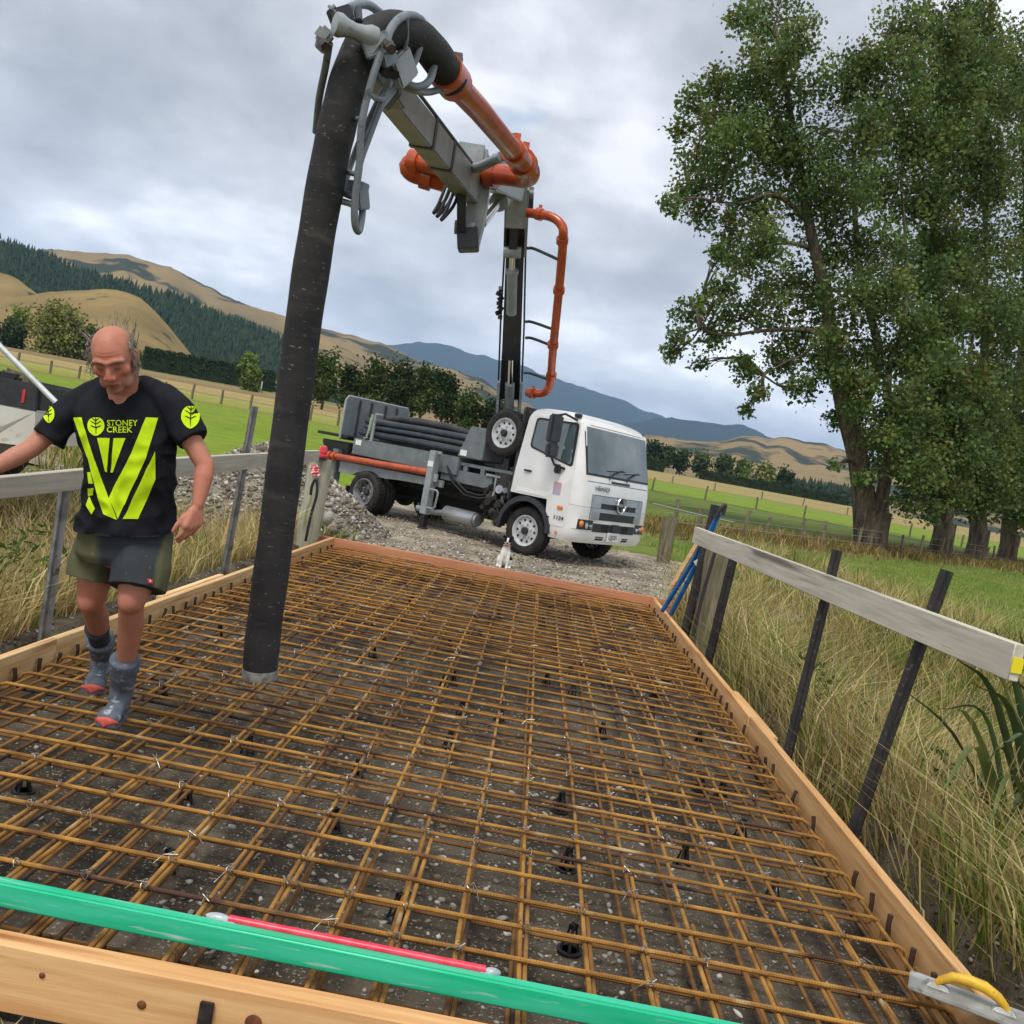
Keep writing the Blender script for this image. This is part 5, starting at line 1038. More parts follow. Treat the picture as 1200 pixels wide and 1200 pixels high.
mat('label_red', srgb(190, 40, 44), srgb(226, 224, 220), scale=9, lo=.49, hi=.51, rough=.6)
def caps(m, pts, rs, n=14, squash=None):
    """tapered tube with rounded ends"""
    P = [Vector(p) for p in pts]; d0 = (P[0] - P[1]).normalized(); d1 = (P[-1] - P[-2]).normalized(); a, b = rs[0], rs[-1]
    pp = [P[0] + d0 * a * .95, P[0] + d0 * a * .7] + P + [P[-1] + d1 * b * .7, P[-1] + d1 * b * .95]; rr = [a * .25, a * .7] + list(rs) + [b * .7, b * .25]
    return m.tube(pp, rr, n, True, squash)
def remesh(m, voxel, it=4, fac=.5):
    me = bpy.data.meshes.new('tmp'); me.from_pydata(m.v, [], m.f); bm = bmesh.new(); bm.from_mesh(me); bmesh.ops.recalc_face_normals(bm, faces=bm.faces); bm.to_mesh(me); bm.free()
    o = bpy.data.objects.new('tmp', me); COL.objects.link(o); r = o.modifiers.new('r', 'REMESH'); r.mode = 'VOXEL'; r.voxel_size = voxel
    s = o.modifiers.new('s', 'SMOOTH'); s.factor = fac; s.iterations = it
    dg = bpy.context.evaluated_depsgraph_get(); dg.update(); out = bpy.data.meshes.new_from_object(o.evaluated_get(dg)); bpy.data.objects.remove(o); bpy.data.meshes.remove(me); out.materials.clear(); out.shade_smooth(); return out
def get_co(me): a = np.empty(len(me.vertices) * 3, np.float32); me.vertices.foreach_get('co', a); return a.reshape(-1, 3)
def set_co(me, a): me.vertices.foreach_set('co', np.ascontiguousarray(a, np.float32).ravel()); me.update()
def get_no(me): a = np.empty(len(me.vertices) * 3, np.float32); me.vertices.foreach_get('normal', a); return a.reshape(-1, 3)
def set_col(me, c): ca = me.color_attributes.new('Col', 'FLOAT_COLOR', 'POINT'); c4 = np.ones((len(c), 4), np.float32); c4[:, :3] = c; ca.data.foreach_set('color', c4.ravel())
def near(V, c, r): return np.exp(-(np.linalg.norm(V - np.array(c), axis=1) / r) ** 2)[:, None]

MO = Vector((-1.8, 4.2, -.05)); MAN = empty('person', MO, label='man in a black and lime t-shirt, shorts and grey boots walking across the rebar', cat='person')
def mlink(name, me, material, parent=None): o = link(name, me, material, parent or MAN); o.matrix_parent_inverse = Matrix.Translation(-MO) if parent is None else Matrix(); return o
# ---- head frame
HC = at(133.5, 418, 3.86); HF = Vector((.24, -.83, -.58)).normalized(); HU = (E2 - HF * E2.dot(HF)).normalized(); HU = (HU - .06 * E1).normalized(); HU = (HU - HF * HU.dot(HF)).normalized(); HR = HF.cross(HU).normalized()
HS = 1.04
def hd(r, f, u): return HC + (HR * r + HF * f + HU * u) * HS
HM = Matrix((HR, HF, HU)).transposed()
m = MB(); E_ = lambda c, r: m.ell(hd(*c), tuple(q * HS for q in r), HM, 20, 14)
E_((0, -.012, .030), (.079, .098, .086)); E_((0, .022, .015), (.072, .072, .085)); E_((0, .038, -.055), (.058, .060, .062)); E_((0, .045, -.02), (.062, .055, .075)); E_((0, .072, -.100), (.030, .026, .024))
for s in (-1, 1):
    E_((s * .047, .058, -.024), (.024, .030, .026)); E_((s * .080, -.012, -.012), (.012, .026, .034)); E_((s * .086, -.022, .004), (.007, .016, .018)); E_((s * .040, .035, -.085), (.026, .04, .03)); E_((s * .014, .108, -.036), (.011, .014, .010)); E_((s * .031, .080, .004), (.016, .014, .014))
caps(m, [hd(0, .094, .012), hd(0, .108, -.012), hd(0, .118, -.033)], [.009 * HS, .011 * HS, .014 * HS], 12)
caps(m, [hd(-.052, .074, .022), hd(-.028, .090, .027), hd(0, .094, .022), hd(.028, .090, .027), hd(.052, .074, .022)], [.011 * HS] * 5, 10)
caps(m, [hd(-.026, .090, -.070), hd(0, .101, -.066), hd(.026, .090, -.070)], [.006 * HS, .0085 * HS, .006 * HS], 8); caps(m, [hd(-.022, .090, -.080), hd(0, .098, -.081), hd(.022, .090, -.080)], [.006 * HS, .009 * HS, .006 * HS], 8)
NB = at(147, 464, 4.03)
caps(m, [hd(0, -.035, -.04), (hd(0, -.03, -.07) + NB) / 2, NB], [.066, .066, .078], 18)
# ---- trunk under the clothes, arms, legs: one continuous body
SL, SR = at(90, 477, 4.08), at(200, 473, 4.04); PV = at(147, 632, 4.16); CH_ = at(147, 520, 4.09)
caps(m, [NB, CH_, (CH_ + PV) / 2, PV], [.09, .15, .14, .15], 20); caps(m, [SL, NB - Vector((0, 0, .09)), SR], [.055, .07, .055], 16)
EL, WL = at(36, 526, 3.98), at(-24, 557, 3.86); ER, WR = at(241, 546, 4.02), at(232, 592, 3.98)
caps(m, [SL, (SL + EL) / 2, EL], [.052, .046, .040], 16); caps(m, [EL, EL.lerp(WL, .3), EL.lerp(WL, .75), WL], [.039, .042, .032, .026], 16)
caps(m, [SR, SR.lerp(ER, .5), ER], [.052, .047, .039], 16); caps(m, [ER, ER.lerp(WR, .28), ER.lerp(WR, .75), WR], [.038, .041, .031, .025], 16)
def hand(w_, dirv, back, side, s=1.0):
    """palm and five fingers; dirv along the fingers, back = back of the hand, side = towards the thumb"""
    dirv, back, side = Vector(dirv).normalized(), Vector(back).normalized(), Vector(side).normalized()
    for k in range(4):
        o = (k - 1.5) * -.0205 * s; p0 = w_ + dirv * .015; p1 = w_ + dirv * (.082 - .006 * abs(k - 1)) * s + side * o; caps(m, [p0 + side * o * .6, p1], [.019 * s, .0165 * s], 10)
        L_ = (.072, .080, .074, .058)[k] * s; a = p1; d = dirv.copy(); rr = .0098 * s
        for j in range(3):
            d = (d - back * (.42 + .14 * j)).normalized(); b = a + d * L_ * (.46, .30, .24)[j]; caps(m, [a, b], [rr * (1 - .08 * j), rr * (.94 - .08 * j)], 8); a = b
    t0 = w_ + dirv * .022 + side * .018; t1 = t0 + (dirv * .7 + side * .7 - back * .35).normalized() * .045 * s; t2 = t1 + (dirv * .9 + side * .25 - back * .5).normalized() * .034 * s; t3 = t2 + (dirv - back * .55).normalized() * .026 * s; caps(m, [t0, t1, t2, t3], [.018 * s, .014 * s, .0115 * s, .0095 * s], 10)
hand(WR + Vector((-.004, 0, -.01)), at(224, 622, 3.95) - WR, E1 * .75 + E3 * .55, E3 * .9 - E1 * .5, 1.08); hand(WL, WL - EL, E2, E3, 1.05)
KL, KR = at(106, 704, 4.22), at(154, 704, 4.06); AL, AR = Vector((-2.02, 4.66, .08)), Vector((-1.715, 4.22, .08)); HL, HRr = at(118, 645, 4.2), at(170, 645, 4.14)
caps(m, [HL, HL.lerp(KL, .6), KL], [.080, .074, .058], 18); caps(m, [HRr, HRr.lerp(KR, .6), KR], [.085, .078, .060], 18)
for K, A_ in ((KL, AL), (KR, AR)):
    bk = Vector((0, .022, 0)); caps(m, [K, K.lerp(A_, .28) + bk, K.lerp(A_, .6) + bk * .6, K.lerp(A_, .9), A_], [.052, .055, .045, .034, .034], 18); m.ell(K + Vector((0, -.03, .0)), (.045, .035, .052), None, 14, 10)
body = remesh(m, .0048, 5); V = get_co(body); hv = np.array([hd(0, 0, 0)])
def inhead(c): return np.array(hd(*c))
Nn = get_no(body)
for s in (-1, 1):
    V += near(V, inhead((s * .031, .096, .010)), .016) * np.array(HF) * -.010            # sockets
    V += near(V, inhead((s * .031, .088, -.001)), .009) * np.array(HF) * .004            # closed lids
    V += near(V, inhead((s * .060, .070, -.055)), .020) * np.array(HF) * -.005           # hollow cheeks
V += near(V, inhead((0, .102, -.0745)), .006) * np.array(HF) * -.006 + near(V, inhead((.016, .098, -.0755)), .006) * np.array(HF) * -.006 + near(V, inhead((-.016, .098, -.0755)), .006) * np.array(HF) * -.006
loc = (V - np.array(HC)) @ np.array(HM) / HS                                             # r, f, u of each vertex in the head frame
wr = np.sin(loc[:, 2] * 520) * .0009 * np.exp(-((loc[:, 2] - .052) / .022) ** 2) * (loc[:, 1] > .04) * (np.abs(loc[:, 0]) < .05); V += wr[:, None] * np.array(HF)
set_co(body, V)
sk = np.array(srgb(184, 126, 104)); C_ = np.tile(sk, (len(V), 1)); nz = np.array([mnoise.noise(Vector(p) * 22) for p in V])[:, None]; C_ *= 1 + .10 * nz
head = (np.linalg.norm(loc, axis=1) < .19)
def paint(c, r, col, k=1.0):
    global C_
    f = np.clip(near(V, inhead(c), r * HS) * k, 0, 1); C_ = C_ * (1 - f) + np.array(col) * f
C_[head] = C_[head] * np.array((1.0, .93, .90))
paint((0, .09, .045), .04, srgb(196, 112, 90), .6); paint((0, .118, -.03), .022, srgb(190, 88, 76), .7)
for s in (-1, 1):
    paint((s * .05, .075, -.025), .025, srgb(186, 94, 78), .6); paint((s * .031, .093, .004), .017, srgb(120, 70, 58), .75); paint((s * .031, .098, -.004), .006, srgb(48, 32, 28), 1); paint((s * .024, .098, -.004), .006, srgb(48, 32, 28), 1); paint((s * .039, .094, -.004), .006, srgb(48, 32, 28), 1)
    for q in (.018, .028, .038, .048): paint((s * q, .097 - (q - .02) * .5, .024), .0085, srgb(130, 104, 88), .75)
    paint((s * .082, -.012, -.01), .03, srgb(188, 96, 82), .7); paint((s * .045, .06, -.075), .028, srgb(156, 118, 102), .6)
paint((0, .09, -.098), .03, srgb(150, 116, 102), .7); paint((0, .102, -.054), .016, srgb(160, 118, 102), .6); paint((0, .103, -.074), .012, srgb(150, 70, 64), .8); paint((.014, .10, -.0745), .008, srgb(96, 48, 44), .8); paint((-.014, .10, -.0745), .008, srgb(96, 48, 44), .8); paint((0, .104, -.0745), .008, srgb(96, 48, 44), .8)
side_h = head & (loc[:, 2] < .075) & (loc[:, 2] > -.05) & (((np.abs(loc[:, 0]) > .066) & (loc[:, 1] < .02)) | (loc[:, 1] < -.05)) & (loc[:, 1] < .02)
C_[side_h] = C_[side_h] * .45 + np.array(srgb(128, 116, 106)) * .55
legs = V[:, 2] < .75; C_[legs] *= np.array((.90, .86, .84)); knees = near(V, KL + Vector((0, -.05, .01)), .05) + near(V, KR + Vector((0, -.05, .01)), .05); C_ = C_ * (1 - knees * .3) + np.array(srgb(186, 96, 84)) * knees * .3
fore = near(V, ER.lerp(WR, .5), .14) + near(V, WR, .12); C_ = C_ * (1 - np.clip(fore, 0, 1) * .35) + np.array(srgb(190, 106, 84)) * np.clip(fore, 0, 1) * .35
set_col(body, C_); mlink('body', body, 'skin')
# ---- hair: thin grey curls round the sides and back
m = MB(); rr = random.Random(11)
for k in range(380):
    a = rr.uniform(-2.35, 2.35); u = rr.uniform(-.02, .075); side = math.sin(a) * .080; f = -.012 - math.cos(a) * .095
    if f > .018: continue
    q = math.sqrt(max(.2, 1 - ((u - .03) / .1) ** 2)); p = hd(side * q, f * q, u); o = (p - hd(0, -.012, .02)).normalized(); ln = rr.uniform(.05, .17) * (1.1 if u < .03 else .75); dn = -Vector((0, 0, 1)); wv = Vector((rr.uniform(-1, 1), rr.uniform(-1, 1), rr.uniform(-.6, 1))) * .013
    up_ = rr.random() < .12; d1 = o * (.35 if up_ else .10) + (HU * .6 if up_ else dn * .75 - HF * .35); P_ = [p - o * .004, p + o * .008 + d1 * ln * .3 + wv * .5, p + o * .009 + d1 * ln * .65 - wv * .6, p + o * .006 + d1 * ln + wv]; m.tube(smooth_path(P_, 3), [.0016] * 5 + [.0013] * 3 + [.0007] * 2, 4, cap=False)
o = m.build('hair', 'hair_grey', MAN, smooth=True); o.matrix_parent_inverse = Matrix.Translation(-MO)
# ---- t-shirt
BU = (at(146, 460, 4.02) - at(149, 616, 4.14)).normalized(); BS = (E1 - BU * E1.dot(BU)).normalized(); BD = BS.cross(BU).normalized()      # up, side, depth
if BD.dot(E3) < 0: BD = -BD
def oval(c, hw_, hd_, n=36, p=2.5, tilt=0): return [c + BS * (hw_ * math.copysign(abs(math.cos(a)) ** (2 / p), math.cos(a))) + BD * (hd_ * math.copysign(abs(math.sin(a)) ** (2 / p), math.sin(a))) + BU * (tilt * math.cos(a)) for a in [2 * math.pi * k / n for k in range(n)]]
m = MB(); prof = ((148, 634, 4.14, .204, .162, 0), (148, 612, 4.125, .203, .160, 0), (150, 590, 4.11, .188, .150, 0), (152, 560, 4.08, .180, .145, 0), (151, 530, 4.06, .196, .14, 0), (148, 505, 4.05, .204, .138, 0), (147, 482, 4.05, .200, .128, .004), (146, 468, 4.05, .180, .114, .012), (145, 456, 4.05, .150, .10, .024), (143, 447, 4.045, .110, .085, .036), (142, 442, 4.04, .092, .078, .044))
m.loft([[q - BU * (dip * max(0, (q - at(a, b, c)).dot(BD)) / e) for q in oval(at(a, b, c), d, e, tilt=(-.012 if b > 580 else 0))] for a, b, c, d, e, dip in prof])
caps(m, [at(122, 457, 4.06), at(94, 473, 4.06)], [.062, .066], 16); caps(m, [at(166, 455, 4.05), at(198, 469, 4.045)], [.062, .066], 16)
caps(m, [at(96, 472, 4.06), at(78, 487, 4.04), at(58, 513, 4.01)], [.068, .070, .070], 20); caps(m, [at(192, 468, 4.04), at(210, 486, 4.03), at(224, 513, 4.02)], [.070, .073, .073], 20)
sh = remesh(m, .0055, 9); V = get_co(sh); Nn = get_no(sh)
# cut sleeve ends flat and the hem straight
def clip(V, p, d, k=.0, rad=.16):
    d = Vector(d).normalized(); t = (V - np.array(p)) @ np.array(d); r = np.linalg.norm((V - np.array(p)) - t[:, None] * np.array(d), axis=1); f = (t > 0) & (r < rad); V[f] -= (t[f] * (1 - k))[:, None] * np.array(d)
clip(V, at(57, 514, 4.01), at(57, 514, 4.01) - at(80, 486, 4.04)); clip(V, at(229, 513, 4.02), at(229, 513, 4.02) - at(213, 486, 4.03))
wrk = np.array([mnoise.noise(Vector((p[0] * 8, p[1] * 8, p[2] * 4 + p[0] * 5))) * .5 + (.35 - abs(mnoise.noise(Vector((p[0] * 11 + p[2] * 5, p[1] * 9, p[2] * 9 - p[0] * 8))))) * .9 for p in V]); fl = .35 + .65 * np.clip((1.40 - V[:, 2]) / .4, 0, 1); V += Nn * (wrk * .034 * fl)[:, None]
clip(V, at(149, 619, 4.13), at(149, 634, 4.14) - at(149, 612, 4.125), .04, .4); set_co(sh, V); so_ = mlink('t_shirt', sh, 'shirt_black')
bvh = BVHTree.FromPolygons([tuple(v) for v in V], [tuple(p.vertices) for p in sh.polygons])
def stick(px, py, off=.0038):
    """a spot on the shirt cloth"""
    d = (at(px, py, 4) - CAM).normalized(); h = bvh.ray_cast(CAM, d); return None if h[0] is None else h[0] + (h[1] if h[1].dot(d) < 0 else -h[1]) * off
def decal(name, quads, n=20, mm=8, material='shirt_lime'):
    """each quad (4 px points a,b,c,d) is draped over the cloth"""
    V_, F_ = [], []
    for a, b, c, d in quads:
        ok = True; base = len(V_); pts = []
        for i in range(n + 1):
            for j in range(mm + 1):
                t, s = i / n, j / mm; x = (a[0] * (1 - s) + b[0] * s) * (1 - t) + (d[0] * (1 - s) + c[0] * s) * t; y = (a[1] * (1 - s) + b[1] * s) * (1 - t) + (d[1] * (1 - s) + c[1] * s) * t; pts.append(stick(x, y))
        lastp = next((p for p in pts if p is not None), None)
        if lastp is None: continue
        for p in pts: lastp = p if p is not None else lastp; V_.append(lastp)
        F_ += [(base + i * (mm + 1) + j, base + i * (mm + 1) + j + 1, base + (i + 1) * (mm + 1) + j + 1, base + (i + 1) * (mm + 1) + j) for i in range(n) for j in range(mm)]
    me = bpy.data.meshes.new(name); me.from_pydata([tuple(v) for v in V_], [], F_); me.shade_smooth(); o = link(name, me, material, so_); return o
z1 = lambda x, y: (x / 3.75, 340 + y / 3.75)
Q = lambda *p: tuple(z1(*q) for q in p)
decal('v_print', [Q((325, 560), (360, 560), (392, 665), (352, 640)), Q((352, 640), (392, 665), (432, 790), (388, 740)), Q((388, 740), (432, 790), (478, 915), (425, 890)), Q((425, 890), (478, 915), (515, 1010), (455, 985))], 12)
decal('v_print', [Q((640, 560), (693, 562), (640, 740), (575, 720)), Q((575, 720), (640, 740), (520, 1005), (478, 915))], 20)
decal('stripe_print', [Q((680, 708), (682, 830), (608, 1005), (542, 1005))], 12)
decal('stripe_print', [Q((428, 650), (483, 650), (471, 800), (462, 795))], 8, 3); decal('stripe_print', [Q((500, 650), (553, 650), (497, 800), (487, 800))], 8, 3)
decal('stripe_print', [Q((386, 800), (400, 800), (410, 850), (392, 850)), Q((388, 870), (412, 870), (412, 900), (390, 905)), Q((380, 945), (395, 905), (418, 960), (405, 985))], 4, 2)
def leaf_print(cx, cy, rx, ry, name='leaf_print'):
    """rounded leaf badge with dark veins"""
    pts = []
    for k in range(40):
        a = 2 * math.pi * k / 40; r = 1 - .10 * math.exp(-((a - math.pi / 2) / .35) ** 2) + .10 * math.exp(-((a - 3 * math.pi / 2) / .4) ** 2); pts.append((cx + rx * r * math.cos(a), cy - ry * r * math.sin(a)))
    V_ = [stick(cx, cy)]; F_ = []; n = len(pts)
    for t in (.5, 1):
        for p in pts: V_.append(stick(cx + (p[0] - cx) * t, cy + (p[1] - cy) * t) or V_[0])
    if V_[0] is None: return
    F_ = [(0, 1 + k, 1 + (k + 1) % n) for k in range(n)] + [(1 + k, 1 + n + k, 1 + n + (k + 1) % n, 1 + (k + 1) % n) for k in range(n)]
    me = bpy.data.meshes.new(name); me.from_pydata([tuple(v) for v in V_], [], F_); me.shade_smooth(); link(name, me, 'shirt_lime', so_)
    m = MB()
    for a, b in (((0, .85), (0, -.95)), ((0, .2), (-.62, .55)), ((0, .2), (.62, .55)), ((0, -.2), (-.6, .05)), ((0, -.2), (.6, .05)), ((0, .55), (-.4, .85)), ((0, .55), (.4, .85))):
        P_ = [stick(cx + rx * (a[0] + (b[0] - a[0]) * t), cy - ry * (a[1] + (b[1] - a[1]) * t), .0048) for t in (0, .33, .66, 1)]; P_ = [p for p in P_ if p is not None]
        if len(P_) > 1: m.tube(P_, [.0022] * (len(P_) - 1) + [.0008], 4)
    if m.v: m.build('leaf_vein', 'shirt_black', so_)
leaf_print(*z1(423, 597), 9.8, 10.5); leaf_print(*z1(836, 556), 10.5, 13.0); leaf_print(*z1(216, 545), 6.5, 9.5)
def text_print(s, x0, x1, y0, y1):
    me = text(s, 1.0, 'lettering', 'shirt_lime', so_, None, 0.0, .012).data; c = get_co(me); lo, hi = c.min(0), c.max(0); v = []
    for p in c: q = stick(x0 + (x1 - x0) * (p[0] - lo[0]) / (hi[0] - lo[0]), y1 + (y0 - y1) * (p[1] - lo[1]) / (hi[1] - lo[1]), .0045); v.append(q if q is not None else (v[-1] if v else MO))
    set_co(me, np.array(v))
text_print('STONEY', z1(472, 0)[0], z1(605, 0)[0], z1(0, 571)[1], z1(0, 598)[1]); text_print('CREEK', z1(472, 0)[0], z1(582, 0)[0], z1(0, 601)[1], z1(0, 627)[1])
# ---- shorts
m = MB(); m.loft([oval(at(148, 612, 4.14), .185, .145), oval(at(147, 628, 4.155), .198, .155), oval(at(146, 644, 4.165), .202, .158), oval(at(146, 654, 4.17), .18, .14)])
caps(m, [at(119, 640, 4.19), at(110, 662, 4.2), at(105, 690, 4.19)], [.112, .108, .102], 22); caps(m, [at(169, 640, 4.13), at(165, 668, 4.09), at(159, 700, 4.06)], [.12, .122, .116], 22)
so2 = remesh(m, .006, 7); V = get_co(so2); Nn = get_no(so2); clip(V, at(104, 678, 4.19), at(104, 678, 4.19) - at(112, 650, 4.2)); clip(V, at(160, 689, 4.06), at(159, 689, 4.06) - at(167, 655, 4.1))
wrk = np.array([mnoise.noise(Vector((p[0] * 13, p[1] * 11, p[2] * 7))) + .5 * mnoise.noise(Vector((p[0] * 30, p[1] * 24, p[2] * 14))) for p in V]); V += Nn * (wrk * .008)[:, None]; set_co(so2, V)
ol, chc = np.array(srgb(92, 92, 70)), np.array(srgb(58, 62, 66)); t = (V - np.array(PV)) @ np.array(BS); f = sstep(-.076, -.035, t) * sstep(.20, .185, t) * ((V - np.array(PV)) @ np.array(BD) > -.03); set_col(so2, ol * (1 - f[:, None]) + chc * f[:, None]); sho = mlink('shorts', so2, 'shorts_cloth')
bv2 = BVHTree.FromPolygons([tuple(v) for v in V], [tuple(p.vertices) for p in so2.polygons]); d = (at(174, 681, 4) - CAM).normalized(); h = bv2.ray_cast(CAM, d)
if h[0]: o = MB().box(h[0] + h[1] * .002, (.036, .004, .018), rotm(0, -.1, .1)).build('label', 'label_red', sho); 
# ---- boots and sock
def boot(ank, toe, shaft_top, name='boot'):
    m = MB(); toe = Vector((*toe, 0)); ank = Vector(ank); fwd_ = Vector((toe.x - ank.x, toe.y - ank.y, 0)).normalized(); sd_ = Vector((-fwd_.y, fwd_.x, 0)); heel = Vector((ank.x, ank.y, -.076)) - fwd_ * .055
    L_ = (Vector((toe.x, toe.y, 0)) - Vector((heel.x, heel.y, 0))).length; rings = []
    for t, w_, h_ in ((0, .020, .06), (.04, .034, .085), (.2, .038, .11), (.4, .040, .10), (.62, .048, .075), (.8, .052, .062), (.93, .042, .05), (1, .018, .035)):
        c = Vector((heel.x, heel.y, -.076)) + fwd_ * L_ * t; rings.append([c + sd_ * (w_ * math.cos(a)) + Vector((0, 0, h_ * .5 + h_ * .5 * math.copysign(abs(math.sin(a)) ** .8, math.sin(a)))) for a in [2 * math.pi * k / 18 for k in range(18)]])
    m.loft(rings); caps(m, [ank - Vector((0, 0, .10)), ank - Vector((0, 0, .02)), ank.lerp(Vector(shaft_top), .5), Vector(shaft_top)], [.05, .052, .060, .068], 20)
    me = remesh(m, .005, 5); V = get_co(me); ax = (Vector(shaft_top) - ank).normalized(); clip(V, Vector(shaft_top) + ax * .01, ax, .1); Nn = get_no(me); V += Nn * (np.array([mnoise.noise(Vector(p) * 26) for p in V]) * .004)[:, None]; set_co(me, V); o = mlink(name, me, 'boot_rubber')
    m = MB(); rings = []
    for t, w_, h_ in ((.84, .0545, .026), (.88, .0535, .034), (.94, .0455, .042), (1, .024, .038), (1.02, .01, .03)):
        c = Vector((heel.x, heel.y, -.078)) + fwd_ * (L_ * t + .003); rings.append([c + sd_ * (w_ * math.cos(a)) + Vector((0, 0, h_ * .5 + h_ * .5 * math.sin(a))) for a in [2 * math.pi * k / 16 for k in range(16)]])
    m.loft(rings); m.build('toe_cap', 'boot_red', o, smooth=True); m = MB(); rings = []
    for t, w_ in ((-.01, .02), (.03, .037), (.2, .041), (.45, .042), (.62, .050), (.8, .055), (.94, .044), (1.01, .02)):
        c = Vector((heel.x, heel.y, -.083)) + fwd_ * L_ * t; rings.append([c + sd_ * (w_ * x_) + Vector((0, 0, z_)) for x_, z_ in ((-1, 0), (1, 0), (1, .014), (-1, .014))])
    m.loft(rings); m.build('sole', 'boot_rubber', o); return o
tR, tL = onz(122, 849, -.07), onz(107, 810, -.07); bR = boot(AR, (tR.x, tR.y), KR.lerp(AR, .70)); bL = boot(AL, (tL.x, tL.y), KL.lerp(AL, .74))
tp_ = KR.lerp(AR, .80) + (CAM - KR.lerp(AR, .80)).normalized() * .064; MB().box(tp_, (.062, .014, .022), rotm(.1, -.12, .42)).build('badge', 'boot_red', bR, bevel=.004)
m = MB(); m.tube([KL.lerp(AL, .78), KL.lerp(AL, .62), KL.lerp(AL, .5)], [.05, .049, .057], 18); o = m.build('sock', 'sock', MAN, smooth=True); o.matrix_parent_inverse = Matrix.Translation(-MO)

# ------------------------------------------------------------------ small dog sitting beyond the far formwork
mat('dog_fur', (.8, .8, .8), attr='Col', rough=.85, spec=.1, bump=.6, bscale=90, bdist=.006)
dp = at(589, 668, 13.2); dp.z = tz(dp.x, dp.y) + .03; DG = empty('dog', dp, label='small black and white dog sitting on the gravel beyond the far formwork', cat='dog'); m = MB(); dv = lambda x, y, z: Vector((x, y, z))
m.ell(dv(0, .06, .13), (.085, .11, .12)); m.ell(dv(0, .0, .22), (.07, .075, .11)); caps(m, [dv(0, -.01, .27), dv(.0, -.03, .34)], [.055, .045]); m.ell(dv(0, -.076, .385), (.052, .058, .05)); caps(m, [dv(0, -.08, .375), dv(0, -.125, .362)], [.030, .020])
for s in (-1, 1):
    caps(m, [dv(s * .042, -.035, .22), dv(s * .045, -.06, .11), dv(s * .045, -.065, .02), dv(s * .045, -.09, .012)], [.032, .024, .02, .02]); m.ell(dv(s * .075, .07, .09), (.04, .075, .075)); caps(m, [dv(s * .085, .02, .02), dv(s * .085, -.05, .015)], [.025, .02]); caps(m, [dv(s * .04, -.03, .42), dv(s * .062, -.028, .452), dv(s * .075, -.076, .43)], [.018, .014, .008])
caps(m, [dv(0, .15, .05), dv(.06, .2, .03), dv(.14, .2, .03)], [.022, .018, .01]); dm = remesh(m, .006, 3); V = get_co(dm); c = np.tile(np.array(srgb(226, 222, 214)), (len(V), 1)); bl = (V[:, 2] > .335) & ~((np.abs(V[:, 0]) < .014) & (V[:, 1] < -.05)) & ~((V[:, 1] < -.085) & (V[:, 2] < .375)); bl |= (V[:, 0] > .03) & (V[:, 2] > .12) & (V[:, 1] > -.03); bl |= (V[:, 1] > .09) & (V[:, 2] > .1); bl |= V[:, 1] < -.136; c[bl] = srgb(24, 23, 24); set_col(dm, c); link('body', dm, 'dog_fur', DG)
MB().tube([(.052 * math.cos(a), -.022 + .050 * math.sin(a), .318) for a in [2 * math.pi * k / 16 for k in range(17)]], .008, 6, cap=False).build('collar', 'boot_red', DG, smooth=True)
for s in (-1, 1): MB().ell((s * .022, -.092, .398), (.007, .006, .007)).build('eye', 'black_plastic', DG, smooth=True)
# ------------------------------------------------------------------ trees
mat('leaf', (.06, .1, .02), attr='Col', rough=.55, spec=.3, transl=.45)
mat('far_leaf', (.05, .08, .02), attr='Col', rough=.8, spec=.1, transl=.12)
mat('bark', srgb(112, 100, 86), srgb(70, 62, 53), scale=2.2, stretch=(3, 3, .5), detail=7, rough=.95, spec=.1, bump=1, bscale=7, bdist=.06, c3=srgb(134, 124, 108), c3scale=6, c3lo=.58, c3hi=.7)
mat('far_bark', srgb(110, 98, 84), srgb(80, 70, 60), scale=1, rough=.95, spec=.1)
def leaf_mesh(name, P, size, cols, material, parent=None, asp=.72, droop=.0):
    n = len(P); u = RNG.normal(size=(n, 3)); u[:, 2] -= droop; u /= np.linalg.norm(u, axis=1)[:, None]; w_ = RNG.normal(size=(n, 3)); v = np.cross(u, w_); v /= np.linalg.norm(v, axis=1)[:, None]
    s = (size * RNG.uniform(.6, 1.35, n))[:, None]; nr = np.cross(u, v) * s * .12
    V = np.stack([P - u * s * .5, P + v * s * .5 * asp + nr, P + u * s * .5, P - v * s * .5 * asp + nr], 1).reshape(-1, 3)
    F = np.arange(n * 4).reshape(n, 4)
    return np_mesh(name, V, F, material, parent, cols=np.repeat(cols, 4, 0))
def clump_points(c, r, n, sub=26, spread=.24, flat=.85):
    c = np.asarray(c); d = RNG.normal(size=(sub, 3)); d /= np.linalg.norm(d, axis=1)[:, None]; q = c + d * (RNG.random(sub) ** .42)[:, None] * np.array([r, r, r * flat]); k = RNG.integers(0, sub, n)
    return q[k] + RNG.normal(size=(n, 3)) * r * spread, k
GREENS = np.array([(.110, .178, .046), (.140, .210, .052), (.082, .142, .040), (.180, .230, .060), (.118, .182, .058)])
def limb(m, pts, r0, r1, n=10):
    P = smooth_path(pts, 4); k = len(P); m.tube(P, [r0 + (r1 - r0) * (i / (k - 1)) ** .8 for i in range(k)], n); return P
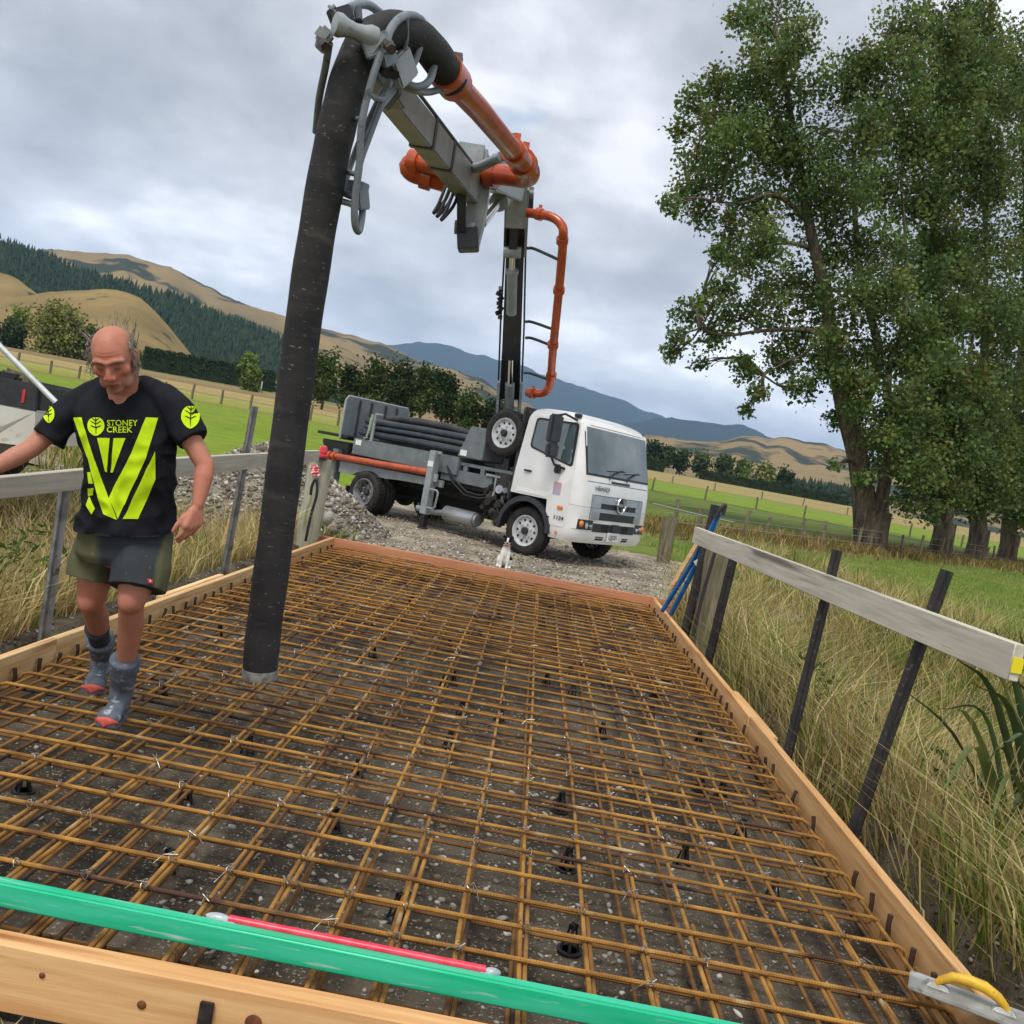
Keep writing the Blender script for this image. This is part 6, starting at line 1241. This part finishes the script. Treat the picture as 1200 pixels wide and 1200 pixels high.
def poplar(base, limbs, clumps, label, cnt=1900, lsize=.19, tint=1.0, flare=1.35):
    """limbs: list of (points px,py,D, r0, r1); clumps: list of (px,py,rpx,D)"""
    b = at(*base); b.z = tz(b.x, b.y); t = empty('poplar_tree', b, label=label, cat='tree', group='poplars in the row on the right'); off = Matrix.Translation(b).inverted()
    m = MB(); nodes = []
    for pts, r0, r1 in limbs:
        W = [at(*p) for p in pts]; nodes += [(p, r0 + (r1 - r0) * (i / 20)) for i, p in enumerate(limb(m, W, r0, r1, 14 if r0 > .3 else 9))]
    # root flare
    p0 = at(*limbs[0][0][0]); r0 = limbs[0][1]; rings = []
    for k, (h_, f_) in enumerate(((-.5, flare), (0, flare * .9), (.35, 1.14), (.9, 1.05), (1.8, 1.0))):
        rings.append([Vector((b.x + math.cos(a) * r0 * f_ * (1 + .16 * math.sin(5 * a + 1) * (f_ - .9)), b.y + math.sin(a) * r0 * f_ * (1 + .14 * math.cos(4 * a) * (f_ - .9)), b.z + h_)) for a in [2 * math.pi * j / 18 for j in range(18)]])
    m.loft(rings)
    bm_ = MB(); PP, CC = [], []
    for px, py, rp, D in clumps:
        c = at(px, py, D); r = rp / FPX * D; near = min(nodes, key=lambda q: (q[0] - c).length + .9 * max(0, q[0].z - c.z)); a = near[0]; mid = (a + c) / 2 + Vector((0, 0, .12 * (c - a).length)) + Vector(RNG.normal(size=3)) * .2
        P = limb(bm_, [a, mid, c], max(.05, min(.14, .03 * (c - a).length)), .025, 6)
        for k in range(5): e = c + Vector(RNG.normal(size=3)).normalized() * r * .85; bm_.tube([P[-6], (P[-4] + e) / 2 + Vector((0, 0, .1)), e], [.03, .02, .008], 4)
        nn_ = int(cnt * (rp / 42) ** 2); q, kk = clump_points(c, r, nn_); PP.append(q); g = GREENS[RNG.integers(0, 5, 26)] * RNG.uniform(.7, 1.3, (26, 1)); warm = RNG.random(26) < .10; g[warm] = np.array((.15, .14, .035)); cc = g[kk] * RNG.uniform(.75, 1.25, (nn_, 1)); CC.append(cc * tint)
    for mm, nm in ((m, 'trunk'), (bm_, 'branches')): o = mm.build(nm, 'bark', t, smooth=True); o.matrix_parent_inverse = off; nm == 'branches' and tag(o, kind='stuff')
    o = leaf_mesh('crown', np.concatenate(PP), lsize, np.concatenate(CC), 'leaf', t, droop=.3); o.matrix_parent_inverse = off
    return t
D0 = 42
main_cl = [(905, 20, 40), (872, 22, 20), (938, 48, 26), (905, 70, 38), (872, 112, 36), (925, 115, 40), (838, 140, 28), (812, 118, 20), (840, 100, 24), (800, 150, 18), (858, 160, 40), (815, 190, 28), (806, 232, 24), (785, 240, 14), (848, 215, 34), (892, 180, 42), (890, 245, 32), (850, 262, 20), (822, 255, 18), (930, 175, 42), (948, 225, 42), (868, 300, 28), (900, 295, 36), (850, 335, 18), (918, 335, 32), (845, 300, 16), (830, 352, 17), (812, 370, 22), (793, 398, 17), (785, 415, 12), (835, 395, 22), (862, 372, 24), (900, 365, 28), (820, 425, 12), (878, 440, 16), (868, 425, 16), (920, 428, 20), (890, 462, 14), (874, 482, 10), (940, 395, 30), (940, 455, 20), (958, 345, 36), (905, 410, 14),
           (985, 100, 36), (1018, 75, 34), (1058, 32, 32), (1055, 92, 44), (1000, 160, 44), (1050, 155, 48), (990, 220, 40), (1040, 220, 44), (975, 285, 42), (1030, 290, 40), (1000, 345, 38), (1050, 360, 36), (1000, 405, 36), (975, 430, 28), (1045, 420, 38), (1010, 455, 26), (985, 490, 18), (1040, 495, 36), (1075, 545, 34), (1040, 545, 24), (1062, 588, 20), (978, 545, 9), (1095, 600, 16), (1020, 520, 16)]
main_cl = [(a, b, r, D0 + RNG.uniform(-2.5, 2.5)) for a, b, r in main_cl] + [(a, b, r, D0 - 2.2) for a, b, r in ((985, 440, 20), (1004, 478, 20), (1034, 515, 24), (1012, 560, 13), (972, 395, 20), (1062, 470, 28), (1085, 420, 30), (1058, 555, 20), (1075, 380, 28), (1045, 330, 26))]
trunk_l = [((1017, 640, D0), (1013, 590, D0), (1006, 540, D0), (990, 480, D0), (978, 420, D0), (968, 350, D0), (950, 270, D0), (936, 190, D0 + .5), (922, 110, D0 + .5), (908, 30, D0 + 1))]
poplar((1020, 640, D0), [(trunk_l[0], .62, .08), ([(1022, 625, D0), (1036, 570, D0 - .3), (1044, 510, D0 - .5), (1040, 440, D0 - 1), (1060, 380, D0 - 1), (1062, 300, D0 + .5), (1055, 200, D0 + 1)], .36, .04),
       ([(1046, 500, D0 - .5), (1070, 450, D0), (1086, 420, D0 + 1)], .28, .1), ([(1000, 500, D0), (1030, 420, D0 + 1), (1010, 330, D0 + 1), (1000, 200, D0 + 1), (1015, 90, D0)], .3, .05),
       ([(970, 392, D0), (955, 388, D0), (925, 386, D0), (890, 388, D0 - .5), (850, 393, D0 - 1), (820, 385, D0 - 1)], .16, .04), ([(948, 262, D0), (925, 238, D0), (900, 228, D0 - .5), (870, 238, D0 - 1), (835, 236, D0 - 1)], .15, .04), ([(952, 290, D0), (915, 285, D0), (885, 300, D0)], .12, .04), ([(966, 415, D0), (930, 420, D0 - .4), (895, 440, D0 - .6)], .08, .03), ([(930, 170, D0), (895, 150, D0), (850, 150, D0)], .12, .03)],
       main_cl, 'largest poplar with a forked trunk and a leaning crown, leftmost of the row')
def rest(base, D, cl, label, tint, lean):
    cl = [(a, b, r, D + RNG.uniform(-2, 2)) for a, b, r in cl] + [(a + RNG.uniform(-16, 16), b + RNG.uniform(10, 40), r * .8, D - RNG.uniform(2.5, 4)) for a, b, r in cl if b < 540] + [(base[0] + a, b, r, D - RNG.uniform(2, 4)) for a, b, r in ((-24, 545, 28), (14, 530, 30), (-4, 585, 22), (22, 580, 22), (-30, 500, 30), (2, 560, 26))]; x, y = base
    poplar((x, y, D), [([(x, y, D), (x + 2, y - 70, D), (x + lean, y - 190, D), (x + lean * 1.6, y - 330, D + 1), (x + lean * 1.5, y - 440, D + 2)], .5, .02), ([(x + 2, y - 60, D), (x + 28, y - 180, D), (x + 40, y - 300, D + 1.5)], .24, .03), ([(x, y - 80, D), (x - 22, y - 160, D), (x - 24, y - 250, D + 1)], .24, .04)], cl, label, tint=tint, cnt=1900, lsize=.22)
rest((1105, 632), 47, [(1098, 22, 30), (1105, 82, 44), (1100, 150, 44), (1100, 225, 44), (1088, 300, 40), (1120, 350, 40), (1095, 400, 36), (1110, 440, 42), (1100, 500, 40), (1125, 545, 36), (1100, 575, 26), (1080, 470, 26), (1145, 480, 30), (1110, 290, 30)], 'poplar second from the left in the row, its trunk pale and straight', .92, -6)
rest((1146, 637), 51, [(1140, 14, 26), (1150, 62, 36), (1150, 130, 42), (1155, 210, 42), (1150, 290, 42), (1165, 365, 42), (1150, 440, 42), (1160, 515, 44), (1140, 580, 30), (1175, 575, 30), (1130, 30, 22)], 'poplar third from the left in the row', .88, 6)
rest((1182, 642), 56, [(1190, 44, 30), (1195, 112, 38), (1200, 190, 38), (1200, 280, 40), (1205, 360, 38), (1200, 440, 40), (1205, 520, 42), (1190, 590, 34), (1225, 100, 36), (1235, 220, 44), (1240, 340, 44), (1240, 460, 44), (1235, 570, 40), (1215, 600, 24)], 'rightmost poplar of the row at the picture edge', .95, 12)
rest((1225, 650), 60, [(1250, 60, 36), (1260, 150, 42), (1270, 260, 44), (1270, 380, 44), (1265, 490, 44), (1255, 590, 36), (1225, 610, 26)], 'poplar trunk half cut off by the right picture edge', .9, 10)

def small_tree(name, cx, base_y, top_y, hwx, D, cols, label, group=None, n=1500, ls=.5, trunk=True, shape='round', cat='tree'):
    b = at(cx, base_y, D); top = at(cx, top_y, D); H = (top - b).length; Wd = hwx / FPX * D; b.z = min(b.z, tz(b.x, b.y) + .3)
    t = empty(name, b, label=label, cat=cat, group=group); c0 = np.array(b); PP, CC = [], []; cols = np.array(cols); nc = 14 if shape != 'cone' else 10
    for k in range(nc):
        f_ = (k + .5) / nc
        if shape == 'round': h_ = H * (.28 + .62 * f_); rad = Wd * (math.sin(math.pi * (.18 + .75 * f_)) ** .7) * .62
        elif shape == 'cone': h_ = H * (.12 + .85 * f_); rad = Wd * (1 - f_) * .8
        else: h_ = H * (.15 + .75 * f_); rad = Wd * .55
        a = RNG.uniform(0, 6.28); rr = Wd * .55 if shape != 'cone' else Wd * .3 * (1 - f_)
        c = c0 + np.array([math.cos(a) * (Wd - rr) * RNG.random() * (rad / (Wd * .62) if shape == 'round' else 1), math.sin(a) * (Wd - rr) * RNG.random(), h_]); m_ = n // nc
        q, kk = clump_points(c, max(rr * RNG.uniform(.75, 1.15), .2), m_, 10, .30); q[:, 2] = np.maximum(q[:, 2], c0[2] + .2); PP.append(q); CC.append(cols[RNG.integers(0, len(cols))] * RNG.uniform(.65, 1.35) * RNG.uniform(.75, 1.25, (m_, 1)))
    q = np.concatenate(PP) - c0; leaf_mesh('crown', q, ls, np.concatenate(CC), 'far_leaf', t)
    if trunk:
        m = MB(); m.tube([(0, 0, -.6), (Wd * .04, 0, H * .35), (-Wd * .03, 0, H * .75)], [max(.1, H * .028), H * .02, H * .006], 7)
        for k in range(3): a = RNG.uniform(0, 6.28); m.tube([(0, 0, H * (.25 + .1 * k)), (math.cos(a) * Wd * .3, math.sin(a) * Wd * .3, H * (.42 + .1 * k)), (math.cos(a) * Wd * .6, math.sin(a) * Wd * .6, H * (.52 + .1 * k))], [H * .013, H * .009, H * .003], 5)
        m.build('trunk', 'far_bark', t, smooth=True)
    return t
DK = [(.034, .056, .020), (.046, .070, .024), (.028, .048, .018)]; MG = [(.062, .098, .026), (.078, .115, .030), (.048, .080, .022)]; LG = [(.14, .20, .04), (.17, .22, .05), (.11, .17, .036)]; YG = [(.25, .25, .07), (.20, .22, .055), (.17, .20, .06)]; GT = 'trees in the grove behind the truck'
for cx, by, ty, hw_, cc, lb in ((352, 478, 436, 14, MG, 'small rounded tree at the left end of the grove by the hose'), (376, 482, 416, 24, MG, 'broad green tree at the left of the grove beside the hose'), (404, 486, 428, 20, DK, 'dark tree second in the grove behind the hopper guard'), (432, 490, 421, 26, MG, 'tall green tree rising right above the hopper guard'), (463, 495, 422, 26, DK, 'dark full tree above the stowed pipes'), (490, 499, 424, 24, MG, 'green tree in the middle right of the grove'), (515, 503, 432, 22, DK, 'dark tree right of the grove middle with thin trunk'), (546, 508, 456, 22, MG, 'lower tree near the right end of the grove'), (572, 512, 462, 18, DK, 'rightmost dark tree of the grove beside the spare wheel')):
    small_tree('grove_tree', cx, by, ty, hw_, 150, cc, lb, GT, n=2600, ls=.55)
small_tree('young_tree', 287, 466, 414, 17, 240, LG, 'bright green young tree standing alone left of the hose', n=4000, ls=.7, shape='oval')
small_tree('willow_tree', 62, 432, 364, 40, 250, YG, 'large yellow green willow behind the man beside the tan hill', n=6500, ls=.9)
small_tree('willow_tree', 100, 436, 388, 26, 252, MG, 'grey green bushy tree just left of the walking man', n=3600, ls=.9)
small_tree('green_tree', 18, 410, 362, 18, 255, LG, 'green rounded tree at the left picture edge', n=1800, ls=.9)
small_tree('dark_tree', 8, 420, 376, 22, 245, DK, 'dark dense tree at the left picture edge', n=1800, ls=.9)
small_tree('dark_tree', -30, 415, 366, 24, 245, DK, 'dark tree beyond the left picture edge', n=1000, ls=.9)
for k, cx in enumerate(range(150, 345, 15)):
    small_tree('sapling_tree', cx + random.uniform(-3, 3), 430 + (cx - 150) * .19 + 8, 408 + (cx - 150) * .21 + random.uniform(-3, 3), 11, 420, [YG, LG, MG][k % 3], 'small light tree below the pine plantation, ' + ORD[k] + ' from the left', 'light green trees below the plantation', n=420, ls=1.7, trunk=False)
for k, (cx, by, ty, hw_, cc) in enumerate(((762, 548, 516, 12, DK), (778, 549, 520, 13, MG), (797, 552, 524, 14, DK), (820, 556, 527, 15, MG), (846, 561, 531, 16, MG), (868, 566, 537, 14, LG), (893, 568, 541, 19, YG), (918, 572, 545, 14, DK))):
    small_tree('far_tree', cx, by, ty, hw_, 430, cc, ['leftmost dark tree of the far group right of the cab', 'second far tree right of the cab mirror', 'dark far tree above the straw paddock', 'rounded green far tree left of the hedge start', 'broad green far tree above the hedge start', 'light green far tree above the hedge', 'yellow green far tree behind the hedge', 'small dark far tree right of the yellow green one'][k], 'far trees behind the right hedge', n=900, ls=1.6)
P = []
for k in range(260): cx = RNG.uniform(905, 1040); p = at(cx, 575 + (cx - 905) * .17, RNG.uniform(520, 620)); P.append((p.x, p.y, tz(p.x, p.y) - 1))
o = conifers('dark_plantation', np.array(P), 11, 16, .22, np.array([(.02, .034, .02), (.026, .042, .022)]), 'pine_needles'); tag(o, 'far dark plantation behind the right hedge', 'forest', kind='stuff')
def hedge(a, b, D, D2, h, wd, n, label, cols, ls):
    p0, p1 = at(*a, D), at(*b, D2); p0.z = tz(p0.x, p0.y); p1.z = tz(p1.x, p1.y); t = empty('hedge', p0, label=label, cat='hedge'); d = p1 - p0; nx = Vector((-d.y, d.x, 0)).normalized()
    s = RNG.random(n); hh = RNG.random(n) ** .7; w_ = RNG.uniform(-.5, .5, n); dn = np.array(d); q = s[:, None] * dn + (w_ * wd)[:, None] * np.array(nx); q[:, 2] += hh * h * (1 + .10 * vnoise(s * 40, s * 0, 4)); q += RNG.normal(size=q.shape) * .15
    cols = np.array(cols); leaf_mesh('foliage', q, ls, cols[RNG.integers(0, len(cols), n)] * RNG.uniform(.6, 1.3, (n, 1)), 'far_leaf', t)
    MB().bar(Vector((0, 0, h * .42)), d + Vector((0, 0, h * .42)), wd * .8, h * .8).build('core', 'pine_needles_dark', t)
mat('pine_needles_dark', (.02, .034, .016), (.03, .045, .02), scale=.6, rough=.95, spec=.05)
hedge((165, 440), (318, 468), 330, 345, 7.5, 4, 9000, 'long dark trimmed hedge behind the man across the left paddock', DK, .9)
hedge((820, 560), (990, 592), 380, 390, 3.6, 3, 6000, 'low dark trimmed hedge across the far right paddock', DK, .8)
hedge((690, 548), (775, 562), 360, 360, 4.5, 3, 2500, 'short dark hedge just right of the truck cab', DK, .8)
pp = at(303, 474, 300); o = MB().tube([pp, pp + Vector((0, 0, 7.5))], .22, 8).build('marker_pole', 'white_board', smooth=True); tag(o, 'thin white pole standing beside the bright young tree', 'pole')
# ------------------------------------------------------------------ long grass, flax, weeds
mat('grass_blade', (.2, .2, .06), attr='Col', rough=.7, spec=.2, transl=.25)
def blades(name, x, y, z, h, wd, lean, cols, label=None, az=None):
    n = len(x); a = RNG.uniform(0, 6.28, n) if az is None else az; ca, sa = np.cos(a), np.sin(a); L_ = lean * RNG.uniform(.2, 1.6, n) * h; f = RNG.uniform(0, 6.28, n); wx, wy = np.cos(f) * wd, np.sin(f) * wd
    B = np.column_stack([x, y, z]); M1 = B + np.column_stack([ca * L_ * .28, sa * L_ * .28, h * .55]); T_ = B + np.column_stack([ca * L_, sa * L_, h * (1 - .35 * np.minimum(lean * 1.0, 1) * RNG.random(n))]); W = np.column_stack([wx, wy, np.zeros(n)])
    V = np.stack([B - W, B + W, M1 - W * .75, M1 + W * .75, T_], 1).reshape(-1, 3); i = np.arange(n) * 5
    F = np.concatenate([np.stack([i, i + 1, i + 3], -1), np.stack([i, i + 3, i + 2], -1), np.stack([i + 2, i + 3, i + 4], -1)])
    c = np.repeat(cols, 5, 0); o = np_mesh(name, V, F, 'grass_blade', cols=c); tag(o, label, 'grass' if label else None, kind='stuff'); return o
STRAW = np.array([(.60, .45, .20), (.46, .34, .14), (.68, .56, .30), (.34, .25, .11), (.54, .46, .18)]); GRN = np.array([(.15, .23, .03), (.20, .28, .045), (.10, .17, .025), (.26, .29, .055)])
def gcol(n, p):
    s = RNG.random(n) < p; return np.where(s[:, None], STRAW[RNG.integers(0, 5, n)], GRN[RNG.integers(0, 4, n)]) * RNG.uniform(.65, 1.2, (n, 1))
def field(name, x0, x1, y0, y1, n, hmin, hmax, wd, lean, dry, label, edge=None, pw=1.0):
    x = RNG.uniform(x0, x1, n); y = y0 + (y1 - y0) * RNG.random(n) ** pw
    tx, ty = RNG.normal(size=(2, n // 14 + 1)) * 0; nt_ = n // 34; k = RNG.integers(0, nt_, n); cx = RNG.uniform(x0, x1, nt_); cy = y0 + (y1 - y0) * RNG.random(nt_) ** pw
    ox, oy = RNG.normal(size=n) * .10, RNG.normal(size=n) * .10; x = cx[k] + ox; y = cy[k] + oy; azr = np.arctan2(oy, ox); tcol = RNG.normal(size=nt_) * .28
    ok = np.ones(n, bool) if edge is None else edge(x, y); x, y, k, azr = x[ok], y[ok], k[ok], azr[ok]; n = len(x)
    az = np.where(RNG.random(n) < .7, azr + RNG.normal(size=n) * .5, (RNG.uniform(0, 6.28, len(cx)))[k]); pn = fbm(x * .8, y * .8, 3, 40); p = np.clip(dry + (pn - .45) * 1.6 + tcol[k], .03, .97); hk = RNG.uniform(.5, 1.2, len(cx))[k]
    h = RNG.uniform(hmin, hmax, n) * hk; return blades(name, x, y, T(x, y) - .03, h, wd * RNG.uniform(.6, 1.4, n), lean, gcol(n, p), label, az)
def in_r(x, y): return x > 2.0 + .26 * (fbm(y * 1.5, y * 0, 3, 2) - .3)
def in_l(x, y): return x < -2.88 - .2 * (fbm(y * 1.5, y * 0, 3, 4) - .3)
field('long_grass', 1.9, 4.6, 1.4, 12.5, 60000, .22, .85, .0042, .75, .76, 'long dry and green grass on the bank right of the deck', in_r, 1.15)
field('long_grass', 4.2, 9.5, 3.5, 15, 26000, .4, .85, .006, .6, .7, 'rank grass farther out on the right bank', None)
field('long_grass', -7.5, -2.8, 3.2, 12.3, 46000, .25, .75, .005, .75, .92, 'dry brown grass on the bank left of the deck', in_l, 1.1)
field('long_grass', -14, -7, 6, 20, 12000, .3, .6, .010, .5, .5, 'rough grass by the parked ute', None)
field('long_grass', 2.6, 8.5, 13.5, 27, 15000, .3, .8, .010, .45, .72, 'tall dry grass beyond the far end of the right rail', lambda x, y: (x > 3.3 + .22 * (y - 13) * .5))
def strip():
    n = 16000; x = RNG.uniform(3.5, 34, n); q = 29.5 - 5 * .5 + RNG.normal(size=n) * 1.5; y = q + 1.02 * x; h = RNG.uniform(.15, .5, n); blades('strip_grass', x, y, T(x, y) - .03, h, RNG.uniform(.01, .03, n), .4, gcol(n, np.full(n, .7)) * np.array((.62, .56, .5)), 'brown dry grass strip under the poplar row')
strip()
def paddock():
    n = 42000; x = RNG.uniform(3, 34, n); y = 12 + 26 * RNG.random(n) ** 1.3 + .6 * np.maximum(x - 6, 0); ok = (y - 1.02 * x < 25.5); x, y = x[ok], y[ok]; n = len(x); pn = fbm(x * .35, y * .35, 4, 60); h = RNG.uniform(.05, .15, n) * (1 + 1.2 * np.clip(pn - .5, 0, 1)); c = GRN[RNG.integers(0, 4, n)] * np.array((.95, 1.15, .8)) * RNG.uniform(.75, 1.2, (n, 1)); dry = RNG.random(n) < np.clip((pn - .42) * 1.6, .05, .6); c[dry] = STRAW[RNG.integers(0, 5, dry.sum())] * .75
    blades('paddock_grass', x, y, T(x, y) - .02, h, RNG.uniform(.006, .016, n), .6, c, 'short green paddock grass beyond the right rail')
paddock()
# tufts breaking the edges of the gravel
def tufts():
    c = [(-3.0, 12.4), (-2.6, 12.3), (-3.3, 12.7), (2.6, 13.4), (3.0, 14.2), (3.4, 15.2), (3.0, 16.5), (2.3, 12.5), (3.8, 17.5), (2.9, 15.8), (3.6, 14.6), (-5.8, 12.6), (-1.9, 19.2), (-4.2, 19.5), (1.5, 19.6), (3.3, 13.0)]
    x = np.concatenate([a + RNG.normal(size=160) * .22 for a, b in c]); y = np.concatenate([b + RNG.normal(size=160) * .2 for a, b in c]); n = len(x); blades('gravel_tufts', x, y, T(x, y), RNG.uniform(.08, .38, n), RNG.uniform(.004, .009, n), .5, gcol(n, np.full(n, .3)), 'grass tufts growing through the gravel edge')
    n = 700; x = RNG.uniform(-2.2, -.9, n); y = RNG.uniform(1.9, YN - .1, n); blades('near_weeds', x, y, np.full(n, -.2), RNG.uniform(.02, .07, n), RNG.uniform(.002, .004, n), .8, gcol(n, np.full(n, .85)), 'dead grass scraps by the near formwork')
tufts()
# pale seed stalks
def stalks():
    m = MB(); v = []; n = 420; rr = random.Random(5)
    for k in range(n):
        if k < 270: x, y = rr.uniform(2.3, 3.8), 1.7 + 7 * rr.random() ** 1.4
        else: x, y = rr.uniform(-5.5, -3.0), rr.uniform(3.5, 11)
        z = tz(x, y); h = rr.uniform(.75, 1.2); a = rr.uniform(0, 6.28); ln = rr.uniform(.15, .55); p = [Vector((x, y, z)), Vector((x + math.cos(a) * ln * .35, y + math.sin(a) * ln * .35, z + h * .6)), Vector((x + math.cos(a) * ln, y + math.sin(a) * ln, z + h))]
        m.tube(p, [.0028, .0022, .0012], 3, cap=False)
        for j in range(9):
            t = j / 9; q = p[2] + (p[1] - p[2]) * (t * .38); d = Vector((rr.uniform(-1, 1), rr.uniform(-1, 1), rr.uniform(.1, 1))).normalized() * (.035 * (.5 + t)); s = Vector((rr.uniform(-1, 1), rr.uniform(-1, 1), 0)) * .004; m.add([q, q + d * .5 + s, q + d, q + d * .5 - s], [(0, 1, 2, 3)])
    mat('seed_stalk', (.46, .38, .24), (.34, .27, .15), scale=3, rough=.8, spec=.1, transl=.2); o = m.build('seed_stalks', 'seed_stalk'); tag(o, 'pale dry seed stalks rising above the bank grass', 'grass', kind='stuff')
stalks()
# flax plant and broad weeds at the right edge
mat('flax_leaf', srgb(118, 126, 66), srgb(84, 100, 52), scale=3, detail=4, rough=.45, spec=.4, transl=.2, objrand=.4); mat('flax_dark', srgb(84, 104, 62), srgb(62, 82, 50), scale=3, rough=.45, spec=.4, objrand=.3)
def strap(t, a, mid, b, wd, material):
    P = smooth_path([a, mid, b], 6); n = len(P); V, F = [], []
    for i, p in enumerate(P):
        d = (P[min(i + 1, n - 1)] - P[max(i - 1, 0)]).normalized(); s = d.cross(Vector((0.3, .5, .8))).normalized(); k = wd * (math.sin(math.pi * min(.98, .25 + .75 * i / (n - 1))) ** .8 + .02); u = s.cross(d) * k * .35; V += [p - s * k, p + u * -1, p + s * k]
    for i in range(n - 1): F += [(3 * i, 3 * i + 1, 3 * i + 4, 3 * i + 3), (3 * i + 1, 3 * i + 2, 3 * i + 5, 3 * i + 4)]
    o = MB().add(V, F).build('leaf', material, t, smooth=True); o.matrix_parent_inverse = Matrix.Translation(t.location).inverted(); o.data.shade_smooth(); return o
fb_ = at(1235, 985, 4.6); fb_.z = tz(fb_.x, fb_.y); FX = empty('flax_plant', fb_, label='flax plant with long strap leaves at the right picture edge', cat='plant')
for (px, py, D), (mx, my), wd, mt in (((1103, 928, 4.0), (1150, 882), .022, 'flax_leaf'), ((1090, 858, 4.3), (1140, 848), .016, 'flax_leaf'), ((1050, 800, 4.7), (1130, 880), .014, 'flax_dark'), ((1120, 770, 4.5), (1170, 830), .02, 'flax_dark'), ((1165, 735, 4.6), (1195, 820), .022, 'flax_dark'), ((1195, 740, 4.4), (1215, 840), .022, 'flax_leaf'), ((1140, 800, 4.2), (1190, 850), .02, 'flax_dark'), ((1150, 1000, 3.9), (1190, 910), .014, 'flax_leaf'), ((1185, 790, 4.1), (1212, 850), .018, 'flax_dark'), ((1150, 760, 4.9), (1190, 840), .02, 'flax_leaf'), ((1225, 720, 4.6), (1230, 840), .022, 'flax_dark'), ((1130, 950, 4.4), (1180, 880), .018, 'flax_dark'), ((1165, 1020, 4.2), (1200, 930), .018, 'flax_dark'), ((1100, 830, 4.8), (1160, 850), .015, 'flax_dark'), ((1175, 870, 3.9), (1210, 880), .02, 'flax_dark'), ((1260, 740, 4.5), (1250, 840), .022, 'flax_leaf')):
    strap(FX, fb_ + Vector((random.uniform(-.1, .1), random.uniform(-.1, .1), .05)), at(mx, my, (D + 4.6) / 2), at(px, py, D), wd, mt)
def broad():
    n = 9000; x = 2.2 + 1.9 * RNG.random(n); y = 1.5 + 6.5 * RNG.random(n) ** 1.5; k = fbm(x * 2.2, y * 2.2, 3, 71) > .46; x, y = x[k], y[k]; z = T(x, y) + RNG.random(len(x)) * .5; o = leaf_mesh('weeds', np.column_stack([x, y, z]), .055, np.array([(.035, .075, .018), (.05, .10, .022), (.07, .12, .03)])[RNG.integers(0, 3, len(x))] * RNG.uniform(.7, 1.2, (len(x), 1)), 'leaf'); tag(o, 'dark green broad leaved weeds low in the right bank', 'weeds', kind='stuff')
    n = 900; x = -3.1 - 1.2 * RNG.random(n); y = 4.8 + 1.6 * RNG.random(n); z = T(x, y) + .25 + RNG.random(n) * .45; o = leaf_mesh('weeds', np.column_stack([x, y, z]), .09, np.array([(.06, .12, .02), (.09, .15, .03)])[RNG.integers(0, 2, n)], 'leaf', asp=.25); tag(o, 'green weed clump in the dry grass behind the man', 'weeds', kind='stuff')
broad()
# ------------------------------------------------------------------ the air between here and the mountains
def haze():
    m = bpy.data.materials.new('haze_air'); m.use_nodes = True; t = m.node_tree; t.nodes.clear(); MAT['haze_air'] = m
    out = t.nodes.new('ShaderNodeOutputMaterial'); v = t.nodes.new('ShaderNodeVolumePrincipled'); v.inputs['Color'].default_value = (.44, .68, 1.0, 1); v.inputs['Density'].default_value = 7.5e-5; v.inputs['Anisotropy'].default_value = .1
    t.links.new(v.outputs[0], out.inputs['Volume'])
    o = MB().box((0, 9000, 735), (40000, 19000, 1510)).build('haze', 'haze_air'); tag(o, kind='stuff')
haze()
